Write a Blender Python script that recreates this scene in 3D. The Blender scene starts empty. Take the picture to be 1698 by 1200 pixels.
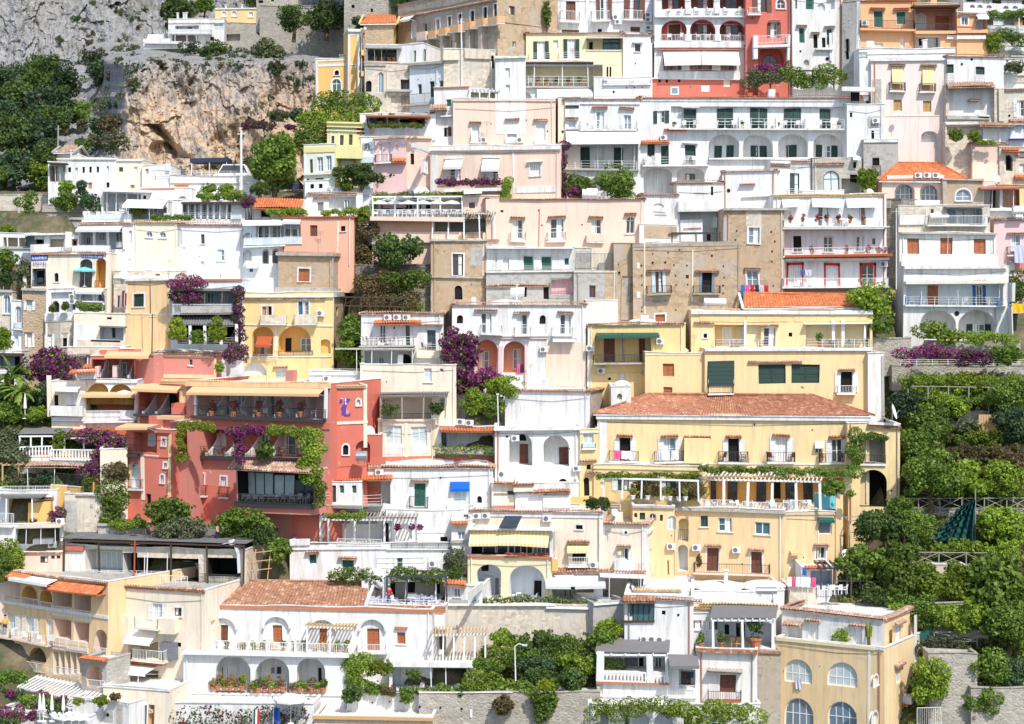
import bpy, bmesh, math, random
import numpy as np
from mathutils import Vector, geometry
random.seed(7)
S = bpy.context.scene
COL = S.collection
# camera, light
FP, HZ, CX = 3000.0, 480.0, 849.0          # focal length and horizon of the photograph (1698 x 1200)
cam_d = bpy.data.cameras.new('camera'); cam = bpy.data.objects.new('camera', cam_d); COL.objects.link(cam)
cam_d.sensor_width = 36.0; cam_d.lens = FP / 1698.0 * 36.0
cam_d.shift_y = -(600.0 - HZ) / 1698.0
cam_d.clip_start = 1.0; cam_d.clip_end = 9000.0
cam.location = (0, 0, 0); cam.rotation_euler = (math.radians(90), 0, 0)
S.camera = cam
SUN_EL, SUN_AZ = math.radians(50), math.radians(27)   # azimuth measured to the right of the view's reverse
W = bpy.data.worlds.new('World'); S.world = W; W.use_nodes = True
nt = W.node_tree; nt.nodes.clear()
sky = nt.nodes.new('ShaderNodeTexSky'); sky.sky_type = 'NISHITA'; sky.sun_disc = False
sky.sun_elevation = SUN_EL; sky.sun_rotation = math.pi - SUN_AZ
sky.air_density = 1.0; sky.dust_density = 1.2; sky.ozone_density = 1.0
bg = nt.nodes.new('ShaderNodeBackground'); bg.inputs['Strength'].default_value = 0.15
wo = nt.nodes.new('ShaderNodeOutputWorld')
nt.links.new(sky.outputs[0], bg.inputs[0]); nt.links.new(bg.outputs[0], wo.inputs[0])
sun_d = bpy.data.lights.new('sun', 'SUN'); sun_d.energy = 3.3; sun_d.angle = math.radians(0.5); sun_d.color = (1.0, 0.955, 0.89)
sun = bpy.data.objects.new('sun', sun_d); COL.objects.link(sun)
to_sun = Vector((math.sin(SUN_AZ) * math.cos(SUN_EL), -math.cos(SUN_AZ) * math.cos(SUN_EL), math.sin(SUN_EL)))
sun.rotation_euler = to_sun.to_track_quat('Z', 'Y').to_euler()
S.view_settings.view_transform = 'Standard'; S.view_settings.look = 'None'
S.view_settings.exposure = 0.40; S.view_settings.gamma = 1.0; S.view_settings.use_curve_mapping = False
S.cycles.max_bounces = 6; S.cycles.diffuse_bounces = 4; S.cycles.transparent_max_bounces = 6
S.cycles.caustics_reflective = False; S.cycles.caustics_refractive = False
def Dp(py):                                  # depth of the hillside seen at image row py
 return 155.0 + 60.0 * (1.0 - py / 1200.0)
def at(px, py, Y):
 return Vector(((px - CX) * Y / FP, Y, (HZ - py) * Y / FP))
# materials
MATS = {}
def newmat(name):
 m = bpy.data.materials.new(name); m.use_nodes = True
 n = m.node_tree.nodes; n.clear()
 o = n.new('ShaderNodeOutputMaterial'); b = n.new('ShaderNodeBsdfPrincipled')
 m.node_tree.links.new(b.outputs[0], o.inputs[0])
 return m, n, m.node_tree.links, b, o
def ramp(n, pts):
 r = n.new('ShaderNodeValToRGB'); e = r.color_ramp.elements
 while len(e) < len(pts): e.new(0.5)
 for q, (p, c) in zip(e, pts): q.position = p; q.color = (c[0], c[1], c[2], 1)
 return r
def noise(n, l, vec, scale, detail=4, rough=0.6):
 t = n.new('ShaderNodeTexNoise'); t.inputs['Scale'].default_value = scale
 t.inputs['Detail'].default_value = detail; t.inputs['Roughness'].default_value = rough
 if vec is not None: l.new(vec, t.inputs['Vector'])
 return t
def mapped(n, l, sc, src='Object'):
 tc = n.new('ShaderNodeTexCoord'); mp = n.new('ShaderNodeMapping'); mp.inputs['Scale'].default_value = sc
 l.new(tc.outputs[src], mp.inputs['Vector'])
 oi = n.new('ShaderNodeObjectInfo'); ml = n.new('ShaderNodeMath'); ml.operation = 'MULTIPLY'; ml.inputs[1].default_value = 57.0
 l.new(oi.outputs['Random'], ml.inputs[0]); l.new(ml.outputs[0], mp.inputs['Location'])
 return mp.outputs[0]
def mix(n, l, fac, a, b, mode='MIX'):
 m = n.new('ShaderNodeMix'); m.data_type = 'RGBA'; m.blend_type = mode
 for sock, v in ((0, fac), (6, a), (7, b)):
  if hasattr(v, 'links'): l.new(v, m.inputs[sock])
  elif sock == 0: m.inputs[0].default_value = v
  else: m.inputs[sock].default_value = (v[0], v[1], v[2], 1)
 return m.outputs[2]
def bump(n, l, b, h, strength, dist):
 k = n.new('ShaderNodeBump'); k.inputs['Strength'].default_value = strength; k.inputs['Distance'].default_value = dist
 l.new(h, k.inputs['Height']); l.new(k.outputs[0], b.inputs['Normal'])
def plaster(key, c, dirt=0.25, grime=(0.33, 0.29, 0.24), rough=0.9):
 m, n, l, b, o = newmat('plaster_' + key)
 v = mapped(n, l, (1, 1, 1)); big = noise(n, l, v, 0.35, 5, 0.65)
 c1 = mix(n, l, big.outputs[0], [x * 0.90 for x in c], [min(0.86, x * 1.06) for x in c])
 vs = mapped(n, l, (1.1, 1.1, 0.13)); st = noise(n, l, vs, 1.6, 6, 0.72)
 rp = ramp(n, [(0.47, (0, 0, 0)), (0.72, (min(1, dirt*1.25),) * 3)]); l.new(st.outputs[0], rp.inputs[0])
 c2 = mix(n, l, rp.outputs[0], c1, grime)
 pt = noise(n, l, v, 0.9, 8, 0.75); r2 = ramp(n, [(0.56, (0, 0, 0)), (0.66, (dirt * 0.8,) * 3)]); l.new(pt.outputs[0], r2.inputs[0])
 c3 = mix(n, l, r2.outputs[0], c2, [0.5 * x + 0.5 * g for x, g in zip(c, (0.55, 0.50, 0.43))])
 if key[0] == 'R':
  pn = noise(n, l, v, .8, 12, .8); r6 = ramp(n, [(.60, (0, 0, 0)), (.63, (.75,) * 3)]); l.new(pn.outputs[0], r6.inputs[0]); c3 = mix(n, l, r6.outputs[0], c3, (.74, .50, .42))
 if key in ('Ta', 'Tg', 'Gr', 'Be', 'Crd'):                               # bare masonry showing through old render
  vm = mapped(n, l, (1, 1, 1.5)); vo = n.new('ShaderNodeTexVoronoi'); vo.inputs['Scale'].default_value = 2.6; l.new(vm, vo.inputs['Vector'])
  sp = n.new('ShaderNodeSeparateColor'); l.new(vo.outputs['Color'], sp.inputs[0]); ms = noise(n, l, v, .55, 7, .7); r4 = ramp(n, [(.44, (0, 0, 0)), (.54, (.85,) * 3)]); l.new(ms.outputs[0], r4.inputs[0])
  c3 = mix(n, l, r4.outputs[0], c3, mix(n, l, sp.outputs[0], [x * .62 for x in c], [min(.8, x * 1.12) for x in c]))
  m5 = noise(n, l, v, .22, 6, .7); r5 = ramp(n, [(.5, (0, 0, 0)), (.62, (.6,) * 3)]); l.new(m5.outputs[0], r5.inputs[0]); c3 = mix(n, l, r5.outputs[0], c3, [.30 + .35 * x for x in c])
 l.new(c3, b.inputs['Base Color']); b.inputs['Roughness'].default_value = rough
 b.inputs['Specular IOR Level'].default_value = 0.25
 fine = noise(n, l, v, 9.0, 5, 0.7); bump(n, l, b, fine.outputs[0], 0.35, 0.03)
 return m
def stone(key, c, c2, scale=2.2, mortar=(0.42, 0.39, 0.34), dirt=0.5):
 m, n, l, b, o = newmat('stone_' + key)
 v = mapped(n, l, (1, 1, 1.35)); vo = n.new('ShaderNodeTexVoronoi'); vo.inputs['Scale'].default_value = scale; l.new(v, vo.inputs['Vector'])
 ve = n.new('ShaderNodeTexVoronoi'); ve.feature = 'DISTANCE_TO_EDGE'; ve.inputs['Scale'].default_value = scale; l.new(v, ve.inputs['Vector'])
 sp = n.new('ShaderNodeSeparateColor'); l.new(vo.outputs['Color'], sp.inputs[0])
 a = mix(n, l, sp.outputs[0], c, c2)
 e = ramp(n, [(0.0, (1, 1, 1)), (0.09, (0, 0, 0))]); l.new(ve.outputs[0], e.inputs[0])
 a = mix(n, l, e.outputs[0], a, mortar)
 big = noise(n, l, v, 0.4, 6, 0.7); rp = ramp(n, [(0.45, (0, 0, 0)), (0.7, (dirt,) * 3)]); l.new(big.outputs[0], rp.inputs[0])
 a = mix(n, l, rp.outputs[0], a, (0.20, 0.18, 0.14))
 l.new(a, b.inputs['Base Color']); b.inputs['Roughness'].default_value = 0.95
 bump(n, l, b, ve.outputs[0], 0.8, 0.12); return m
def flat(key, c, rough=0.7, spec=0.3, vary=0.12, metal=0.0):
 m, n, l, b, o = newmat(key)
 v = mapped(n, l, (1, 1, 1)); t = noise(n, l, v, 3.0, 5, 0.7)
 l.new(mix(n, l, t.outputs[0], [x * (1 - vary) for x in c], [min(0.9, x * (1 + vary)) for x in c]), b.inputs['Base Color'])
 b.inputs['Roughness'].default_value = rough; b.inputs['Specular IOR Level'].default_value = spec; b.inputs['Metallic'].default_value = metal
 return m
def slats(key, c, axis=2, scale=14.0, dark=0.55, rough=0.6):
 m, n, l, b, o = newmat(key)
 v = mapped(n, l, (1, 1, 1)); w = n.new('ShaderNodeTexWave'); w.bands_direction = 'XYZ'[axis]; w.inputs['Scale'].default_value = scale / 6.28; l.new(v, w.inputs['Vector'])
 t = noise(n, l, v, 2.0, 4, 0.6)
 a = mix(n, l, t.outputs[0], [x * 0.85 for x in c], [min(0.9, x * 1.15) for x in c])
 rp = ramp(n, [(0.1, (1 - dark,) * 3), (0.5, (0, 0, 0))]); l.new(w.outputs[1], rp.inputs[0])
 l.new(mix(n, l, rp.outputs[0], a, [x * 0.55 for x in c]), b.inputs['Base Color']); b.inputs['Roughness'].default_value = rough
 bump(n, l, b, w.outputs[1], 0.5, 0.03); return m
def stripe(key, c, c2, scale):
 m, n, l, b, o = newmat(key)
 tc = n.new('ShaderNodeTexCoord'); w = n.new('ShaderNodeTexWave'); w.inputs['Scale'].default_value = scale; l.new(tc.outputs['Object'], w.inputs['Vector'])
 rp = ramp(n, [(0.4, c), (0.6, c2)]); l.new(w.outputs[1], rp.inputs[0]); l.new(rp.outputs[0], b.inputs['Base Color']); b.inputs['Roughness'].default_value = 0.85
 return m
def tilemat(key, c, c2, c3):
 m, n, l, b, o = newmat(key)
 v = mapped(n, l, (1, 1, 1)); vo = n.new('ShaderNodeTexVoronoi'); vo.inputs['Scale'].default_value = 3.6; l.new(v, vo.inputs['Vector'])
 sp = n.new('ShaderNodeSeparateColor'); l.new(vo.outputs['Color'], sp.inputs[0])
 rp = ramp(n, [(0.0, c2), (0.45, c), (0.8, c), (1.0, c3)]); l.new(sp.outputs[0], rp.inputs[0])
 big = noise(n, l, v, 0.5, 5, 0.7); r2 = ramp(n, [(0.5, (0, 0, 0)), (0.75, (0.5, 0.5, 0.5))]); l.new(big.outputs[0], r2.inputs[0])
 l.new(mix(n, l, r2.outputs[0], rp.outputs[0], [x * 0.45 for x in c]), b.inputs['Base Color']); b.inputs['Roughness'].default_value = 0.85
 bump(n, l, b, vo.outputs['Distance'], 0.4, 0.05); return m
def leafmat(key, c, c2, c3=None):
 m, n, l, b, o = newmat('leaf_' + key)
 v = mapped(n, l, (1, 1, 1)); t = noise(n, l, v, 2.3, 4, 0.7); g = n.new('ShaderNodeNewGeometry')
 ad = n.new('ShaderNodeMath'); ad.operation = 'MULTIPLY_ADD'; ad.inputs[1].default_value = 0.45
 l.new(g.outputs['Random Per Island'], ad.inputs[0]); l.new(t.outputs[0], ad.inputs[2])
 rp = ramp(n, [(0.42, c), (0.95, c2)] + ([(1.0, c3)] if c3 else [])); l.new(ad.outputs[0], rp.inputs[0])
 oi = n.new('ShaderNodeObjectInfo'); hs = n.new('ShaderNodeHueSaturation'); mr = n.new('ShaderNodeMapRange'); mr.inputs[3].default_value = 0.75; mr.inputs[4].default_value = 1.25
 l.new(oi.outputs['Random'], mr.inputs[0]); l.new(mr.outputs[0], hs.inputs['Value']); l.new(rp.outputs[0], hs.inputs['Color'])
 l.new(hs.outputs[0], b.inputs['Base Color']); b.inputs['Roughness'].default_value = 0.55; b.inputs['Specular IOR Level'].default_value = 0.3
 tr = n.new('ShaderNodeBsdfTranslucent'); l.new(hs.outputs[0], tr.inputs[0]); mx = n.new('ShaderNodeMixShader'); mx.inputs[0].default_value = 0.4
 l.new(b.outputs[0], mx.inputs[1]); l.new(tr.outputs[0], mx.inputs[2]); l.new(mx.outputs[0], o.inputs[0])
 return m
def glass(key, c, rough=0.06):
 m, n, l, b, o = newmat('glass_' + key)
 v = mapped(n, l, (1, 1, 1)); t = noise(n, l, v, 0.9, 3, 0.6)
 l.new(mix(n, l, t.outputs[0], [x * 0.6 for x in c], [min(.85, x * 1.4) for x in c]), b.inputs['Base Color']); b.inputs['Roughness'].default_value = rough
 b.inputs['Specular IOR Level'].default_value = 0.5; return m
PAL = {  # plaster colours
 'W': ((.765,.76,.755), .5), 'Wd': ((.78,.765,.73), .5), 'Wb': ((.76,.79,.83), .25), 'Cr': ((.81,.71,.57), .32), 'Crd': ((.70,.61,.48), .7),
 'Pe': ((.84,.62,.50), .3), 'Ped': ((.76,.57,.46), .45), 'Y': ((.82,.61,.29), .35), 'Yp': ((.83,.635,.34), .35), 'Yc': ((.84,.62,.36), .35), 'Yl': ((.80,.70,.46), .15), 'Yg': ((.76,.68,.33), .2), 'Gp': ((.70,.73,.62), .15),
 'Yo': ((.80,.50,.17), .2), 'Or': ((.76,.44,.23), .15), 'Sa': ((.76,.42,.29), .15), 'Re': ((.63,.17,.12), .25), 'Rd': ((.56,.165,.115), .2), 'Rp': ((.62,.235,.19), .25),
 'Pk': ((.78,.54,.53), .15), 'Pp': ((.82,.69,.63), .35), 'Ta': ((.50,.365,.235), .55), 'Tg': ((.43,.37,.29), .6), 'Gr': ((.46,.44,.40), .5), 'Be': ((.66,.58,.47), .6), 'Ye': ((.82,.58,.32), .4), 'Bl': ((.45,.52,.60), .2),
}
def M_(k):
 if k in MATS: return MATS[k]
 if k in PAL: m = plaster(k, PAL[k][0], PAL[k][1])
 elif k == 'st': m = stone('grey', (.40,.38,.34), (.50,.47,.42), 2.0)
 elif k == 'sl': m = stone('light', (.34,.31,.26), (.48,.44,.38), 2.6)
 elif k == 'sb': m = stone('brown', (.42,.30,.19), (.52,.39,.26), 2.8, (.45,.36,.26), .3)
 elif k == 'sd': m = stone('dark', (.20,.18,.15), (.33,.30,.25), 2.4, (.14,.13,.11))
 elif k == 'tile': m = tilemat('terracotta_tile', (.40,.165,.09), (.26,.10,.06), (.56,.33,.21))
 elif k == 'tileo': m = tilemat('orange_tile', (.56,.17,.06), (.44,.13,.05), (.64,.27,.12))
 elif k == 'tileb': m = tilemat('brown_tile', (.38,.185,.105), (.23,.11,.07), (.60,.39,.26))
 elif k == 'tilec': m = tilemat('pale_tile', (.44,.27,.19), (.28,.16,.11), (.66,.50,.40))
 elif k == 'tiley': m = tilemat('ochre_tile', (.60,.42,.20), (.50,.30,.13), (.70,.55,.32))
 elif k == 'gn': m = slats('green_shutter', (.012,.105,.07), 2, 15)
 elif k == 'gd': m = slats('dark_green_shutter', (.008,.045,.035), 2, 15)
 elif k == 'bn': m = slats('brown_shutter', (.16,.055,.03), 2, 15)
 elif k == 'on': m = slats('orange_shutter', (.42,.13,.045), 2, 15)
 elif k == 'wn': m = slats('white_shutter', (.76,.76,.74), 2, 15, .8)
 elif k == 'yn': m = slats('ochre_shutter', (.50,.30,.10), 2, 15)
 elif k == 'gy': m = slats('grey_blind', (.20,.21,.23), 2, 15)
 elif k == 'bu': m = slats('blue_shutter', (.03,.16,.42), 2, 15)
 elif k == 'wf': m = flat('white_paint', (.80,.80,.79), .5, .4, .05)
 elif k == 'gf': m = flat('dark_green_paint', (.03,.09,.08), .5, .4)
 elif k == 'bf': m = flat('brown_paint', (.14,.06,.035), .5, .4)
 elif k == 'kf': m = flat('dark_iron', (.045,.045,.05), .5, .5)
 elif k == 'gl': m = glass('dark', (.045,.055,.07))
 elif k == 'gb': m = glass('blue', (.17,.24,.31))
 elif k == 'gt': m = glass('teal', (.05,.13,.15))
 elif k == 'gp': m = glass('pale', (.55,.66,.70), .12)
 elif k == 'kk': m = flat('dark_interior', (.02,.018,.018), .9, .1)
 elif k == 'cu': m = slats('white_curtain', (.78,.78,.77), 0, 8, .6, .9)
 elif k == 'ac': m = flat('ac_casing', (.72,.72,.70), .5, .4)
 elif k == 'acf': m = flat('ac_grille', (.16,.16,.17), .6, .3)
 elif k == 'rf': m = plaster('roof', (.74,.72,.68), .4)
 elif k == 'rg': m = plaster('grey_roof', (.15,.15,.155), .4)
 elif k == 'sh': m = slats('grey_shingle', (.20,.19,.185), 0, 20, .7, .9)
 elif k == 'wd': m = flat('dark_timber', (.075,.05,.035), .8, .2)
 elif k == 'wo': m = flat('light_timber', (.55,.36,.17), .8, .2)
 elif k == 'wg': m = flat('grey_timber', (.33,.30,.27), .9, .2)
 elif k == 'me': m = flat('brushed_metal', (.55,.57,.60), .3, .5, .1, .8)
 elif k == 'cv': m = flat('cream_canvas', (.80,.74,.64), .9, .1, .04)
 elif k == 'wc': m = flat('white_canvas', (.82,.82,.81), .9, .1, .04)
 elif k == 'gc': m = flat('grey_canvas', (.60,.61,.62), .9, .1, .04)
 elif k == 'oc': m = flat('apricot_canvas', (.76,.46,.25), .9, .1, .04)
 elif k == 'rc': m = flat('rust_canvas', (.42,.10,.04), .9, .1, .06)
 elif k == 'bc': m = flat('blue_canvas', (.015,.12,.50), .8, .1, .04)
 elif k == 'tc': m = flat('turquoise_canvas', (.20,.56,.66), .8, .1, .04)
 elif k == 'yc': m = stripe('yellow_striped_canvas', (.80,.58,.22), (.82,.72,.46), .9)
 elif k == 'pot': m = flat('terracotta', (.50,.19,.10), .9, .2)
 elif k == 'gnet': m = slats('green_net', (.01,.105,.095), 0, 9, .5, .9)
 elif k == 'yel': m = flat('yellow_paint', (.80,.45,.02), .6, .3)
 elif k == 'red': m = flat('red_cloth', (.55,.03,.03), .8, .2)
 elif k == 'pnk': m = flat('pink_cloth', (.75,.12,.28), .8, .2)
 elif k == 'blu': m = flat('blue_cloth', (.05,.16,.45), .8, .2)
 elif k == 'wht': m = flat('white_cloth', (.82,.82,.82), .9, .1, .03)
 elif k == 'lil': m = flat('lilac_cloth', (.55,.55,.68), .9, .1)
 elif k == 'pur': m = flat('purple_paint', (.10,.06,.36), .7, .2)
 elif k == 'sgn': m = flat('sign_blue', (.012,.07,.40), .5, .4, .03)
 elif k == 'skin': m = flat('skin', (.55,.33,.23), .6, .3)
 elif k == 'hair': m = flat('hair', (.03,.02,.015), .7, .3)
 elif k == 'jean': m = flat('dark_cloth', (.04,.05,.08), .9, .1)
 elif k == 'bark': m = flat('bark', (.13,.09,.06), .95, .1, .3)
 elif k == 'g1': m = leafmat('mid', (.06,.12,.016), (.24,.34,.06))
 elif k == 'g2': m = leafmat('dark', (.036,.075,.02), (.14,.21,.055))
 elif k == 'g3': m = leafmat('bright', (.11,.20,.016), (.34,.44,.06))
 elif k == 'g4': m = leafmat('olive', (.07,.085,.04), (.21,.235,.12))
 elif k == 'g5': m = leafmat('dry', (.10,.085,.035), (.22,.17,.075))
 elif k == 'g6': m = leafmat('bluegreen', (.033,.07,.03), (.11,.18,.08))
 elif k == 'g7': m = leafmat('lime', (.12,.19,.012), (.32,.38,.04))
 elif k == 'mg': m = leafmat('magenta', (.15,.010,.115), (.46,.03,.31), (.08,.11,.03))
 elif k == 'vi': m = leafmat('violet', (.115,.018,.095), (.32,.045,.23), (.06,.09,.03))
 elif k == 'fl': m = leafmat('flowers', (.35,.03,.05), (.62,.15,.20), (.06,.14,.03))
 else: raise KeyError(k)
 MATS[k] = m; return m
# mesh builder
class MB:
 def __init__(s): s.v = []; s.f = []; s.m = []; s.mats = []
 def mi(s, k):
  if k not in s.mats: s.mats.append(k)
  return s.mats.index(k)
 def face(s, pts, k):
  i = len(s.v); s.v.extend(tuple(p) for p in pts); s.f.append(tuple(range(i, i + len(pts)))); s.m.append(s.mi(k))
 def quadbox(s, c8, k):          # c8: bottom four then top four
  i = len(s.v); s.v.extend(tuple(p) for p in c8); q = s.mi(k)
  for f in ((0,3,2,1), (4,5,6,7), (0,1,5,4), (1,2,6,5), (2,3,7,6), (3,0,4,7)):
   s.f.append(tuple(i + a for a in f)); s.m.append(q)
 def box(s, x0, x1, y0, y1, z0, z1, k):
  s.quadbox([(x0,y0,z0),(x1,y0,z0),(x1,y1,z0),(x0,y1,z0),(x0,y0,z1),(x1,y0,z1),(x1,y1,z1),(x0,y1,z1)], k)
 def tube(s, a, b, r, k, n=6, r2=None):
  a = Vector(a); b = Vector(b); d = (b - a);
  if d.length < 1e-6: return
  d.normalize(); u = d.orthogonal().normalized(); w = d.cross(u); r2 = r if r2 is None else r2
  i = len(s.v); q = s.mi(k)
  for c, rr in ((a, r), (b, r2)):
   for j in range(n):
    t = 2 * math.pi * j / n; s.v.append(tuple(c + u * (rr * math.cos(t)) + w * (rr * math.sin(t))))
  for j in range(n): s.f.append((i + j, i + (j + 1) % n, i + n + (j + 1) % n, i + n + j)); s.m.append(q)
  s.f.append(tuple(i + j for j in range(n))[::-1]); s.m.append(q); s.f.append(tuple(i + n + j for j in range(n))); s.m.append(q)
 def lathe(s, c, prof, k, n=12, sx=1.0, sy=1.0):
  i = len(s.v); q = s.mi(k)
  for r, z in prof:
   for j in range(n):
    t = 2 * math.pi * j / n; s.v.append((c[0] + r * sx * math.cos(t), c[1] + r * sy * math.sin(t), c[2] + z))
  for a in range(len(prof) - 1):
   for j in range(n):
    s.f.append((i + a*n + j, i + a*n + (j+1) % n, i + (a+1)*n + (j+1) % n, i + (a+1)*n + j)); s.m.append(q)
  s.f.append(tuple(i + (len(prof)-1)*n + j for j in range(n))); s.m.append(q)
 def build(s, name, L, parent=None, smooth=False, sag=True):
  if not s.f: return None
  me = bpy.data.meshes.new(name)
  sn = math.sin                            # old houses: nothing is quite straight
  lv = [(a - L[0] + .05*sn(.7*c + .6*a), b - L[1], c - L[2] + .055*sn(.8*a + .5*b) + .045*sn(.31*a - 1.1*c + .2*b)) for a, b, c in s.v] if sag else [(a - L[0], b - L[1], c - L[2]) for a, b, c in s.v]
  me.from_pydata(lv, [], s.f)
  for k in s.mats: me.materials.append(M_(k))
  me.polygons.foreach_set('material_index', s.m)
  if smooth: me.polygons.foreach_set('use_smooth', [True] * len(s.f))
  me.update()
  o = bpy.data.objects.new(name, me); COL.objects.link(o)
  if parent is None: o.location = L
  else: o.parent = parent
  return o
def tag(o, label=None, cat=None, group=None, kind=None):
 if label: o['label'] = label
 if cat: o['category'] = cat
 if group: o['group'] = group
 if kind: o['kind'] = kind
 return o
def empty(name, L):
 o = bpy.data.objects.new(name, None); o.empty_display_size = 0.5; COL.objects.link(o); o.location = L; return o
# wall planes
class Plane:
 def __init__(s, O, u, n): s.O = O; s.u = u; s.n = n
 def hit(s, px, py, off=0.0):                 # pixel ray against the plane pushed out by off
  dx = (px - CX) / FP; dz = (HZ - py) / FP
  ox = s.O[0] + s.n[0]*off; oy = s.O[1] + s.n[1]*off
  t = (ox * s.n[0] + oy * s.n[1]) / (dx * s.n[0] + s.n[1])
  x, y = dx * t, t
  return (x - ox) * s.u[0] + (y - oy) * s.u[1], dz * t
 def P(s, a, z, o=0.0):
  return (s.O[0] + s.u[0]*a + s.n[0]*o, s.O[1] + s.u[1]*a + s.n[1]*o, z)
 def rect(s, x0, x1, y0, y1, off=0.0):
  ym, xm = (y0 + y1) / 2, (x0 + x1) / 2
  a, _ = s.hit(x0, ym, off); b, _ = s.hit(x1, ym, off); _, z1 = s.hit(xm, y0, off); _, z0 = s.hit(xm, y1, off)
  return min(a, b), max(a, b), z0, z1
 def box(s, mb, a0, a1, z0, z1, o0, o1, k):
  P = s.P
  mb.quadbox([P(a0,z0,o0),P(a1,z0,o0),P(a1,z0,o1),P(a0,z0,o1),P(a0,z1,o0),P(a1,z1,o0),P(a1,z1,o1),P(a0,z1,o1)], k)
def archpts(a0, a1, z0, z1, seg=10, k=1.0):      # closed outline, arch on top
 r = (a1 - a0) / 2; rz = min(r * k, (z1 - z0) * 0.8); c = (a0 + a1) / 2
 return [(a0, z0), (a1, z0)] + [(c + r * math.cos(math.pi * i / seg), z1 - rz + rz * math.sin(math.pi * i / seg)) for i in range(seg + 1)]
def inside(p, poly):
 x, y = p; c = False; n = len(poly)
 for i in range(n):
  x1, y1 = poly[i]; x2, y2 = poly[i-1]
  if (y1 > y) != (y2 > y) and x < (x2 - x1) * (y - y1) / (y2 - y1) + x1: c = not c
 return c
def holed(mb, pl, outer, holes, off, k):
 pts = []; edges = []
 for poly in [outer] + holes:
  i0 = len(pts); n = len(poly); pts += [Vector((p[0], p[1])) for p in poly]
  edges += [(i0 + i, i0 + (i + 1) % n) for i in range(n)]
 vs, es, fs, *_ = geometry.delaunay_2d_cdt(pts, edges, [], 0, 1e-5)
 base = len(mb.v); mb.v.extend(pl.P(v[0], v[1], off) for v in vs); q = mb.mi(k)
 for f in fs:
  cx = sum(vs[i][0] for i in f) / len(f); cy = sum(vs[i][1] for i in f) / len(f)
  if not inside((cx, cy), outer): continue
  if any(inside((cx, cy), h) for h in holes): continue
  mb.f.append(tuple(base + i for i in f)); mb.m.append(q)
def scallop(mb, pl, a0, a1, z, o0, o1, k, pitch=0.27, drop=0.12):   # a row of pantile ends
 n = max(2, int((a1 - a0) / pitch)); w = (a1 - a0) / n; i0 = len(mb.v); q = mb.mi(k); seg = 4
 for oo, dz in ((o0, 0.0), (o1, -drop)):
  for t in range(n * seg + 1):
   ph = t / seg; h = abs(math.sin(math.pi * ph)) * 0.11
   mb.v.append(pl.P(a0 + ph * w, z + dz + h, oo))
 N = n * seg + 1
 for t in range(N - 1): mb.f.append((i0 + t, i0 + t + 1, i0 + N + t + 1, i0 + N + t)); mb.m.append(q)
 pl.box(mb, a0, a1, z - drop - 0.09, z - drop - 0.015, o0, o1 - 0.05, k)
def pane_frame(mb, pl, a0, a1, z0, z1, o, t, k, mull=1, bars=1, d=0.06):
 pl.box(mb, a0, a0 + t, z0, z1, o - d, o, k); pl.box(mb, a1 - t, a1, z0, z1, o - d, o, k)
 pl.box(mb, a0 + t, a1 - t, z0, z0 + t, o - d, o, k); pl.box(mb, a0 + t, a1 - t, z1 - t, z1, o - d, o, k)
 for i in range(mull):
  c = a0 + (a1 - a0) * (i + 1) / (mull + 1); pl.box(mb, c - t*0.55, c + t*0.55, z0 + t, z1 - t, o - d, o + 0.006, k)
 for i in range(bars):
  c = z0 + (z1 - z0) * (i + 1) / (bars + 1); pl.box(mb, a0 + t, a1 - t, c - t*0.3, c + t*0.3, o - d, o - 0.008, k)
def arcframe(mb, pl, a0, a1, z0, z1, o, t, k, d=0.06):
 A = archpts(a0, a1, z0, z1); B = archpts(a0 + t, a1 - t, z0 + t, z1 - t)
 n = len(A)
 for i in range(n):
  j = (i + 1) % n
  mb.face([pl.P(*A[i], o), pl.P(*A[j], o), pl.P(*B[j], o), pl.P(*B[i], o)], k)
  mb.face([pl.P(*B[i], o), pl.P(*B[j], o), pl.P(*B[j], o - d), pl.P(*B[i], o - d)], k)
  mb.face([pl.P(*A[i], o), pl.P(*A[j], o), pl.P(*A[j], o - d), pl.P(*A[i], o - d)], k)
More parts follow.
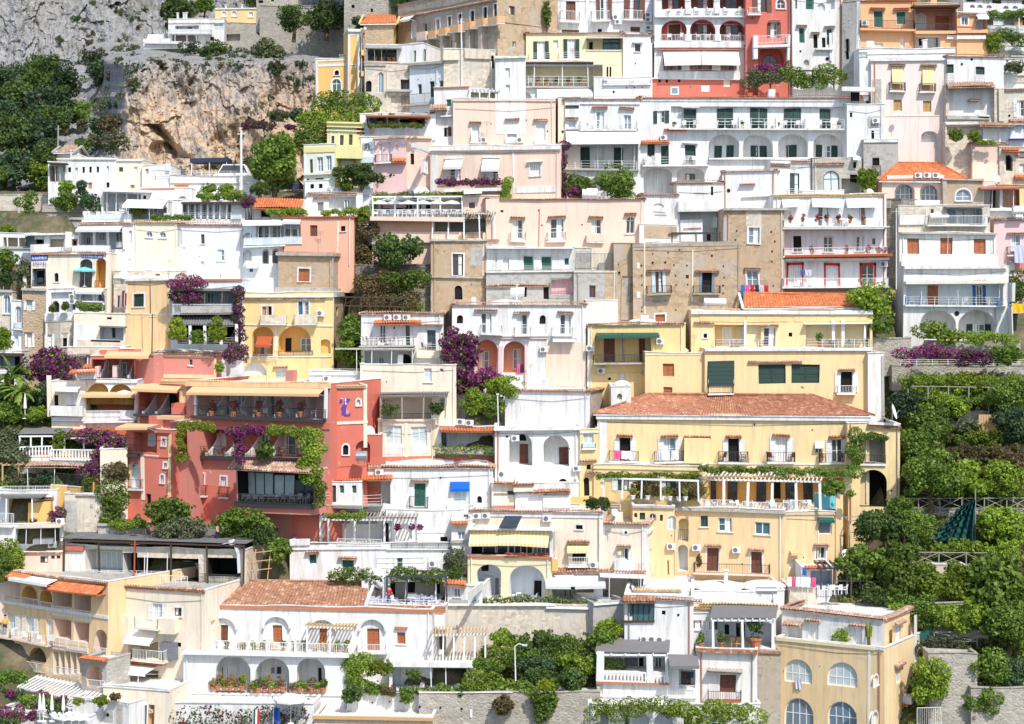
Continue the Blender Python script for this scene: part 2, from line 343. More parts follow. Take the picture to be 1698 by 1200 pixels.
def rail(mb, pl, a0, a1, z0, z1, o, style, ends=None):
 """a railing along the plane at offset o; ends = offset of the wall it returns to"""
 segs = [((a0, o), (a1, o))]
 if ends is not None: segs += [((a0, ends), (a0, o)), ((a1, ends), (a1, o))]
 for (sa, so), (ea, eo) in segs:
  L = math.hypot(ea - sa, eo - so)
  if L < 0.05: continue
  def pt(t, z): return pl.P(sa + (ea - sa) * t, z, so + (eo - so) * t)
  if style in 'wkt':
   k = {'w': 'wf', 'k': 'kf', 't': 'wg'}[style]
   mb.tube(pt(0, z1), pt(1, z1), 0.03, k, 4); mb.tube(pt(0, z0 + 0.1), pt(1, z0 + 0.1), 0.022, k, 4)
   n = max(1, int(L / 0.15))
   for i in range(n + 1):
    big = i % 10 == 0 or i == n
    mb.tube(pt(i / n, z0), pt(i / n, z1), 0.03 if big else 0.015, k, 4)
  elif style == 'l':                      # thin lines only
   for f in (0.35, 0.68, 1.0): mb.tube(pt(0, z0 + (z1 - z0) * f), pt(1, z0 + (z1 - z0) * f), 0.02, 'wf', 4)
   n = max(1, int(L / 1.4))
   for i in range(n + 1): mb.tube(pt(i / n, z0), pt(i / n, z1), 0.028, 'wf', 4)
  elif style == 'u':                      # balusters
   n = max(1, int(L / 0.30)); mb.tube(pt(0, z1 - .05), pt(1, z1 - .05), 0.09, 'wf', 4); mb.tube(pt(0, z0 + .06), pt(1, z0 + .06), 0.08, 'wf', 4)
   for i in range(n + 1):
    zm = z0 + (z1 - z0) * 0.4
    mb.tube(pt(i / n, z0), pt(i / n, zm), 0.05, 'wf', 6, 0.10); mb.tube(pt(i / n, zm), pt(i / n, z1), 0.10, 'wf', 6, 0.045)
  elif style == 'g':
   n = max(1, int(L / 1.3)); mb.tube(pt(0, z1), pt(1, z1), 0.03, 'wf', 4)
   mb.face([pt(0, z0 + .05), pt(1, z0 + .05), pt(1, z1 - .05), pt(0, z1 - .05)], 'gp')
   for i in range(n + 1): mb.tube(pt(i / n, z0), pt(i / n, z1), 0.03, 'wf', 4)
  elif style == 'x':                      # timber cross fence
   n = max(1, int(L / 2.0)); mb.tube(pt(0, z1), pt(1, z1), 0.05, 'wg', 5); mb.tube(pt(0, z0 + .15), pt(1, z0 + .15), 0.045, 'wg', 5)
   for i in range(n + 1): mb.tube(pt(i / n, z0 - .3), pt(i / n, z1 + .05), 0.06, 'wg', 5)
   for i in range(n): mb.tube(pt(i / n, z0 + .15), pt((i + 1) / n, z1), 0.04, 'wg', 4); mb.tube(pt(i / n, z1), pt((i + 1) / n, z0 + .15), 0.04, 'wg', 4)
  else:                                   # solid parapet of plaster colour
   k = style if style in PAL else 'W'
   ux = (ea - sa) / L; uo = (eo - so) / L; w = 0.09
   c = []
   for z in (z0, z1):
    for (aa, oo) in ((sa - uo*w, so + ux*w), (ea - uo*w, eo + ux*w), (ea + uo*w, eo - ux*w), (sa + uo*w, so - ux*w)): c.append(pl.P(aa, z, oo))
   mb.quadbox(c, k)
SHUT = {'g':'gn','G':'gd','b':'bn','o':'on','v':'wn','y':'yn','r':'gy','l':'bu'}
GLS = {'d':('gl','wf'),'D':('gl','gf'),'k':('kk',None),'c':('cu','wf'),'p':('gp','wf'),'t':('gt','wf'),'B':('gb','wf'),'n':('gl','bf'),'T':('gt','gf'),'K':('gl','kf'),'x':('gp','gf')}
SHN = {'gn':'shutter','gd':'shutter','bn':'shutter','on':'shutter','wn':'shutter','yn':'shutter','gy':'blind','bu':'shutter'}
class House: pass
def frames(x0, x1, yt, yb, Y, rot, ax, dep):
 a = math.radians(rot); u = (math.cos(a), math.sin(a)); n = (math.sin(a), -math.cos(a))
 O = ((ax - CX) * Y / FP, Y); pl = Plane(O, u, n)
 ym = (yt + yb) / 2
 s0, _ = pl.hit(x0, ym); s1, _ = pl.hit(x1, ym)
 front = Plane(pl.P(s0, 0)[:2], u, n); w = s1 - s0
 back = (-n[0], -n[1])
 right = Plane(front.P(w, 0)[:2], back, u)
 left = Plane(front.O, back, (-u[0], -u[1]))
 return front, right, left, w
def add_window(h, pl, x0, x1, y0, y1, st, arched, rec):
 """rec: depth of the recess whose back wall carries it (0 = hole in the wall itself)"""
 root, L = h.root, h.L
 off = -rec + 0.004
 a0, a1, z0, z1 = pl.rect(x0, x1, y0, y1, -rec)
 if a1 - a0 < 0.15 or z1 - z0 < 0.15: return
 hole = None; dpt = 0.30
 if rec == 0:
  hole = archpts(a0, a1, z0, z1) if arched else [(a0, z0), (a1, z0), (a1, z1), (a0, z1)]
  o = -dpt + 0.12
 else: o = off + 0.07
 body = st[0]; side = st[1] if len(st) > 1 and st[1] in SHUT else None
 W_, Hh = a1 - a0, z1 - z0; t = min(0.085, W_ * 0.12)
 door = Hh > 1.75
 mb = MB()
 if body in SHUT:
  k = SHUT[body]; fk = {'gn':'gn','gd':'gd','bn':'bn','on':'on','wn':'wn','yn':'yn','gy':'wf','bu':'bu'}[k]
  if arched: arcframe(mb, pl, a0, a1, z0, z1, o, t, 'wf')
  else: pane_frame(mb, pl, a0, a1, z0, z1, o, t, 'wf' if body in 'gr' else k, 0, 0)
  f = mb.build('window_frame' if not door else 'door_frame', L, root)
  sh = MB()
  if arched: sh.face([pl.P(x, z, o - 0.03) for x, z in archpts(a0 + t*.5, a1 - t*.5, z0 + t*.5, z1 - t*.5)], k); sh.build(SHN[k], L, f)
  elif k == 'gy' or W_ < 0.55: pl.box(sh, a0 + t, a1 - t, z0 + t, z1 - t, o - 0.05, o - 0.012, k); sh.build(SHN[k], L, f)
  else:
   c = (a0 + a1) / 2
   for (p, q) in ((a0 + t, c - 0.012), (c + 0.012, a1 - t)):
    sh = MB(); pl.box(sh, p, q, z0 + t, z1 - t, o - 0.05, o - 0.012, k)
    fr = min(.07, (q-p)*.15)
    for zz in (z0 + t, (z0 + z1)/2 - .04, z1 - t - .08): pl.box(sh, p, q, zz, zz + .08, o - 0.012, o + 0.012, k)
    pl.box(sh, p, p + fr, z0 + t, z1 - t, o - .0115, o + 0.011, k); pl.box(sh, q - fr, q, z0 + t, z1 - t, o - .0115, o + 0.011, k)
    sh.build(SHN[k], L, f)
 else:
  gk, fk = GLS[body]; f = root
  if fk:
   if arched:
    arcframe(mb, pl, a0, a1, z0, z1, o, t, fk); c = (a0 + a1) / 2
    pl.box(mb, c - t*.4, c + t*.4, z0 + t, z1 - t, o - .05, o, fk)
    if W_ > 0.9: zz = z1 - W_/2; pl.box(mb, a0 + t, a1 - t, zz - t*.4, zz + t*.4, o - .05, o - .004, fk)
    if W_ > 1.8:
     for q in (.27, .73): c = a0 + W_ * q; pl.box(mb, c - t*.5, c + t*.5, z0 + t, z1 - W_*.2, o - .05, o - .007, fk)
   else: pane_frame(mb, pl, a0, a1, z0, z1, o, t, fk, 1 if W_ > 0.6 else 0, 1 if Hh > 1.2 else 0)
   f = mb.build('door_frame' if door else 'window_frame', L, root)
  g = MB(); og = o - 0.035
  if arched: g.face([pl.P(x, z, og) for x, z in archpts(a0 + .01, a1 - .01, z0 + .01, z1 - .01)], gk)
  else:
   g.face([pl.P(a0 + .01, z0 + .01, og), pl.P(a1 - .01, z0 + .01, og), pl.P(a1 - .01, z1 - .01, og), pl.P(a0 + .01, z1 - .01, og)], gk)
  g.build('pane' if fk else 'dark_opening', L, f)
  if fk and body in 'dDBTtn' and not arched and W_ > .7 and h.rnd.random() < .65:      # a curtain drawn behind one leaf
   c = MB(); q = a0 + W_ * h.rnd.choice((.06, .52)); pl.box(c, q, q + W_ * .34, z0 + t, z1 - t, og + .004, og + .008, 'cu'); c.build('curtain', L, f)
  if side:
   sk = SHUT[side]; ws = W_ * 0.5
   for (p, q) in ((a0 - ws, a0 - .01), (a1 + .01, a1 + ws)):
    sh = MB(); oo = off if rec else 0.02
    pl.box(sh, p, q, z0, z1, oo, oo + 0.045, sk); fr = min(.06, ws*.15)
    for zz in (z0, (z0 + z1)/2 - .04, z1 - .08): pl.box(sh, p, q, zz, zz + .08, oo + .045, oo + .065, sk)
    pl.box(sh, p, p + fr, z0, z1, oo + .046, oo + .064, sk); pl.box(sh, q - fr, q, z0, z1, oo + .046, oo + .064, sk)
    sh.build('shutter', L, f)
 tr = MB(); of = 0.0 if rec == 0 else off
 if '#' in st:
  w = 0.16
  if arched:
   A = archpts(a0, a1, z0, z1); B = archpts(a0 - w, a1 + w, z0, z1 + w)
   for i in range(1, len(A) - 1): tr.face([pl.P(*A[i], of+.035), pl.P(*A[i+1], of+.035), pl.P(*B[i+1], of+.035), pl.P(*B[i], of+.035)], h.trim); tr.face([pl.P(*B[i], of+.035), pl.P(*B[i+1], of+.035), pl.P(*B[i+1], of), pl.P(*B[i], of)], h.trim)
   for p, q in ((a0 - w, a0), (a1, a1 + w)): pl.box(tr, p, q, z0, z1 - W_/2, of, of + .034, h.trim)
  else:
   pl.box(tr, a0 - w, a0, z0, z1, of, of + .035, h.trim); pl.box(tr, a1, a1 + w, z0, z1, of, of + .035, h.trim); pl.box(tr, a0 - w, a1 + w, z1, z1 + w, of, of + .038, h.trim)
 if '_' in st or ('#' in st and not door): pl.box(tr, a0 - .14, a1 + .14, z0 - .09, z0, of - .02, of + .13, 'Wd')
 if tr.f: tr.build('window_surround', L, root)
 if '^' in st:
  hb = MB(); scallop(hb, pl, a0 - .28, a1 + .28, z1 + .27, of, of + .42, h.tile, .24); hb.build('tile_hood', L, root)
 if '-' in st:
  hb = MB(); pl.box(hb, a0 - .3, a1 + .3, z1 + .12, z1 + .22, of, of + .4, 'Wd'); hb.build('door_hood', L, root)
 return hole
def ac_unit(h, pl, px, py, rec=0):
 a, z = pl.hit(px, py, -rec); mb = MB(); o = -rec
 pl.box(mb, a - .4, a + .4, z - .28, z + .28, o + .1, o + .42, 'ac')
 c = [pl.P(a - .1 + .22 * math.cos(t * math.pi / 6), z + .22 * math.sin(t * math.pi / 6), o + .425) for t in range(12)]
 mb.face(c, 'acf'); pl.box(mb, a - .3, a - .26, z - .36, z - .28, o + .004, o + .4, 'ac'); pl.box(mb, a + .26, a + .3, z - .36, z - .28, o + .004, o + .4, 'ac')
 mb.build('air_conditioner', h.L, h.root)
def nums(t):
 return [float(x) for x in t.split(',')]
HOUSES = {}
def H(name, label, box, col, spec='', rot=0, dY=0.0, Y=None, ax=None, dep=None, roof='f', tile='tilec', col2=None, ext=4.0, cat='house', trim='W', side=None, group=None, top=None, seed=None):
 x0, x1, yt, yb = box
 if Y is None: Y = Dp(yb) + dY
 Y += 0.017 * (len(HOUSES) % 23)
 if ax is None: ax = (x0 + x1) / 2
 if dep is None: dep = max(5.0, (yb - yt) * 0.052 + 2.5)
 F, R, Lf, w = frames(x0, x1, yt, yb, Y, rot, ax, dep)
 h = House(); h.trim = trim; h.tile = tile; h.col = col; h.rnd = random.Random(hash((x0, yt)) if seed is None else seed)
 _, zt = Plane(F.O, F.u, F.n).hit((x0 + x1) / 2, yt); _, zb = F.hit((x0 + x1) / 2, yb)
 h.F, h.R, h.Lf, h.w, h.zt, h.zb, h.dep = F, R, Lf, w, zt, zb, dep
 c = F.P(w / 2, zb, -dep / 2); h.L = Vector(c); L = h.L
 h.root = root = empty(name, L); tag(root, label, cat, group, 'thing')
 HOUSES[label] = h; h.holes = {id(F): [], id(R): [], id(Lf): []}
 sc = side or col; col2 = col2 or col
 wall = MB()
 pl, plc = F, col; rec = 0.0; later = []
 lines = [q.split() for q in spec.replace(';', '\n').split('\n') if q.split()]
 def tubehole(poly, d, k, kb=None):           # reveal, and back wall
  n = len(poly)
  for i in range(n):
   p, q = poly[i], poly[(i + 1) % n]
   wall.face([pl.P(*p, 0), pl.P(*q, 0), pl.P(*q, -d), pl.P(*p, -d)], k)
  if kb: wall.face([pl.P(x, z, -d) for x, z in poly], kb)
 for q in lines:
  c = q[0]; A = q[1:]
  if c == 'F': pl, plc = F, col; rec = 0.0
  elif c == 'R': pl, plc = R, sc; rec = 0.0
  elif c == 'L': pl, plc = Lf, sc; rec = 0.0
  elif c in 'waWA':
   y, ww, hh = float(A[1]), float(A[2]), float(A[3]); st = A[4] if len(A) > 4 else 'd'
   for x in nums(A[0]):
    rr = rec if c in 'WA' else 0
    ho = add_window(h, pl, x - ww/2, x + ww/2, y, y + hh, st, c in 'aA', rr)
    if ho and not rr: h.holes[id(pl)].append(ho); tubehole(ho, 0.30, plc)
  elif c in 'rl':                            # rectangular / arched recess
   d = float(A[4]) if len(A) > 4 else 1.5; kb = A[5] if len(A) > 5 else col2; kk = float(A[6]) if len(A) > 6 else 1.0
   if c == 'r': rects = [(float(A[0]), float(A[1]), float(A[2]), float(A[3]))]
   else: rects = [(x - float(A[2])/2, x + float(A[2])/2, float(A[1]), float(A[1]) + float(A[3])) for x in nums(A[0])]
   for (p0, p1, q0, q1) in rects:
    a0, a1, z0, z1 = pl.rect(p0, p1, q0, q1)
    ho = archpts(a0, a1, z0, z1, 14, kk) if c == 'l' else [(a0, z0), (a1, z0), (a1, z1), (a0, z1)]
    h.holes[id(pl)].append(ho); tubehole(ho, d, kb, kb)
   rec = d
  elif c == 'b':                             # balcony: x0 x1 floor h depth style
   d = float(A[4]) if len(A) > 4 else 1.0; st = A[5] if len(A) > 5 else 'w'
   a0, a1, z0, z1 = pl.rect(float(A[0]), float(A[1]), float(A[2]) - float(A[3]), float(A[2]), d)
   b = MB(); pl.box(b, a0, a1, z0 - .16, z0, 0.004, d, A[6] if len(A) > 6 else 'Wd'); sl = b.build('balcony', L, root)
   b = MB(); rail(b, pl, a0 + .05, a1 - .05, z0, z1, d - .06, st, 0.0); b.build('railing' if st in 'wktlgu' else 'parapet', L, sl)
  elif c == 'q':                             # railing on its own: x0 x1 ytop ybot style off
   st = A[4] if len(A) > 4 else 'w'; o = float(A[5]) if len(A) > 5 else 0.05
   a0, a1, z0, z1 = pl.rect(float(A[0]), float(A[1]), float(A[2]), float(A[3]), o)
   b = MB(); rail(b, pl, a0, a1, z0, z1, o, st); b.build('railing' if st in 'wktlgux' else 'parapet', L, root)
  elif c == 'n':                             # awning: x0 x1 ytop ybot depth colour
   d = float(A[4]); k = A[5]; a0, a1, _, z1 = pl.rect(float(A[0]), float(A[1]), float(A[2]), float(A[3])); _, _, z0, _ = pl.rect(float(A[0]), float(A[1]), float(A[2]), float(A[3]), d)
   z0 = min(z0, z1 - .15); b = MB(); P = pl.P
   b.quadbox([P(a0,z1-.03,.02),P(a1,z1-.03,.02),P(a1,z0,d),P(a0,z0,d),P(a0,z1,.02),P(a1,z1,.02),P(a1,z0+.03,d),P(a0,z0+.03,d)], k)
   b.face([P(a0,z0,d+.01),P(a1,z0,d+.01),P(a1,z0-.22,d+.01),P(a0,z0-.22,d+.01)], k)
   for aa in (a0 + .05, a1 - .05): b.tube(P(aa, z1 - .8, .02), P(aa, z0, d), .02, 'wf', 4)
   b.build('awning', L, root)
  elif c == 's':                             # slab canopy x0 x1 y depth colour thick
   d = float(A[3]); a0, a1, z0, z1 = pl.rect(float(A[0]), float(A[1]), float(A[2]), float(A[2]) + 1, d); b = MB(); th = float(A[5]) if len(A) > 5 else .18
   pl.box(b, a0, a1, z1 - th, z1, .004, d, A[4]); b.build('canopy', L, root)
  elif c == 'd':                             # tiled lean-to canopy: x0 x1 ytop ybot depth tile
   d = float(A[4]); a0, a1, _, z1 = pl.rect(float(A[0]), float(A[1]), float(A[2]), float(A[3])); _, _, z0, _ = pl.rect(float(A[0]), float(A[1]), float(A[2]), float(A[3]), d); b = MB()
   scallop(b, pl, a0, a1, z1, .01, d, A[5] if len(A) > 5 else tile, .27, max(.1, z1 - z0)); b.build('tiled_canopy', L, root)
  elif c == 'e':
   for x in nums(A[0]):
    a0, a1, z0, z1 = pl.rect(x - float(A[2])/2, x + float(A[2])/2, float(A[1]), float(A[1]) + 2); b = MB(); scallop(b, pl, a0, a1, z1, -rec if len(A) > 3 else 0, .42, tile, .24); b.build('tile_hood', L, root)
  elif c == 'k':                             # band: x0 x1 y0 y1 colour proud
   d = float(A[5]) if len(A) > 5 else .07; a0, a1, z0, z1 = pl.rect(*[float(v) for v in A[:4]]); b = MB(); pl.box(b, a0, a1, z0, z1, .002, d, A[4]); b.build('cornice' if (a1-a0) > (z1-z0) else 'pilaster', L, root)
  elif c == 'p':                             # projecting box: x0 x1 y0 y1 colour depth
   d = float(A[5]) if len(A) > 5 else .6; a0, a1, z0, z1 = pl.rect(float(A[0]), float(A[1]), float(A[2]), float(A[3]), d); b = MB(); pl.box(b, a0, a1, z0, z1, .002, d, A[4]); b.build('bay', L, root)
  elif c == 'c':                             # tile row: x0 x1 y
   a0, a1, z0, z1 = pl.rect(float(A[0]), float(A[1]), float(A[2]), float(A[2]) + 1); b = MB(); scallop(b, pl, a0, a1, z1, .0, .3, A[3] if len(A) > 3 else tile); b.build('tile_coping', L, root)
  elif c == 'u':
   for x in nums(A[0]): ac_unit(h, pl, x, float(A[1]), rec if len(A) > 2 else 0)
  elif c == 'o':                             # round openings
   r = float(A[2]) * Y / FP; b = MB()
   for x in nums(A[0]):
    a, z = pl.hit(x, float(A[1])); b.face([pl.P(a + r*math.cos(t*math.pi/7), z + r*math.sin(t*math.pi/7), float(A[3]) if len(A) > 3 else .055) for t in range(14)], 'kk')
   b.build('vent_hole', L, root)
  elif c == 'h':                             # posts: xs y h w off colour
   o = float(A[4]) if len(A) > 4 else 1.0; k = A[5] if len(A) > 5 else 'wf'
   for x in nums(A[0]):
    ww = float(A[3]); a0, a1, z0, z1 = pl.rect(x - ww/2, x + ww/2, float(A[1]), float(A[1]) + float(A[2]), o); b = MB(); t = (a1 - a0) / 2
    pl.box(b, a0, a1, z0, z1, o - t, o + t, k); b.build('post', L, root)
  elif c == 'f':                             # pilaster shorthand: x0 x1 y0 y1 colour
   a0, a1, z0, z1 = pl.rect(*[float(v) for v in A[:4]]); b = MB(); pl.box(b, a0, a1, z0, z1, .002, .05, A[4]); b.build('painted_border', L, root)
  elif c == 'g':                             # glazed front: x0 x1 y0 y1 n glass frame
   a0, a1, z0, z1 = pl.rect(float(A[0]), float(A[1]), float(A[2]), float(A[3]), -rec); b = MB(); o = -rec + .08; fk = A[6] if len(A) > 6 else 'wf'
   pane_frame(b, pl, a0, a1, z0, z1, o, .09, fk, int(A[4]) - 1, 0); f = b.build('window_frame', L, root); b = MB()
   b.face([pl.P(a0,z0,o-.03),pl.P(a1,z0,o-.03),pl.P(a1,z1,o-.03),pl.P(a0,z1,o-.03)], A[5]); b.build('pane', L, f)
  elif c == 'C':                             # chimneys xs ytop ybot w
   for x in nums(A[0]):
    ww = float(A[3]); a0, a1, z0, z1 = F.rect(x - ww/2, x + ww/2, float(A[1]), float(A[2]), -1.5); b = MB(); F.box(b, a0, a1, z0 - 1, z1, -1.5 - (a1 - a0), -1.5, A[4] if len(A) > 4 else 'W'); F.box(b, a0 - .08, a1 + .08, z1 + .003, z1 + .12, -1.58 - (a1 - a0), -1.42, 'Wd'); b.build('chimney', L, root)
  elif c == 'm':                             # arched ledge over an opening: xs ytop w h
   for x in nums(A[0]):
    a0, a1, z0, z1 = pl.rect(x - float(A[2])/2, x + float(A[2])/2, float(A[1]), float(A[1]) + float(A[3])); b = MB(); X = archpts(a0, a1, z0, z1, 12)[2:]; Z = archpts(a0 - .14, a1 + .14, z0, z1 + .14, 12)[2:]; P = pl.P
    for i in range(len(X) - 1): b.quadbox([P(*X[i], .0), P(*X[i+1], .0), P(*X[i+1], .4), P(*X[i], .4), P(*Z[i], .0), P(*Z[i+1], .0), P(*Z[i+1], .4), P(*Z[i], .4)], 'W')
    b.build('arched_hood', L, root)
  elif c == 'v':                             # roof vaults: xs halfwidth height
   for x in nums(A[0]):
    o = -dep * float(A[3] if len(A) > 3 else .5); a, _ = F.hit(x, yt, o); r = float(A[1]) * Y / FP; hh = float(A[2]) * Y / FP; b = MB()
    cc = F.P(a, zt - .05, o); b.lathe(cc, [(r * math.cos(t), hh * math.sin(t)) for t in [i * math.pi / 2 / 6 for i in range(6)]] + [(r * .05, hh)], 'rf', 18, 1.0, min(1.0, dep * .45 / r)); b.build('roof_vault', L, root, True)
  elif c == 't':                             # raised letters: text x ybase height colour
   later.append(A)
 zB = zb - ext
 for face, ww, k in ((F, w, col), (R, dep, sc), (Lf, dep, sc)):
  ho = h.holes[id(face)]
  outer = [(0, zB), (ww, zB), (ww, zt), (0, zt)]
  if ho: holed(wall, face, outer, ho, 0.0, k)
  else: wall.face([face.P(a, z) for a, z in outer], k)
 wall.face([F.P(0, zB, -dep), F.P(w, zB, -dep), F.P(w, zt, -dep), F.P(0, zt, -dep)], sc)
 rk = roof[0]
 zr = zt - .35 if rk in 'fcg' else zt - .02
 if rk in 'fcg': wall.face([F.P(0, zr, 0), F.P(w, zr, 0), F.P(w, zr, -dep), F.P(0, zr, -dep)], 'Gr' if rk == 'g' else 'rf')
 wall.build('wall', L, root)
 rb = MB(); t = .22
 if rk in 'fg':
  nn = max(1, int(w / 1.3))
  for i in range(nn):
   q0, q1 = -.05 + (w + .1) * i / nn, -.05 + (w + .1) * (i + 1) / nn; F.box(rb, q0, q1, zt + .002, zt + .09 + h.rnd.uniform(-.03, .035), -t, .07 + h.rnd.uniform(-.015, .015), 'Wd' if col[0] in 'WYPOCRS' else col)
  F.box(rb, -.05, t, zt + .002, zt + .09, -dep, -t, 'Wd' if col[0] in 'WYPOCRS' else col); F.box(rb, w - t, w + .05, zt + .002, zt + .09, -dep, -t, 'Wd' if col[0] in 'WYPOCRS' else col)
  F.box(rb, .01, w - .01, zr, zt, -t, -.01, col); rb.build('coping', L, root)
 elif rk == 'c':
  F.box(rb, .01, w - .01, zr, zt, -t, -.01, col); scallop(rb, F, -.1, w + .1, zt + .14, -.4, .28, tile)
  scallop(rb, R, 0, dep, zt + .14, -.4, .28, tile); scallop(rb, Lf, 0, dep, zt + .14, -.4, .28, tile); rb.build('tile_coping', L, root)
 elif rk in 'th':                               # pitched tile roof: t<ridge row>, h = hipped
  ry = float(roof[1:]); half = dep / 2; zri = (HZ - ry) / FP * (Y + half * abs(F.n[1])); zri = max(zri, zt + .3)
  inset = half * .9 if rk == 'h' else 0.0; e = .45; P = F.P
  n = max(6, int(w / .28)); q = rb.mi(tile); rows = 8
  for sgn in (0, 1):
   i0 = len(rb.v)
   for r_ in range(rows + 1):
    f = r_ / rows
    for j in range(n * 2 + 1):
     g = j / (n * 2); a = (-e) * (1 - f) + inset * f + g * ((w + 2*e) * (1 - f) + (w - 2*inset) * f)
     o = (e - (half + e) * f) if sgn == 0 else (-dep - e + (half + e) * f)
     rb.v.append(P(a, zt + .05 - (e * (zri - zt) / half) * (1 - f) + (zri - zt) * f + (.07 if j % 2 else 0) + h.rnd.uniform(-.012, .012), o))
   N = n * 2 + 1
   for r_ in range(rows):
    for j in range(N - 1): i = i0 + r_ * N + j; rb.f.append((i, i + 1, i + N + 1, i + N)); rb.m.append(q)
  zl = zt + .05 - e * (zri - zt) / half
  if rk == 'h':
   for A0, A1 in ((-e, inset), (w + e, w - inset)): rb.face([P(A0, zl, e), P(A0, zl, -dep - e), P(A1, zri + .06, -half)], tile)
  rb.tube(P(inset, zri + .08, -half), P(w - inset, zri + .08, -half), .13, tile, 6);
  if rk == 'h':
   for A0, A1 in ((-e, inset), (w + e, w - inset)): rb.tube(P(A0, zl + .08, e), P(A1, zri + .08, -half), .11, tile, 6)
  rb.build('roof', L, root)
  g = MB()
  if rk == 't':
   for a in (0.0, w): g.face([P(a, zt, 0), P(a, zt, -dep), P(a, zri - .02, -half)], sc)
   for a in (-e - .02, w + e + .02):
    for (o_a, z_a) in ((e, zl), (-dep - e, zl)): g.quadbox([P(a-.12,z_a-.05,o_a),P(a+.12,z_a-.05,o_a),P(a+.12,zri-.05,-half),P(a-.12,zri-.05,-half),P(a-.12,z_a+.14,o_a),P(a+.12,z_a+.14,o_a),P(a+.12,zri+.14,-half),P(a-.12,zri+.14,-half)], 'W' if col[0] in 'WY' else sc)
   g.build('gable', L, root)
  fb = MB(); F.box(fb, -e + .02, w + e - .02, zl - .14, zl - .02, .01, e - .04, 'Wd'); fb.build('eaves', L, root)
 FR = h.rnd
 if w > 4 and zt - zb > 4 and cat not in ('stone wall', 'retaining wall', 'garden wall', 'terrace'):
  for a in ([.35, w - .35] if FR.random() < .5 else [w - .35]):      # drainpipes and a cable where the wall is free
   a += FR.uniform(-.1, .1)
   if any(min(p[0] for p in q) - .3 < a < max(p[0] for p in q) + .3 for q in h.holes[id(F)]): continue
   m = MB(); m.tube(F.P(a, zb - 1, .09), F.P(a, zt - .1, .09), .055, FR.choice(['Wd', 'wg', 'pot', 'Wd', col]), 6); m.build('drainpipe', L, root)
  if FR.random() < .45:
   z = zt - FR.uniform(.5, 1.1); m = MB(); m.tube(F.P(.2, z, .05), F.P(w * .55, z - .22, .05), .018, 'kf', 3); m.tube(F.P(w * .55, z - .22, .05), F.P(w - .2, z + .1, .05), .018, 'kf', 3); m.build('cable', L, root)
  if rk in 'fcg' and FR.random() < .6:
   a = w * FR.uniform(.1, .9); o = -FR.uniform(.8, 3); hh = FR.uniform(1.6, 2.8); m = MB(); m.tube(F.P(a, zr, o), F.P(a, zt + hh, o), .03, 'wg', 4)
   for i in range(5): m.tube(F.P(a - .45 + .05*i, zt + hh - .1*i, o), F.P(a + .45 - .05*i, zt + hh - .1*i, o), .013, 'wg', 3)
   m.build('aerial', L, root)
  if rk in 'fcg' and FR.random() < .35 and dep > 4:
   a = w * FR.uniform(.15, .85); o = -FR.uniform(1.5, 3.5); s_ = FR.uniform(.25, .45); m = MB(); F.box(m, a - s_, a + s_, zr, zt + FR.uniform(.6, 1.2), o - s_, o + s_, FR.choice(['W', 'Wd', col])); m.build('chimney', L, root)
 for A in later:
  txt, x, y, hh, k = A[0].replace('~', ' '), float(A[1]), float(A[2]), float(A[3]), A[4]
  cu = bpy.data.curves.new('lettering', 'FONT'); cu.body = txt; cu.size = hh * Y / FP * 1.35; cu.extrude = .03; cu.align_x = 'CENTER'
  if len(A) > 5: cu.space_character = float(A[5])
  to = bpy.data.objects.new('lettering_curve', cu); COL.objects.link(to)
  dg = bpy.context.evaluated_depsgraph_get(); me = bpy.data.meshes.new_from_object(to.evaluated_get(dg)); bpy.data.objects.remove(to)
  me.name = 'lettering'; a, z = F.hit(x, y); p = F.P(a, z, .16)
  for vv in me.vertices:
   lx, ly, lz = vv.co; vv.co = (F.u[0]*lx + F.n[0]*lz + p[0] - L[0], F.u[1]*lx + F.n[1]*lz + p[1] - L[1], ly + p[2] - L[2])
  me.materials.clear(); me.materials.append(M_(k)); o = bpy.data.objects.new('lettering', me); COL.objects.link(o); o.parent = root
 return h
rng = np.random.default_rng(11)
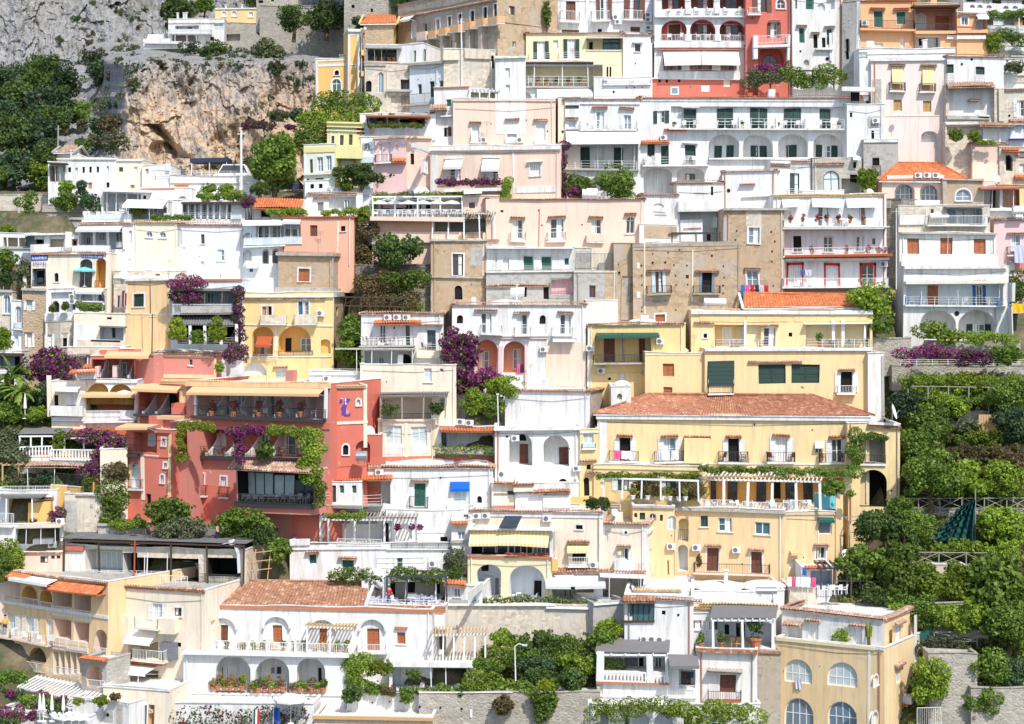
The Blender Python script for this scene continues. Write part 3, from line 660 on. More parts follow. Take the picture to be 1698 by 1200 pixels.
def leaf_mesh(name, blobs, leaf, mat, L, cap=9000, dens=1.25, flat_=False):
 C = []; Nn = []
 areas = [((b[3]*b[4])**1.6 + (b[3]*b[5])**1.6 + (b[4]*b[5])**1.6) / 3 for b in blobs]
 areas = [4 * math.pi * a ** (1/1.6) for a in areas]; tot = sum(areas)
 n_tot = min(cap, max(60, int(tot * dens / (leaf * leaf))))
 for b, a in zip(blobs, areas):
  n = max(8, int(n_tot * a / tot)); d = rng.normal(size=(n, 3)); d /= np.linalg.norm(d, axis=1)[:, None]
  r = rng.uniform(.70, 1.08, n) ** .7; p = d * r[:, None] * np.array(b[3:6]) + np.array(b[0:3]); C.append(p); Nn.append(d)
 C = np.concatenate(C); Nn = np.concatenate(Nn); n = len(C)
 nr = Nn * .7 + rng.normal(size=(n, 3)) * .65 + np.array([0, 0, .25]); nr /= np.linalg.norm(nr, axis=1)[:, None]
 t = np.cross(nr, rng.normal(size=(n, 3))); t /= np.linalg.norm(t, axis=1)[:, None] + 1e-9; s = np.cross(nr, t)
 sz = leaf * rng.uniform(.45, .95, n)[:, None]; asp = rng.uniform(.5, .9, n)[:, None]
 v = np.empty((n, 4, 3)); v[:, 0] = C - t*sz; v[:, 1] = C + s*sz*asp; v[:, 2] = C + t*sz; v[:, 3] = C - s*sz*asp
 v -= np.array(L); v = v.reshape(-1, 3)
 me = bpy.data.meshes.new(name); me.vertices.add(4*n); me.vertices.foreach_set('co', v.ravel().astype(np.float32))
 me.loops.add(4*n); me.loops.foreach_set('vertex_index', np.arange(4*n, dtype=np.int32)); me.polygons.add(n)
 me.polygons.foreach_set('loop_start', np.arange(0, 4*n, 4, dtype=np.int32)); me.update(calc_edges=True)
 ks = mat if isinstance(mat, (list, tuple)) else [mat]
 for k in ks: me.materials.append(M_(k))
 if len(ks) > 1:
  q = rng.random(len(blobs)); own = np.concatenate([np.full(max(8, int(n_tot * a / tot)), i) for i, a in enumerate(areas)])
  mi = np.where(rng.random(n) < .72, 0, rng.integers(1, len(ks), n)); me.polygons.foreach_set('material_index', mi.astype(np.int32))
 return me
def V(name, label, cat, box, mat, kind='bush', Y=None, dY=-.5, ry=None, group=None, trunk=0, leaf=None, dens=1.5, cap=6000, n=None):
 """foliage filling an image box at its own depth: bush and tree fill an ellipse, hedge and vine fill a box"""
 x0, x1, y0, y1 = box; R = random.Random(int(x0*7 + y0*13))
 if Y is None: Y = Dp(y1 + trunk) + dY
 a = at(x0, y1, Y); b = at(x1, y0, Y); rx = (b.x - a.x)/2; rz = (b.z - a.z)/2; cx = (a.x + b.x)/2; cz = (a.z + b.z)/2
 if ry is None: ry = min(rx, rz) if kind != 'vine' else .5
 cy = Y; m = min(rx, rz); blobs = []
 if kind in ('bush', 'tree'):
  n = n or int(min(46, 15 + 7 * rx / m * rz / m));
  for i in range(n):
   while True:
    p = (R.uniform(-1, 1), R.uniform(-1, 1), R.uniform(-1, 1))
    if p[0]**2 + p[1]**2 + p[2]**2 < 1: break
   r = R.uniform(.26, .46); k = .74
   blobs.append((cx + p[0]*rx*k, cy + p[1]*ry*k, cz + p[2]*rz*k, m*r*R.uniform(.9, 1.4), min(m, ry)*r, m*r*R.uniform(.8, 1.1)))
  for i in range(n // 2):                  # ragged outer twigs
   t, q = R.uniform(0, 6.28), R.uniform(-.8, 1); k = R.uniform(.84, 1.04); s = math.sqrt(1 - q*q); r = R.uniform(.08, .17)
   blobs.append((cx + rx*k*s*math.cos(t), cy + ry*k*s*math.sin(t), cz + rz*k*q, m*r*1.3, m*r, m*r))
 else:
  n = n or int(min(110, max(7, 3.6 * rx * rz / (m * m))));
  for i in range(n):
   r = R.uniform(.45, .95); q = (i + .5) / n
   px_, pz_ = (q * 2 - 1, R.uniform(-.55, .55)) if rx >= rz else (R.uniform(-.55, .55), q * 2 - 1)
   blobs.append((cx + px_*rx*.94, cy + R.uniform(-.8, .8)*ry*.7, cz + pz_*rz, m*r*R.uniform(1, 1.7), max(.12, min(m, ry)*r), m*r*R.uniform(.8, 1.2)))
 if leaf is None: leaf = min(.42, max(.12, .07 * m + .085)) * (1 if Y < 240 else 1.25) * R.uniform(.75, 1.3)
 L = Vector((cx, cy, a.z))
 if kind == 'tree':
  zb = a.z - trunk * Y / FP - .6; L = Vector((cx, cy, zb + .6)); root = empty(name, L); tag(root, label, cat, group)
  tb = MB(); w = max(.14, m * .10); top = (cx + rx*.1, cy, cz - rz*.15); mid = (cx + R.uniform(-.3, .3), cy, (zb + cz)/2)
  tb.tube((cx - .1, cy, zb), mid, w*1.3, 'bark', 7, w); tb.tube(mid, top, w, 'bark', 7, w*.6)
  for i in range(5): bb = blobs[R.randrange(len(blobs))]; tb.tube(top if i % 2 else mid, bb[:3], w*.5, 'bark', 5, w*.2)
  tb.build('trunk', L, root)
  me = leaf_mesh('crown', blobs, leaf, mat, L, cap, dens); o = bpy.data.objects.new('crown', me); COL.objects.link(o); o.parent = root; return root
 me = leaf_mesh(name, blobs, leaf, mat, L, cap, dens); o = bpy.data.objects.new(name, me); COL.objects.link(o); o.location = L
 return tag(o, label, cat, group)
# small things
def pos(h, px, py, o, face='F'):
 pl = {'F': h.F, 'R': h.R, 'L': h.Lf}[face]; a, z = pl.hit(px, py, o); return Vector(pl.P(a, z, o))
PROTO = {}
def inst(kind, make, name, L, label, cat, group=None, rz=0.0, sc=1.0):
 if kind not in PROTO:
  mb = MB(); make(mb); o = mb.build(name, Vector((0, 0, 0)), sag=False); PROTO[kind] = o.data; bpy.data.objects.remove(o)
 o = bpy.data.objects.new(name, PROTO[kind]); COL.objects.link(o); o.location = L; o.rotation_euler = (0, 0, rz); o.scale = (sc, sc, sc)
 return tag(o, label, cat, group)
def mk_chair(k):
 def f(mb):
  mb.box(-.24, .24, -.23, .23, .42, .47, k); mb.quadbox([(-.24,.19,.47),(.24,.19,.47),(.24,.24,.47),(-.24,.24,.47),(-.24,.27,.9),(.24,.27,.9),(.24,.32,.9),(-.24,.32,.9)], k)
  for x in (-.22, .22):
   for y in (-.21, .21): mb.tube((x*1.08, y*1.08, 0), (x, y, .43), .025, k, 4)
   mb.tube((x, -.2, .64), (x, .24, .66), .025, k, 4); mb.tube((x, -.2, .45), (x, -.2, .64), .02, k, 4)
 return f
def mk_table(k, k2):
 def f(mb):
  mb.lathe((0, 0, .70), [(.02, 0), (.46, 0), (.47, .02), (.46, .045), (.02, .05)], k, 14); mb.tube((0, 0, .03), (0, 0, .7), .04, k2, 6); mb.lathe((0, 0, 0), [(.25, 0), (.25, .03), (.05, .05)], k2, 10)
 return f
def mk_parasol(k, k2='wf', closed=False):
 def f(mb):
  mb.lathe((0, 0, 0), [(.28, 0), (.28, .07), (.06, .1)], k2, 10); mb.tube((0, 0, .05), (0, 0, 2.5), .035, k2, 6)
  if closed: mb.lathe((0, 0, .9), [(.05, 0), (.17, .15), (.13, .9), (.05, 1.5), (.01, 1.65)], k, 8); return
  n = 8; q = mb.mi(k); i = len(mb.v); mb.v.append((0, 0, 2.62))
  for j in range(n): t = 2*math.pi*j/n; mb.v.append((.75*math.cos(t), .75*math.sin(t), 2.42)); mb.v.append((1.45*math.cos(t), 1.45*math.sin(t), 2.12)); mb.v.append((1.45*math.cos(t), 1.45*math.sin(t), 1.96))
  for j in range(n):
   a, b = i+1+3*j, i+1+3*((j+1) % n); mb.f += [(i, a, b), (a, a+1, b+1, b), (a+1, a+2, b+2, b+1)]; mb.m += [q]*3
   t = 2*math.pi*j/n; mb.tube((0, 0, 2.15), (1.4*math.cos(t), 1.4*math.sin(t), 2.1), .012, k2, 4)
 return f
def mk_lounger(mb):
 mb.box(-.3, .3, -.95, .4, .26, .34, 'wf'); mb.quadbox([(-.3,.4,.26),(.3,.4,.26),(.3,.4,.34),(-.3,.4,.34),(-.3,.95,.62),(.3,.95,.62),(.3,.93,.7),(-.3,.93,.7)], 'wf')
 for x in (-.26, .26):
  for y in (-.85, .3): mb.tube((x, y, 0), (x, y, .27), .025, 'wf', 4)
def potted(L, label, group=None, mat='g1', sc=1.0, pot='pot', h=.5):
 root = empty('potted_plant', L); tag(root, label, 'potted plant', group); mb = MB()
 mb.lathe(L, [(.13*sc, 0), (.20*sc, .30*sc), (.23*sc, .30*sc), (.23*sc, .36*sc), (.02, .33*sc)], pot, 10); mb.build('pot', L, root)
 R = random.Random(int(L.x*31)); bl = [(L.x + R.uniform(-.16, .16)*sc, L.y + R.uniform(-.12, .12)*sc, L.z + (.42 + R.uniform(0, h))*sc, .2*sc, .2*sc, .2*sc) for _ in range(5)]
 me = leaf_mesh('foliage', bl, .10*sc + .03, mat, L, 160, 1.2); o = bpy.data.objects.new('foliage', me); COL.objects.link(o); o.parent = root
def chairs(h, xs, py, o, k='wf', label='', group=None, table=None):
 for i, x in enumerate(xs): inst('chair' + k, mk_chair(k), 'chair', pos(h, x, py, o), label, 'chair', group, random.Random(int(x)).uniform(-3, 3))
 for x in (table or []): inst('table' + k, mk_table(k, k), 'table', pos(h, x, py, o - .35), label.replace('chair', 'table'), 'table', (group or '').replace('chairs', 'tables') or None)
def cloth(h, x0, x1, y0, y1, o, k, label, cat='laundry', group=None, name='laundry', lines=True):
 pl = h.F; a0, a1, z0, z1 = pl.rect(x0, x1, y0, y1, o); mb = MB(); n = 8; R = random.Random(int(x0 * 3)); top = [pl.P(a0 + (a1-a0)*i/n, z1 - .04*math.sin(math.pi*i/n), o) for i in range(n+1)]; ph = R.uniform(0, 6)
 bot = [pl.P(a0 + (a1-a0)*i/n, z0 + R.uniform(-.03, .03), o + .07*math.sin(i*1.7 + ph)) for i in range(n+1)]; mid = [pl.P(a0 + (a1-a0)*i/n, (z0+z1)/2, o + .05*math.sin(i*1.7 + ph + .6)) for i in range(n+1)]
 q = mb.mi(k); mb.v += [tuple(p) for p in top + mid + bot]; N = n + 1
 for r in (0, N):
  for i in range(n): mb.f.append((r+i, r+i+1, r+N+i+1, r+N+i)); mb.m.append(q)
 L = Vector(pl.P((a0+a1)/2, z0, o)); ob = mb.build(name, L); return tag(ob, label, cat, group)
def pergola(label, h, x0, x1, ytop, ybot, o0, o1, k='wf', nposts=4, slat=None, nsl=10, cover=None, cat='pergola', name='pergola', drop=0.0, pw=.07, frontbeam=True):
 """posts at offset o1 under a flat roof of beams between offsets o0 and o1 of a house front"""
 pl = h.F; a0, a1, z0, z1 = pl.rect(x0, x1, ytop, ybot, o1); L = Vector(pl.P((a0+a1)/2, z0, (o0+o1)/2)); root = empty(name, L); tag(root, label, cat)
 for i in range(nposts):
  b = MB(); c = a0 + .1 + (a1 - a0 - .2) * i / max(1, nposts - 1); pl.box(b, c - pw, c + pw, z0, z1 - .1, o1 - pw, o1 + pw, k); b.build('post', L, root)
 b = MB(); zb = z1 + drop
 if frontbeam: pl.box(b, a0, a1, z1 - .1, z1 + .06, o1 - .09, o1 + .09, k); b.build('beam', L, root); b = MB(); pl.box(b, a0, a1, zb - .1, zb + .06, o0 - .09, o0 + .09, k); b.build('beam', L, root)
 if slat:
  b = MB(); P = pl.P
  for i in range(nsl + 1):
   c = a0 + (a1 - a0) * i / nsl; w = .05
   b.quadbox([P(c-w,zb+.065,o0-.2),P(c+w,zb+.065,o0-.2),P(c+w,z1+.065,o1+.3),P(c-w,z1+.065,o1+.3),P(c-w,zb+.19,o0-.2),P(c+w,zb+.19,o0-.2),P(c+w,z1+.19,o1+.3),P(c-w,z1+.19,o1+.3)], slat)
  b.build('slats', L, root)
 if cover:
  b = MB(); P = pl.P; e = .15
  b.quadbox([P(a0-e,zb+.2,o0-e),P(a1+e,zb+.2,o0-e),P(a1+e,z1+.2,o1+e),P(a0-e,z1+.2,o1+e),P(a0-e,zb+.25,o0-e),P(a1+e,zb+.25,o0-e),P(a1+e,z1+.25,o1+e),P(a0-e,z1+.25,o1+e)], cover); b.build('roof_cover', L, root)
 return root
def person(L, label, top='red', legs='jean', rz=0.0, sc=1.0, arm=0.3):
 J = {'pel':(0,0,.95),'chest':(0,0,1.32),'neck':(0,0,1.50),'head':(0,-.02,1.66),'lsh':(.18,0,1.42),'lel':(.26,.02,1.14),'lha':(.28,-.12,.92),'rsh':(-.18,0,1.42),'rel':(-.27,-.05,1.16),'rha':(-.25,-.28,1.16 - arm*.5),'lhip':(.1,0,.9),'lkn':(.11,-.05,.5),'lan':(.11,.04,.08),'lto':(.12,-.14,.03),'rhip':(-.1,0,.9),'rkn':(-.11,-.02,.5),'ran':(-.12,.05,.08),'rto':(-.13,-.13,.03)}
 R = {'pel':.14,'chest':.16,'neck':.055,'head':.105,'lsh':.07,'lel':.05,'lha':.035,'rsh':.07,'rel':.05,'rha':.035,'lhip':.09,'lkn':.06,'lan':.042,'lto':.035,'rhip':.09,'rkn':.06,'ran':.042,'rto':.035}
 E = [('pel','chest'),('chest','neck'),('neck','head'),('chest','lsh'),('lsh','lel'),('lel','lha'),('chest','rsh'),('rsh','rel'),('rel','rha'),('pel','lhip'),('lhip','lkn'),('lkn','lan'),('lan','lto'),('pel','rhip'),('rhip','rkn'),('rkn','ran'),('ran','rto')]
 ks = list(J); root = empty('person', L); root.rotation_euler = (0, 0, rz); root.scale = (sc,)*3; tag(root, label, 'person')
 def sk(nm, keep, grow, k):
  kk = [x for x in ks if x in keep]; me = bpy.data.meshes.new(nm); me.from_pydata([J[x] for x in kk], [(kk.index(a), kk.index(b)) for a, b in E if a in kk and b in kk], [])
  me.materials.append(M_(k)); o = bpy.data.objects.new(nm, me); COL.objects.link(o); o.parent = root; md = o.modifiers.new('skin', 'SKIN');
  for x, sv in zip(kk, me.skin_vertices[0].data): sv.radius = (R[x]*grow, R[x]*grow*.85)
  me.skin_vertices[0].data[0].use_root = True; o.modifiers.new('sub', 'SUBSURF').levels = 1; return o
 sk('body', ks, 1.0, 'skin'); sk('trousers', ('pel','lhip','lkn','rhip','rkn','lan','ran'), 1.16, legs)
 if top: sk('shirt', ('pel','chest','lsh','rsh','lel','rel'), 1.14, top)
 mb = MB(); mb.lathe(L + Vector((0, .015, 1.66)), [(.118, -.02), (.125, .05), (.09, .11), (.02, .135)], 'hair', 10); mb.build('hair', L, root)
 mb = MB()
 for x in (-.04, .04): mb.box(L.x+x-.014, L.x+x+.014, L.y-.128, L.y-.11, L.z+1.665, L.z+1.685, 'kk')
 mb.quadbox([(L.x-.016,L.y-.11,L.z+1.62),(L.x+.016,L.y-.11,L.z+1.62),(L.x+.012,L.y-.15,L.z+1.62),(L.x-.012,L.y-.15,L.z+1.62),(L.x-.01,L.y-.11,L.z+1.67),(L.x+.01,L.y-.11,L.z+1.67),(L.x+.008,L.y-.12,L.z+1.67),(L.x-.008,L.y-.12,L.z+1.67)], 'skin'); mb.build('face', L, root)
# terrain
def sst(a, b, x): t = np.clip((x - a) / (b - a), 0, 1); return t * t * (3 - 2 * t)
def vnoise(x, y, seed):
 def hsh(i, j): v = np.sin(i * 127.1 + j * 311.7 + seed * 74.7) * 43758.5453; return v - np.floor(v)
 xi, yi = np.floor(x), np.floor(y); fx, fy = x - xi, y - yi; fx = fx*fx*(3-2*fx); fy = fy*fy*(3-2*fy)
 return (hsh(xi, yi)*(1-fx) + hsh(xi+1, yi)*fx)*(1-fy) + (hsh(xi, yi+1)*(1-fx) + hsh(xi+1, yi+1)*fx)*fy
def fbm(x, y, seed, o=5):
 r = 0; a = .5
 for i in range(o): r = r + a * vnoise(x, y, seed + i); x, y, a = x*2.03, y*2.03, a*.5
 return r
def grid_obj(name, X, Y, Z, mat, smooth=True, kind='structure'):
 n, m = X.shape; v = np.stack([X, Y, Z], -1).reshape(-1, 3); me = bpy.data.meshes.new(name)
 i = np.arange(n*m).reshape(n, m); f = np.stack([i[:-1,:-1], i[:-1,1:], i[1:,1:], i[1:,:-1]], -1).reshape(-1, 4)
 me.vertices.add(len(v)); me.vertices.foreach_set('co', v.ravel().astype(np.float32)); me.loops.add(f.size); me.loops.foreach_set('vertex_index', f.ravel().astype(np.int32))
 me.polygons.add(len(f)); me.polygons.foreach_set('loop_start', np.arange(0, f.size, 4, dtype=np.int32)); me.update(calc_edges=True)
 me.polygons.foreach_set('use_smooth', [smooth]*len(f)); me.materials.append(mat); o = bpy.data.objects.new(name, me); COL.objects.link(o)
 return tag(o, kind=kind)
NEAR = [(1600, 880, 150, 420), (1500, 1000, 40, 120), (1440, 960, 80, 50), (90, 740, 120, 160), (20, 680, 60, 90), (350, 895, 130, 30), (455, 900, 40, 40), (650, 480, 60, 45), (580, 560, 22, 60), (930, 1100, 130, 75), (730, 1085, 70, 30), (60, 370, 100, 70), (600, 400, 18, 60), (1445, 520, 50, 50), (800, 660, 40, 40), (1610, 600, 110, 40)]
def hillz(x, Y):
 x = np.asarray(x, float); Y = np.asarray(Y, float); px = x / np.maximum(Y, 1) * FP + CX; py0 = 1200 * (1 - (Y - 155) / 60.0)
 near = np.zeros_like(px)
 for cx, cy, rx, ry in NEAR: near = np.maximum(near, 1 - sst(.75, 1.35, np.sqrt(((px - cx)/rx)**2 + ((py0 - cy)/ry)**2)))
 far = np.maximum(1 - sst(.6, 1.3, np.sqrt(((px - 60)/150)**2 + ((py0 - 1090)/90)**2)), 1 - sst(.6, 1.3, np.sqrt(((px - 340)/110)**2 + ((py0 - 810)/70)**2)))
 y = Y - (7.5 - 6.0 * near + 8 * far); py = 1200 * (1 - (y - 155) / 60.0); z = (HZ - py) / FP * y
 zl = (HZ - 318.0) / FP * 199 + np.maximum(Y - 199, 0) * .05; m = 1 - sst(600, 740, px)
 return np.where(Y > 199, z * (1 - m) + np.minimum(z, zl) * m, z)
def earth_mat():
 m, n, l, b, o = newmat('hillside_earth'); v = mapped(n, l, (1, 1, 1)); a = noise(n, l, v, .25, 8, .7); c = noise(n, l, v, 2.5, 8, .75)
 r = ramp(n, [(.32, (.26, .21, .14)), (.48, (.15, .125, .07)), (.58, (.07, .085, .03)), (.7, (.30, .27, .22))]); l.new(a.outputs[0], r.inputs[0])
 l.new(mix(n, l, c.outputs[0], (.5, .5, .5), (1.2, 1.2, 1.2), 'MIX'), b.inputs['Base Color']); k = mix(n, l, .85, r.outputs[0], r.outputs[0]); mm = mix(n, l, .6, r.outputs[0], c.outputs[1], 'OVERLAY'); l.new(mm, b.inputs['Base Color'])
 b.inputs['Roughness'].default_value = .95; bump(n, l, b, c.outputs[0], .9, .25); return m
ys = np.concatenate([np.linspace(60, 150, 20), np.linspace(151, 290, 150), np.linspace(300, 900, 20)]); tx = np.linspace(-.55, .55, 160)
YY, TX = np.meshgrid(ys, tx, indexing='ij'); XX = TX * np.maximum(YY, 150)
ZZ = hillz(XX, YY); ZZ = np.where(YY > 290, hillz(XX, np.full_like(YY, 290.)) + (YY - 290) * .3, ZZ); ZZ = np.maximum(ZZ + (fbm(XX*.22, YY*.22, 3) - .5) * 1.1, -75)
grid_obj('hillside_ground', XX, YY, ZZ, earth_mat())
def sea_mat():
 m, n, l, b, o = newmat('sea_water'); v = mapped(n, l, (1, 1, 1)); t = noise(n, l, v, .3, 6, .6); b.inputs['Base Color'].default_value = (.02, .10, .16, 1); b.inputs['Roughness'].default_value = .15; bump(n, l, b, t.outputs[0], .4, .4); return m
gx, gy = np.meshgrid(np.linspace(-3000, 3000, 5), np.linspace(-4000, 140, 5), indexing='ij'); grid_obj('sea', gx, gy, gx*0 - 60.0, sea_mat())
def rock_mat():
 m, n, l, b, o = newmat('limestone_cliff'); v = mapped(n, l, (1, 1, 1)); vs = mapped(n, l, (.5, .3, .03))
 a = noise(n, l, v, .09, 10, .72); c = noise(n, l, v, .8, 10, .75); s = noise(n, l, vs, 1.0, 7, .7); g = n.new('ShaderNodeNewGeometry'); sp = n.new('ShaderNodeSeparateXYZ'); l.new(g.outputs['Position'], sp.inputs[0])
 r = ramp(n, [(.30, (.24, .24, .24)), (.5, (.37, .365, .36)), (.68, (.51, .49, .47))]); l.new(c.outputs[0], r.inputs[0])
 mr = n.new('ShaderNodeMapRange'); mr.inputs[1].default_value = 36; mr.inputs[2].default_value = 26; l.new(sp.outputs[2], mr.inputs[0])
 m2 = n.new('ShaderNodeMapRange'); m2.inputs[1].default_value = -62; m2.inputs[2].default_value = -54; l.new(sp.outputs[0], m2.inputs[0])
 rs = ramp(n, [(.34, (0, 0, 0)), (.48, (1, 1, 1))]); l.new(s.outputs[0], rs.inputs[0]); f = n.new('ShaderNodeMath'); f.operation = 'MULTIPLY'; l.new(mr.outputs[0], f.inputs[0]); l.new(rs.outputs[0], f.inputs[1])
 f2 = n.new('ShaderNodeMath'); f2.operation = 'MULTIPLY'; l.new(f.outputs[0], f2.inputs[0]); l.new(m2.outputs[0], f2.inputs[1])
 oc = ramp(n, [(.35, (.68, .45, .27)), (.6, (.76, .61, .46))]); l.new(c.outputs[0], oc.inputs[0]); k = mix(n, l, f2.outputs[0], r.outputs[0], oc.outputs[0])
 st = noise(n, l, vs, 2.2, 6, .7); r3 = ramp(n, [(.53, (0, 0, 0)), (.62, (.7, .7, .7))]); l.new(st.outputs[0], r3.inputs[0]); k = mix(n, l, r3.outputs[0], k, (.22, .22, .23))
 gr = ramp(n, [(.56, (0, 0, 0)), (.66, (.8, .8, .8))]); l.new(a.outputs[0], gr.inputs[0]); k = mix(n, l, gr.outputs[0], k, (.085, .10, .05))
 vk = mapped(n, l, (.8, .4, .09)); kv = n.new('ShaderNodeTexVoronoi'); kv.feature = 'DISTANCE_TO_EDGE'; kv.inputs['Scale'].default_value = .55; l.new(vk, kv.inputs['Vector']); kr = ramp(n, [(.0, (.4,)*3), (.04, (0, 0, 0))]); l.new(kv.outputs[0], kr.inputs[0]); k = mix(n, l, kr.outputs[0], k, (.16, .15, .145))
 l.new(k, b.inputs['Base Color']); b.inputs['Roughness'].default_value = .95
 c2 = noise(n, l, v, 1.1, 12, .82); bump(n, l, b, c2.outputs[0], .8, .7); return m
PX, PY = np.meshgrid(np.linspace(-420, 800, 620), np.linspace(-260, 345, 380), indexing='xy')
e = sst(105, 68, PY) if False else 1 - sst(66, 104, PY + 14*(fbm(PX*.02, PY*.0+2, 5)-.5))
lower = 258 + (320 - PY) * .085; upper = 345 + (70 - PY) * .12
crag = lower * (1 - e) + upper * e
slope = 258 + np.clip((310 - PY) / 215, 0, 1) * 80 + np.clip(95 - PY, 0, 400) * .12
w = sst(140, 215, PX + 20*(fbm(PY*.03, PX*0, 9)-.5)); D_ = slope * (1 - w) + crag * w
def cells(x, y, seed): i, j = np.floor(x), np.floor(y); v = np.sin(i*127.1 + j*311.7 + seed*74.7)*43758.5453; return v - np.floor(v)
wx, wy = PX + 26*(fbm(PX*.03, PY*.03, 91) - .5), PY + 40*(fbm(PX*.03, PY*.02, 95) - .5)
D_ = D_ + (fbm(PX*.016, PY*.006, 21, 5) - .5) * 18 + (cells(wx*.028 + wy*.008, wy*.010, 3) - .5) * 2.0 + (cells(wx*.07 - wy*.012, wy*.028, 5) - .5) * 1.2 + (cells(wx*.16, wy*.09, 7) - .5) * .6 + (fbm(PX*.12, PY*.07, 41, 5) - .5) * 1.9
cv = ((PX - 270 - .35*(PY - 250))/22)**2 + ((PY - 256)/22)**2; D_ = D_ + 6 * np.clip(1.15 - cv, 0, 1)**.5 * (PY > 228) + 5*np.exp(-(((PX-300+.9*(258-PY))/10)**2)) * ((PY > 205) & (PY < 262))
grid_obj('cliff', (PX - CX) * D_ / FP, D_, (HZ - PY) * D_ / FP, rock_mat(), smooth=False)
# top of the picture
H('villa','white cliff-top villa with stacked terraces and three white chimneys',(279,372,31,74),'W','''r 285 328 56 69 3 W;h 290,310,326 56 13 2 .2
r 290 330 42 53 2 W;W 312 44 16 8 t;W 292 44 7 8 k
b 279 350 54 6 1.6 g W;k 279 372 36 38 W .15
w 362 38 16 12 p;w 352 60 6 7 k;C 295,305,309 21 31 3''',Y=318,dep=14,cat='villa')
H('villa','long ochre villa on the cliff top beside the white one with three arched windows',(357,442,14,38),'Y','a 372,389,416 19 7 9 c#;w 436 20 5 8 k#;k 357 442 13 15 W .2;C 375,401 8 14 2.5',Y=322,dep=14,cat='villa')
H('stone_wall','pale retaining wall under the ochre cliff villa',(374,446,38,67),'sl','w 352 60 5 6 k; r 375 398 56 68 1 st',Y=320,dep=10,cat='stone wall')
H('stone_wall','grey sloping retaining wall below the white cliff villa',(238,330,76,97),'sl','',Y=315,dep=10,cat='stone wall')
H('terrace','white cliff-edge terrace slab with parapet beside the cliff villa',(238,332,69,76),'W','q 238 282 64 70 W 0; s 240 300 70 .6 W',Y=314,dep=8,cat='terrace',ext=.5)
H('canopy_tent','small white canopy on the left end of the cliff terrace',(246,271,58,67),'gc','n 246 271 58 66 1.5 wc',Y=317,dep=3,cat='canopy',ext=1)
H('stone_wall','old weathered stone wall of a ruin on the hilltop left of the long tan building',(570,645,-5,42),'sl','w 585 8 5 6 k; w 616 14 4 6 k',Y=238,cat='ruin')
H('stone_house','stone farmhouse wall at the very top edge beside a dark tree',(425,494,-12,14),'sl','w 432 0 8 5 k; w 452 -4 5 6 k; w 449 22 4 6 k',Y=300,cat='stone house')
H('stone_wall','stone terrace wall behind the dark trees above the crag',(430,575,10,60),'sl','',Y=296,cat='stone wall')
H('long_building','long weathered tan building with a row of shuttered balcony doors seen at an angle',(660,825,-8,92),'Tg','''w 705 36 6 27 g;l 686 32 9 30 .5 W;w 727 30 6 20 dd#;w 746 26 5 27 k#;w 763 22 5 28 k#;w 783 17 6 28 k#;w 804 11 6 28 k#;w 821 6 5 30 k#
b 690 706 65 13 1.1 Pe;b 709 722 61 11 1.1 Or;b 727 740 56 11 1.1 Or;b 746 761 51 11 1.1 Or;b 768 781 46 11 1.1 Or;b 788 802 41 11 1.1 Or;b 808 824 38 11 1.1 Or
c 660 825 13;n 672 690 24 30 1 wc
k 716 720 62 100 Tg .9;k 739 744 57 100 Tg .9;k 760 765 53 100 Tg .9;k 782 788 48 100 Tg .9;k 803 808 44 100 Tg .9
w 712 76 5 14 g;w 750 66 4 16 k;w 776 64 5 14 k;w 796 62 5 14 k
R;w 849 10 10 15 n;k 826 904 40 41 Ta .1;w 852 68 6 10 r''',rot=-50,ax=825,Y=204,dep=19,side='Ta',cat='long building',seed=3)  # front greyer than the side: its shade is put into the colour
H('house','brick gable house behind the yellow bell tower',(604,652,38,80),'sb','k 604 652 38 40 st .1; L; w 600 50 4 8 k',Y=214,roof='t27',tile='tileo',dep=9,cat='house',side='Yo')
H('chapel','yellow chapel front with white borders and a green arched window',(524,580,97,172),'Yo','f 524 527.5 98 165 W;f 574 580 98 165 W;f 527.5 574 98 101 W;f 527.5 574 106 110 W;a 558.5 131 15 26 t#;a 559 117 7 8 k#;k 524 580 165 172 Wb .12;C 566 92 98 6',Y=208,dep=10,cat='chapel')
H('bell_tower','tall narrow yellow bell tower with white corner bands',(577,597,50,160),'Yo','''f 577 581 52 160 W;f 593 597 52 160 W;k 576.5 597.5 49 53 W .3;f 581 593 107 109 W;f 581 593 53 59 W
R;w 601 84 3 9 k;w 601 120 3 8 k;k 597 604 49 53 W .3;f 599 600 53 160 W''',Y=207,dep=4.5,rot=12,side='Yo',cat='tower')
H('house','roofed terrace house with a shaded white back wall and pots on its parapet',(607,664,74,106),'Wd','r 609 662 77 102 3 Wb;W 660 84 5 18 t;h 621,633 77 25 .8 .1;s 605 666 75 1.2 Gr .3;k 607 664 102 106 Ta .2',Y=206.5,dep=8)
H('house','white block with a green door right of the roofed terrace',(658,700,73,105),'W','''w 688 84 4 20 g; w 704 82 4 22 g''',Y=206,rot=-20,dep=6)
H('stone_house','pale crumbling stone house with tall arched windows below the brick gable',(604,686,105,182),'Be','a 631 120 9 34 B;a 612 134 8 18 k;l 611 134 9 18 .8 Ta;r 664 679 130 148 2 Gr;W 673 134 9 13 t;k 604 640 107 110 Gr .15;k 640 686 148 152 Gr .5;C 637 112 186 2 Sa;w 625 180 10 6 k;r 648 684 158 172 .4 Be;k 641 643 118 185 Pe .1',Y=204,dep=9,cat='stone house')
H('house','shade-tinted white house with green shutters and a long sloping balcony left of the terraces',(680,740,102,178),'Wb','w 696 138 7 18 g;w 717 134 8 27 G;w 732 133 7 13 g;b 664 722 172 17 .9 k Tg;k 680 740 103 107 Tg .5;h 725 112 25 1.5 .1 W;o 694,716,729 130 1',rot=-28,ax=738,Y=201.5,dep=9,side='Be')  # white wall given the blue of its shade as plaster colour
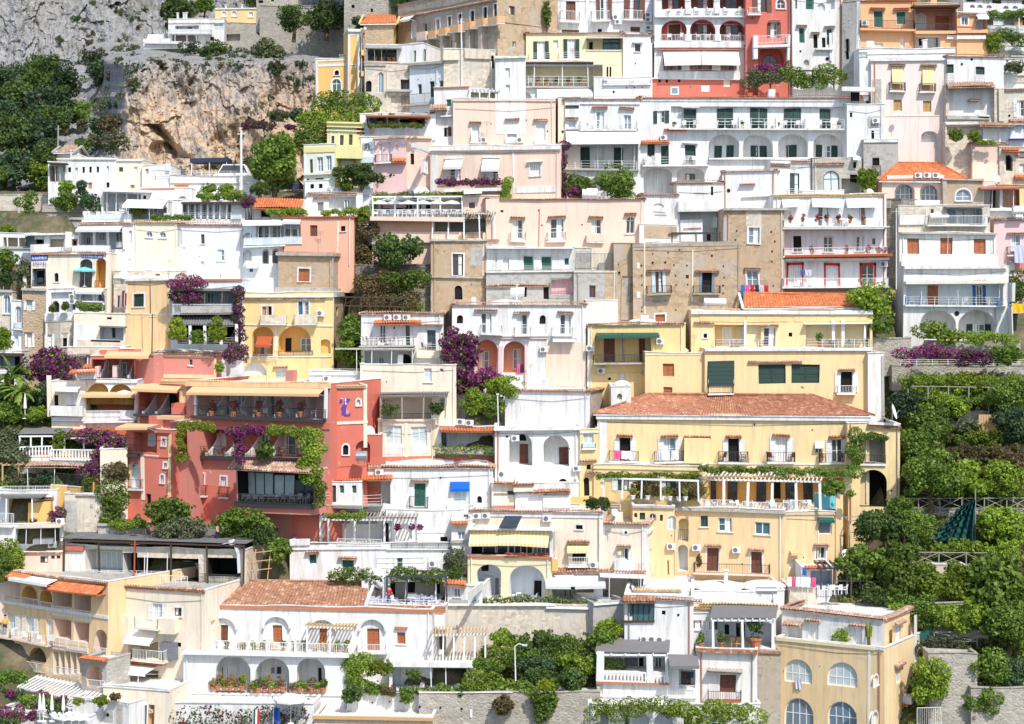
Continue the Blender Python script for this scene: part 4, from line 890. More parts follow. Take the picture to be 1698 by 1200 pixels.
H('stone_wall','tall streaked retaining wall below the tan building',(735,822,82,150),'Crd','k 735 760 85 100 Cr .3; k 770 815 81 97 Crd .25; k 765 767 70 150 W .2; k 814 816 100 150 W .2; a 817 90 5 22 k',Y=201,dep=5,cat='retaining wall')
H('house','small white cream house wedged at the right end of the streaked wall',(822,872,93,162),'Wd','w 842 112 8 18 c; w 842 140 7 10 c; k 822 872 93 96 W .3',Y=199,dep=6)
H('house','cream and white house with dark green open shutters under a tile coping',(872,1033,54,104),'Yl','''w 897 67 13 31 cG;w 948 65 13 32 cG;w 922 66 8 14 c;b 876 912 98 11 .5 l;b 926 962 98 11 .5 l
r 973 1032 60 83 1.8 Yl;W 1013 64 28 19 T;W 980 69 6 14 k;s 972 1033 61 .9 Wd .1;k 973 1033 83 84.5 Wd .12''',roof='c',Y=206,dep=10)
H('house','plain white side block with one small window beside the dark green shutters',(1033,1082,57,160),'W','w 1057 74 9 12 K_-; o 1053 105 1; w 1082 60 5 12 r',Y=205.8,roof='c',dep=10,rot=4)
H('house','white house with a covered terrace on thin posts and a long balcony rail',(850,985,103,162),'Wb','''r 852 1000 106 143 3 Wb;W 897 113 13 20 d;W 947 111 12 21 d;W 862 118 9 16 k;h 886,932,975 104 39 1.2 .4;s 848 985 103 .8 wd .15
q 852 975 127 142 l .35;s 848 982 143 .5 Gr .2;n 891 981 144 160 2.2 gc;l 870 151 26 22 .8 Wb;w 1008 109 3 17 k;w 1013 109 3 17 k''',Y=204,dep=6)
H('house','blank white terrace block with small vents below the plain white side block',(985,1080,128,166),'W','''b 1000 1080 139 9 .3 l; o 1040,1053,1065 145 1.2; o 1018 152 2; w 1003 131 8 10 p''',Y=202.4,dep=5)
H('house','white house at the top edge with brown shutters and three balconies',(912,1085,-12,60),'W','''w 946 2 16 31 b;w 1002 -4 13 36 db;w 1052 -6 17 37 nb;b 928 961 34 16 .7 w;b 980 1013 32 15 .9 w;b 1035 1067 31 15 .9 w;w 946 48 28 6 b;w 1054 44 16 9 b;w 994 47 7 6 k
u 1022 29;u 1025 37;u 1075 24;u 1075 32;u 1076 46;k 972 977 -12 55 W .06;o 932 18 1''',Y=210,dep=10)
H('house','red hotel house with white arcades and rows of white railings',(1085,1238,-14,160),'W','''r 1097 1136 -14 14 1.4 Re;r 1146 1184 -14 14 1.4 Re;r 1194 1234 -14 14 1.4 Re;W 1116,1166,1212 -8 19 28 nb
l 1117.5 33 41 34 1.5 Re .8;l 1165 33 43 34 1.5 Re .8;l 1214.5 33 42 34 1.5 Re .8;W 1118 41 19 26 b#;W 1165 41 18 26 nb#;W 1214 41 22 26 nb#
s 1086 1238 25 .6 W .18;q 1097 1135 15 24 w .55;q 1147 1184 15 24 w .55;q 1195 1233 15 24 w .55;k 1136 1146 13 24 W .5;k 1185 1194 13 24 W .5;k 1085 1238 69 79 W .4;q 1097 1134 57 68 w .3;q 1146 1183 57 68 w .3;q 1195 1235 57 68 w .3
k 1135 1145 57 68 W .4;k 1184 1195 57 68 W .4
r 1100 1222 84 117 2.2 Re;W 1112,1130,1160,1180,1212 96 10 20 k;n 1100 1161 81 105 1.6 cv;n 1162 1224 81 105 1.6 cv;s 1092 1228 80 .5 Re .12
k 1092 1226 118 130 W .3;q 1099 1131 108 118 w .25;q 1144 1181 108 118 w .25;q 1194 1221 108 118 w .25;k 1131 1144 107 118 W .3;k 1181 1194 107 118 W .3
k 1080 1226 129.5 131.5 Wd .35;k 1080 1238 131.5 162 Re .05;o 1093,1105,1126 134 2.6;k 1200 1210 132 143 Cr .08
F;k 1111 1125 143 156 Wd .07;k 1113 1123 145 154 gb .08;k 1163 1177 142 152 gp .08;o 1145 144 1''',Y=207,dep=12,cat='hotel',roof='f')
H('house','red tower wing with an arched white window and a big arch at its foot',(1236,1314,-16,158),'Re','''a 1295 0 14 15 d#;w 1283 38 11 24 db^;q 1258 1308 58 72 w 1.25;s 1250 1310 74 1.3 W .3;p 1250 1257 57 97 W 1.2;p 1306 1310 58 100 W 1.2
w 1263 -8 16 28 nb;b 1240 1262 22 10 .7 w;l 1279 77 44 40 1.4 Re;A 1277 92 26 18 n;o 1247 29 1.3;o 1235 75 1.5;C 1260 8 22 1 W
r 1240 1257 118 158 1 Rd''',Y=205.8,dep=12,cat='hotel')
H('house','streaky white house with tall green shutters beside the red tower',(1314,1397,-14,118),'Wd','''w 1343 -4 14 19 g;w 1329 45 10 27 g^;w 1376 47 10 27 g^;w 1352 57 7 22 k^;w 1366 62 6 16 k;a 1362 4 13 13 p;r 1370 1384 -10 14 .7 W;w 1321 -6 3 20 g
l 1337 98 9 9 .4 W;w 1372 103 7 7 c;o 1371 96 3;s 1352 1382 79 .5 Wd;k 1375 1379 55 100 W .25;o 1327 85 1.6''',Y=205,dep=10)
H('house','narrow side wall of the orange house with its shade coloured grey',(1396,1424,2,104),'Gr','w 1405 66 6 32 k; a 1406 64 7 20 k; k 1420 1424 2 104 W .06',Y=204,dep=10,rot=-30)  # orange house's left face, coloured grey to carry its shadow
H('house','apricot orange house with emerald shutters and a wavy tile moulding',(1422,1518,1,80),'Or','w 1456 17 16 29 g;w 1495 18 17 22 g;b 1426 1518 48 14 .9 k Or;k 1422 1518 48 52 Or .6;w 1496 60 7 17 c;k 1437 1449 67 78 Wd .05;w 1457 70 14 10 p;e 1455,1495 13 26;u 1433 40;o 1513 66 1.5;C 1432 -6 2 6',roof='c',tile='tileo',Y=204,dep=10)
H('house','apricot house wing with two deep arched balcony doors',(1517,1588,6,95),'Or','''r 1519 1584 12 50 2.2 Sa;A 1527 22 18 27 c;W 1562 26 22 22 on;s 1515 1592 8 1.6 wd .2;b 1517 1588 51 13 .5 k Or;k 1517 1588 51 56 Or .55
r 1517 1560 60 80 1.4 W;W 1530 64 13 12 k;W 1554 61 6 17 r;g 1570 1597 66 85 3 gl;k 1570 1588 58 65 Wd .3''',Y=203.6,dep=10)
H('house','low apricot wing with a small white window at its right end',(1586,1637,20,95),'Or','w 1599 27 10 13 d#;c 1588 1622 22;k 1586 1617 41 43 Sa .12;r 1617 1637 26 48 1.5 W;g 1604 1624 69 88 2 gl;k 1586 1633 58 65 Wd .3;k 1586 1636 50 55 Or .5;n 1617 1636 22 27 1 wc',Y=203,dep=9)
H('house','white roof block with a round chimney in front of the apricot house',(1425,1585,80,97),'W','k 1425 1585 88 89 Wd .1; C 1534 66 90 7; a 1432 77 14 20 p; C 1424 66 80 2',Y=200.5,dep=6)
H('house','pale pink house with striped yellow blinds over two balconies',(1445,1571,97,240),'Pp','''w 1488 110 18 38 y;w 1538 110 18 38 y;n 1479 1497 111 136 .35 yc;n 1529 1547 111 136 .35 yc;b 1475 1503 150 13 .6 k;b 1526 1553 150 13 .6 k;e 1488,1539 107 27
w 1488 165 14 19 y;w 1538 166 14 19 y;k 1443 1573 97 101 W .25;k 1445 1571 191 193 Cr .05;l 1541 216 28 18 1.0 Pp .6;A 1541 217 26 17 p;k 1447 1461 132 192 st .1;o 1460 172 2''',Y=200,dep=12,roof='f')
H('house','white house with dark green blinds and a diamond lantern beside the pale pink house',(1570,1664,93,150),'W','w 1575 107 12 14 G;w 1626 110 15 13 G;q 1568 1582 122 136 l .1;q 1618 1634 123 136 l .1;o 1595 107 2;o 1612 99 2;k 1568 1640 136 138 Wd .2',Y=199.6,roof='c',dep=9)
H('house','open-fronted beige house under a broad tiled eave',(1568,1650,140,205),'Be','r 1574 1645 146 195 3 Crd;W 1615 151 14 14 dv;W 1579 174 9 16 c;A 1613 178 8 14 G;W 1640 170 12 18 p;e 1615 165 18 x;d 1568 1647 136 143 1.2 tilec;k 1570 1640 192 198 Gr .4;b 1622 1640 193 3 .4 pot',Y=199,dep=9)
H('house','cream house at the right edge with pale shutters above a tiled eave',(1649,1700,147,205),'Crd','w 1693 166 13 26 dv;k 1655 1664 148 200 Be .3;c 1660 1700 147;d 1672 1700 196 200 .8 tilec;s 1672 1700 203 1 Gr .2;o 1673 190 2;q 1670 1690 163 180 l .5',Y=198.5,dep=10,ext=6)
H('house','white terraced house at the top right corner with a row of small arches',(1598,1702,-15,22),'W','w 1611 -4 16 8 g;w 1653 -8 15 13 G;w 1700 -8 12 14 G;w 1635 0 10 6 p;l 1613,1626,1641,1668,1683 8 9 5 .5 W;c 1600 1700 -3',Y=207,dep=10)
H('stone_wall','white terrace wall under the dark vine canopy at the top right',(1600,1702,22,75),'W','r 1636 1700 26 43 2.5 kk;w 1657 30 18 12 p;w 1690 32 14 10 y;q 1636 1700 42 53 w .3;k 1634 1700 53 55 Wd .3;h 1635,1690 20 33 1.5 .3',Y=206,dep=5,cat='terrace')
H('terrace','sloping white terrace wall with a stepped base below the top right vines',(1626,1702,76,100),'W','k 1640 1700 84 89 Gr .3; s 1676 1700 91 1 Gr; w 1688 96 20 8 k',Y=204.5,dep=5,cat='terrace')
H('terrace','grey garden terrace right of the white house with green blinds',(1660,1702,98,148),'Wd','q 1660 1700 117 125 l .2; k 1660 1700 124 126 Wd .3; k 1665 1686 126 138 W .2; k 1680 1700 124 138 Be .1',Y=201.5,dep=5,cat='terrace')
# second tier
H('house','large white hotel with green shuttered balcony rooms above a row of blind arches',(1060,1436,161,305),'W','''w 1097 183 13 21 dG;w 1144 180 20 33 G-;r 1113 1436 176 213 .5 W;W 1202,1258,1317,1313 180 14 33 T-;W 1195,1209,1251,1266,1306,1321 180 13 32 G;W 1368 181 18 32 G-
s 1110 1400 213 .9 Wd .15;q 1112 1224 197 212 l .8;q 1224 1400 197 212 l .8;k 1223 1226 196 213 W .85;k 1285 1288 196 213 W .85;k 1333 1339 196 213 W .85
l 1200.5,1256.5,1315.5,1374 221 50 40 1.7 W .75;W 1191,1210,1250,1265 241 12 20 G;W 1200,1257 241 8 20 p;W 1313 241 17 20 G;W 1358,1383 241 10 20 G;W 1370 241 14 20 d
k 1176 1405 261 263.5 Wd .5;k 1060 1436 165.5 167 Wd .1;e 1120 215 38
w 1079 239 12 20 G;w 1102 242 13 30 G;w 1145 240 18 32 G-;d 1062 1110 233 237 .8;b 1066 1176 272 13 .9 l W;u 1100 229;q 1071 1088 260 272 w .8;q 1137 1152 258 272 w .8
l 1091,1145 277 46 48 1.7 W .5;W 1091 290 10 22 p;W 1144 288 16 12 D
w 1412 184 4 8 k;w 1411 220 5 8 k;u 1410 208;a 1417 242 7 14 k#;e 1418 231 22;e 1418 216 22;o 1399 172 .8''',Y=200,dep=14,cat='hotel',roof='c',tile='tileo')
H('house','white hotel wing with a stone-framed pair of French windows over a long canvas canopy',(937,1062,163,312),'W','''k 962 1062 171 172.5 Wd .15;w 995 186 13 27 B#;w 1040 190 12 23 B#;e 994 178 26;e 1039 178 26;k 939 1058 212.5 214.5 Gr .35;n 938 1060 214 235 1.6 wc
r 938 1058 238 279 2.2 W;W 970 245 16 33 G-;W 1026 245 15 33 G-;h 953,991,1031,1052 237 42 .9 .3;q 940 1056 266 279 l .3;k 938 1060 279 282 Gr .5
l 958,998 290 40 26 1.8 W .7;b 962 1056 213 14 .5 l W;r 938 960 174 180 .4 st;w 949 199 12 12 p^;o 975 205 1''',Y=199.7,dep=14,cat='hotel',roof='c')
H('house','slim cream infill house between the peach house and the white hotel wing',(926,962,160,245),'Cr','w 949 198 14 13 c^; r 937 961 163 180 .8 Gr; q 938 961 166 181 k .1; o 933 217 2',Y=199.9,dep=8)
H('house','peach house with white-framed balcony windows on its upper floor',(752,922,164,245),'Pe','w 789 206 12 30 c#^;w 849 200 16 34 c#^;w 896 203 16 31 c#^;b 779 799 236 12 .4 l;b 838 860 234 6 .2 W;b 886 906 236 3 .3 W;u 803 233;u 863 232;k 752 922 165 168 Ped .15;o 815 205 1;o 872 200 1;o 907 218 1.3',Y=199,dep=13,roof='f')
H('house','wide peach house with white quoins and two canvas blinds above the violet flowers',(714,929,241,330),'Pe','''w 755 270 18 28 d;w 816 270 18 26 d;n 739 768 263 276 1.3 gc;n 800 829 262 281 1.3 gc;k 738 768 261 263 W .2;k 800 829 260 262 W .2;b 742 765 299 9 .3 w;b 802 826 297 9 .3 w
w 888 270 17 22 c#-;k 714 929 243 249 W .35;k 714 929 249 252 Pe .12;f 717 725 252 318 W;k 850 853 250 320 Wd .05;s 735 830 312 1.6 Wd .35;k 855 922 309 319 Wd .1;r 752 790 318 332 1 Pe;w 812 329 10 14 B#
L;w 702 266 7 22 c#;k 688 714 241 248 W .35;k 688 714 252 253 W .1''',Y=198,dep=14,rot=-8,ax=714,roof='f',side='Pk')  # left side coloured dusky pink to stand for its shade
H('house','peach side wing climbed by a thin vine at the left of the wide peach house',(672,716,228,335),'Pe','w 684 255 6 18 k; k 672 716 225 229 Pe .3; n 676 712 309 320 1.2 gc',Y=199,dep=9)
H('house','white stepped house with a small balcony above the plant terrace',(720,778,145,232),'W','w 745 165 9 12 g;b 730 753 190 13 .7 l W;w 740 211 8 16 k;a 745 209 8 18 bn;l 692,700 214 8 14 .5 W;w 738 211 5 16 c;d 712 742 174 180 1.2;w 716 184 8 14 n;k 720 778 144 146 pot .2;a 694 215 7 13 k',Y=200.5,dep=9)
H('house','white domed roof block with a veranda behind the peach house',(752,835,148,172),'W','r 781 820 150 165 1.5 Gr; W 800 152 34 12 k; h 781,795,808,820 150 14 .8 .1; v 800 26 10; C 765 122 150 3',Y=200.8,dep=8)
H('house','restaurant terrace with shaded blue glass, plants and laundry behind white canvas',(597,722,189,230),'Wb','r 608 704 191 210 2.5 Wb;W 633,655 193 14 16 B;W 680 192 36 10 k;W 697 190 6 16 k;h 612,643,662 190 26 .8 .3;s 606 712 190 2 pot .15;k 585 662 209 228 W .25;k 585 662 227 229.5 Gr .35;k 662 722 209 232 W .2',Y=200,dep=7,cat='restaurant')
H('house','dusty pink house with two tall narrow doors and a shared iron balcony',(619,674,226,285),'Pk','w 631 238 5 30 c;w 645 236 5 33 c;b 620 648 269 13 .7 k;a 658 240 5 11 c;k 619 674 227 229 Pe .15;d 650 674 264 269 .9 tileo',Y=199.2,dep=8,side='Pe',rot=-6)
H('house','pale blue house front with a round arched niche behind a small terrace',(596,621,226,285),'Wb','l 608 236 10 12 .5 Bl; a 608 237 9 10 B; q 597 620 259 270 g .3; o 615 247 1',Y=199.4,dep=8)
H('house','lemon yellow house with three brown windows and a rounded terrace',(542,604,204,290),'Yg','w 551.5 226 6 15 n;w 566.5 224 6 16 n;w 581 222 6 17 n;k 542 604 206 212 Yg .4;k 542 604 216 218 Gp .2;p 556 600 241 262 Yg 1;l 574 258 36 18 1 Yg .6;A 574 262 28 14 p;k 542 604 203 206 Yg .6;f 548 550 219 240 Gp;f 560 562 219 240 Gp',Y=199.5,dep=9)
H('house','pale green house with paired blue windows and a battlement trim',(504,556,240,304),'Gp','w 531 260 10 25 B#;w 546 258 9 26 B#;w 516 263 5 26 n;k 504 556 243 252 Yg .1;f 510 513 243 254 Gp;f 522 525 243 254 Gp;f 534 537 243 254 Gp;k 504 556 286 290 Gp .3;f 504 508 252 300 Wb;q 507 545 228 241 l -2;w 521 296 30 4 k',Y=198.4,dep=9,rot=-10,side='Yg')
H('house','grey stone house with an arched glass door right of the hotel arches',(1348,1428,262,325),'st','a 1379 283 27 34 x;c 1350 1400 270;w 1416 289 12 14 k;r 1396 1426 296 330 1 st;w 1417 268 5 10 k;n 1412 1424 258 262 .8 wc',Y=197,dep=8,cat='stone house')
H('house','white house with a scalloped tile wave along its roof line',(1277,1350,266,330),'W','w 1317 286 16 36 D; b 1305 1330 322 10 .5 l; c 1277 1310 272; c 1312 1348 266; k 1277 1350 276 277 Gr .05; t ~ 1300 283 3 kf',Y=197.4,dep=8)
H('house','bare white house with a tiny tile hood and a roof terrace of green crates',(1198,1288,284,348),'W','e 1240 304 26; o 1208 315 3; k 1230 1290 325 327 Gr .2',roof='c',Y=196.6,dep=8,rot=-10,ax=1198)
H('house','white house with a curved shaded balcony in front of the hotel arches',(1122,1200,302,402),'W','k 1126 1180 305 306 Gr .05;w 1180 310 4 14 k;b 1125 1198 347 14 1.2 W Wd;r 1128 1196 350 402 1.4 Wb;a 1185 358 9 20 p;k 1128 1165 364 402 W .3;w 1176 386 7 14 k;e 1148 378 30;q 1126 1198 330 336 l 1.1;k 1150 1176 320 321 Gr .1',Y=196.2,roof='c',dep=7)
H('house','tall blank white house with a false arch beside the long peach house',(1063,1124,323,405),'W','k 1085 1106 354 356 Gr .06;k 1083 1104 350 351 Gr .06;l 1092 337 18 6 .15 W;k 1067 1124 373 395 Ta .06;w 1075 376 10 15 n;k 1067 1124 395 404 Wd .08',Y=195.6,roof='c',dep=7)
H('house','white house with an arched doorway and a streaked stair wall',(1447,1602,233,275),'W','l 1507 250 22 20 1.2 W;A 1503 252 7 18 B;w 1547 253 14 14 p;n 1533 1562 250 252 .7 wc;w 1588 250 16 15 r^;w 1452 259 13 12 k;o 1574 249 2;h 1574 247 22 .6 .2 kf;k 1447 1600 232 234 Wd .2',Y=201.2,dep=7)
H('house','small white cube house with white shutters and a wall ornament',(1464,1528,186,238),'W','w 1496 212 7 20 pv^; o 1471 207 2.5; k 1464 1528 189 190 Wd .05',Y=202.5,roof='c',dep=7)
H('house','low white house with a small door and roof clutter left of the white cube house',(1405,1466,172,240),'W','w 1418 152 15 15 k;w 1436 157 8 8 c;a 1448 216 5 14 k;k 1440 1460 192 210 Gr .1;u 1452 200;w 1412 185 4 8 k;q 1440 1460 210 225 l .1;k 1395 1448 145 152 W .5',Y=199,dep=6)
H('stone_wall','tall streaked buttress stair wall left of the orange hip roof',(1432,1490,232,300),'Gr','w 1452 260 12 13 k; q 1446 1460 273 290 k .1; k 1432 1490 232 236 W .15',Y=197.9,dep=5,cat='stone wall')
H('house','cream house under a bright orange hip roof with two arched loggias',(1462,1602,296,352),'Pe','l 1499.5,1541.5 305 33 30 1.2 Pp .75;A 1499.5,1541.5 306 32 28 B;b 1483 1562 336 5 .3 W;k 1470 1566 290 300 W .12;u 1522 292;u 1537 292;u 1552 292;k 1470 1566 300 302 Wd .25',Y=195.5,dep=5.2,roof='h271',tile='tileo')
H('house','tan house with one wide arched window beside the arched loggias',(1563,1630,297,350),'Ta','a 1598 312 25 20 B#; k 1563 1630 297 299 Gr .3; k 1563 1570 299 350 Tg .2',Y=194.9,dep=8)
H('house','two-tone tan wall topped with tiles behind a white satellite dish',(1612,1668,238,300),'Ped','k 1612 1668 270 300 Cr .04; w 1622 290 10 5 k; L; w 1608 250 4 20 B',Y=197.3,roof='c',dep=7)
H('house','pale stone house with an arched doorway in a peeling wall',(1658,1702,244,305),'Crd','l 1673 256 14 26 .8 Gr; A 1673 258 11 22 k; d 1662 1690 246 250 .8 tileo; k 1684 1700 256 258 pot .2; w 1695 250 10 12 r; w 1695 270 8 14 c; d 1682 1702 289 294 .7 tileo',Y=197,dep=7)
H('garage','white shed with two pale blue slatted doors under a grey roof',(1630,1682,208,245),'W','w 1650 215 14 20 p; w 1667 216 14 24 p; a 1627 213 5 13 c; d 1622 1680 203 208 1 tilec',Y=197.8,dep=6,cat='shed')
H('terrace','cream terrace with potted shrubs under a concrete stair',(1568,1632,203,240),'Crd','r 1570 1628 206 236 1.6 Be; k 1568 1632 203 206 Wd .2',Y=198.2,dep=6,cat='terrace')
H('house','white flat-roofed house at the right edge behind pink flowers',(1680,1704,200,245),'W','s 1676 1704 229 1 pur .1; w 1694 208 10 14 c',Y=197.9,dep=6)
H('house','red and white loggia house with a dark red door at the right edge',(1625,1704,308,352),'W','r 1627 1658 312 346 2 W;W 1648 316 12 32 bn;r 1662 1692 313 345 2 Rd;A 1684 320 10 22 k;s 1626 1690 309 1.4 Rd .2;h 1631,1645,1680 310 36 1 .2;k 1690 1704 305 352 Y .1;k 1628 1700 346 350 W .8;c 1650 1702 306 tiley',Y=195.6,dep=8)
# left middle: hotel terraces below the crag
H('house','long white house with a small dome and a row of small windows under the crag',(95,192,263,312),'W','w 116 276 5 8 k;w 127.5 277 4 10 c;w 139 276 4 10 k;w 150 276 4 10 k;w 162 276 4 10 k;w 178 275 4 10 p;k 95 192 262 264 Wd .2;w 108 275 4 8 k;w 179 303 5 9 k;w 150 303 6 11 y;C 118 250 264 2',Y=203,dep=8)
H('house','cream end block of the long white house below the cave',(190,238,264,312),'Cr','w 200 276 7 8 n; w 225 275 6 12 c; k 190 238 263 266 W .2; w 219 306 7 6 y',Y=203.2,dep=8)
H('chapel_dome','small white dome with a lantern window on the long house roof',(117,134,258,266),'W','w 125 262 3 4 k; v 125.5 8 9',Y=205,dep=5,cat='dome',ext=1)
H('house','grey gabled wall behind the small white dome',(96,118,252,280),'Gr','',Y=206,dep=6,roof='t244',tile='tilec')
H('pergola','dark-roofed porch at the left end of the long white house',(80,110,269,300),'Wd','r 82 108 271 300 2 Be; h 92,100 271 28 .8 .2; s 80 111 270 1 wd .12',Y=202,dep=4,cat='porch')
H('terrace','white bus-stop terrace with a pillar and canopies under the cave',(236,284,274,312),'W','k 276 283 272 284 W .3; a 244 279 6 10 y; q 236 284 284 294 l .3; k 252 276 275 283 W .1',Y=202.5,dep=6,cat='terrace')
H('terrace','parking terrace with white railings in front of the crag',(283,428,292,330),'Wd','q 283 360 283 292 l .2; q 360 428 283 292 l .2; k 283 428 302 304 W .2',Y=202,dep=7,cat='terrace')
H('house','white terrace house with a curved front wall and orange tile step',(233,318,312,345),'W','q 243 262 303 312 w .05;k 233 290 312 313.5 pot .1;k 290 313 306 310 tileo .1;l 303 325 16 14 .4 Wb .9;w 239 323 5 14 k;k 233 318 329 331 Wd .1',Y=199.5,dep=6)
H('pergola','white post pergola with dead climbers left of the curved white wall',(168,246,316,352),'Wd','r 172 244 318 350 2.4 Wb;h 178,193,210,228 317 34 1.2 .3;s 168 248 316 1.2 W .15;w 203 335 10 14 p',Y=199.5,dep=6,cat='pergola')
H('stone_wall','high pale stone retaining wall beside the dark wood at the left edge',(-6,78,323,376),'Be','k 30 34 323 376 Be .2',Y=205,dep=5,cat='stone wall')
H('stone_wall','low rubble terrace wall with a railing left of the restaurant terrace',(70,165,340,360),'sl','q 80 165 333 341 l .1; k 70 165 350 352 Gr .2',Y=201.5,dep=5,cat='stone wall')
H('stone_wall','ruined grey garden wall below the railing terrace',(48,140,361,385),'st','k 48 140 361 363 Gr .2; k 80 138 374 376 Gr .2',Y=199,dep=5,cat='stone wall')
H('terrace','hotel restaurant terrace with pale blue railing and planter hedge',(136,305,364,384),'W','q 139 215 355 364 g .3; q 292 305 355 364 g .3; k 136 305 364 367 Wd .3; c 140 305 369',Y=196.4,dep=8,cat='terrace')
H('pavilion','glazed terrace pavilion with eight white columns and dark blue glass',(303,384,333,364),'W','r 304 383 336 363 1.0 gb;W 317 338 15 24 t;W 337 338 16 24 t;W 352 338 12 24 B;W 367 338 14 24 t;h 313,324,334,345,355,365,376 335 29 2.4 .05;q 304 383 353 363 l .3;s 301 405 334 1 wd .2;k 303 384 332 336 W .1',Y=196,dep=6,cat='pavilion')
H('shed','white louvred shed at the right end of the glazed pavilion',(384,406,335,364),'W','k 385 405 340 341 Wd .04; k 385 405 345 346 Wd .04; k 385 405 350 351 Wd .04; k 385 405 355 356 Wd .04; q 384 400 356 363 g .3',Y=196,dep=5,cat='shed')
H('canopy','sloping white canopy over the hotel restaurant terrace',(212,279,333,364),'Wb','r 214 276 341 363 3 Wb; n 211 278 331 341 2.6 wc; w 257 342 7 20 t; h 213,247 340 23 .7 2.3',Y=197,dep=5,cat='canopy')
H('house','cream hotel block with a pair of small arched windows',(221,297,369,466),'Cr','a 248 384 10 10 B#_;a 269.5 384 10 10 B#_;k 296 300 378 462 Wb .02;c 222 306 367 tiley;o 262 455 1',Y=194,dep=10,cat='hotel')
H('house','white hotel wing with a blue shaded loggia on four columns',(128,222,371,470),'W','r 133 206 380 414 2.4 Wb;A 146 391 7 15 t#;A 169 385 11 14 B;A 198 384 12 18 B;W 176 402 8 12 p;h 131,156,179,206 378 36 4 .1;n 130 205 374 381 1.6 gc;a 217 383 5 22 p;q 134 178 406 415 g .2;b 128 180 416 9 .9 W W;c 130 222 369;o 215 430 1;k 192 202 402 411 Gr .1',Y=193.6,dep=9,cat='hotel')
H('house','tall white hotel wall with three scattered small windows',(297,412,372,470),'W','w 366 413 12 20 B_;w 336 389 6 15 n_;w 335 434 6 12 c;k 297 412 371 374 pot .05;q 300 302 378 408 l .1;a 298 379 6 25 p;e 366 455 1;o 305 410 1;o 330 425 .8',Y=193.8,dep=10,cat='hotel',roof='c')
H('house','white house with glass balconies and three small arches left of the salmon house',(404,472,366,446),'Wb','r 424 470 368 405 2 Wb;W 432,442,455,464 375 8 28 t;q 405 500 393 406 g .5;s 404 472 407 .7 Wd .15;h 415,428,446,465 368 38 .7 .3;l 441,457 413 11 25 .6 W;A 441,457 417 7 20 K;l 411 384 14 20 .6 W;A 412 390 8 16 B;l 411 413 14 25 .5 W;w 417 440 6 10 l;n 404 472 365 370 1 wc;b 408 428 442 10 .8 W',Y=192.8,dep=8)
H('house','salmon orange house with a brown shutter under a roof garden',(470,586,360,424),'Sa','r 470 499 364 405 1.6 Wb;W 484 378 22 26 t;q 470 500 393 406 g .1;h 482,494 365 40 .6 .1;w 521 372 12 19 b;w 569 375 7 9 k_;k 559 561 366 420 W .04;k 470 586 359 362 pot .15;k 560 562 366 410 Cr .08;n 470 500 363 368 .8 gc',Y=192.4,dep=9,roof='c',tile='tileo')
H('house','white cottage with a scalloped hood behind the roof garden',(508,602,320,352),'W','w 531 334 11 16 r; c 519 548 327; w 575 330 10 18 t; c 510 592 319; r 545 590 325 350 .8 W; C 563 322 338 5',Y=197,dep=7)
H('house','low white house with an orange tiled lean-to roof and pale walls',(418,508,344,366),'W','d 424 505 330 345 2.5 tileo; w 440 348 16 12 k; k 500 510 330 360 W .3; a 487 340 14 12 t',Y=196.5,dep=6)
H('house','small pale house behind the pine with two round-topped windows',(505,545,300,325),'Wb','a 517 302 6 11 k; a 531 302 6 11 k; w 517 296 10 4 c',Y=198,dep=6)
H('terrace','curved pale terrace wall under the pine tree',(540,618,312,345),'Wb','k 540 618 322 324 Be .1; v 575 22 6; h 570 304 20 1 .1',Y=198.2,dep=6,cat='terrace')
# hotel and left edge
h_sign = H('house','cream hotel house with a tiled parapet, small arched window and blue lettered board',(52,183,420,482),'Cr','''a 94 453 7 14 k#;l 143 430 20 46 1.8 Gr .8;l 167 428 16 48 1.8 Yo .8;q 133 151 466 475 k .1;q 158 174 464 475 k .1;c 52 176 418
r 53 76 445 474 1.6 Bl;W 67 449 12 22 k;q 53 74 464 474 k .3;p 52 80 422 431 sgn .08;p 135 170 422 428 sgn .08;k 54.5 55.2 424.5 429.5 wht .1;k 56.2 56.9 426.0 429.5 wht .1;k 58.4 59.1 425.3 429.5 wht .1;k 60.1 60.8 424.5 429.5 wht .1;k 61.5 62.2 426.0 429.5 wht .1;k 62.9 63.6 425.3 429.5 wht .1;k 65.1 65.8 424.5 429.5 wht .1;k 66.5 67.2 424.5 429.5 wht .1;k 68.7 69.4 424.5 429.5 wht .1;k 70.4 71.1 424.5 429.5 wht .1;k 71.8 72.5 424.5 429.5 wht .1;k 73.2 73.9 426.0 429.5 wht .1;k 75.4 76.1 424.5 429.5 wht .1;k 77.1 77.8 424.5 429.5 wht .1;k 137.0 137.6 424.0 427 wht .1;k 139.1 139.7 424.0 427 wht .1;k 140.6 141.2 424.0 427 wht .1;k 143.2 143.8 424.0 427 wht .1;k 145.8 146.4 423.0 427 wht .1;k 147.3 147.9 423.0 427 wht .1;k 149.4 150.0 424.0 427 wht .1;k 150.9 151.5 424.0 427 wht .1;k 152.4 153.0 424.0 427 wht .1;k 155.0 155.6 424.0 427 wht .1;k 157.6 158.2 423.0 427 wht .1;k 159.7 160.3 424.0 427 wht .1;k 162.3 162.9 424.0 427 wht .1;k 164.4 165.0 424.0 427 wht .1;k 165.9 166.5 423.0 427 wht .1;k 168.0 168.6 424.0 427 wht .1;t HOTEL 67 438.5 4.6 sgn 1.3;k 80 131 475 478 Wd .2;o 60 452 1''',Y=190.8,dep=9,cat='hotel')
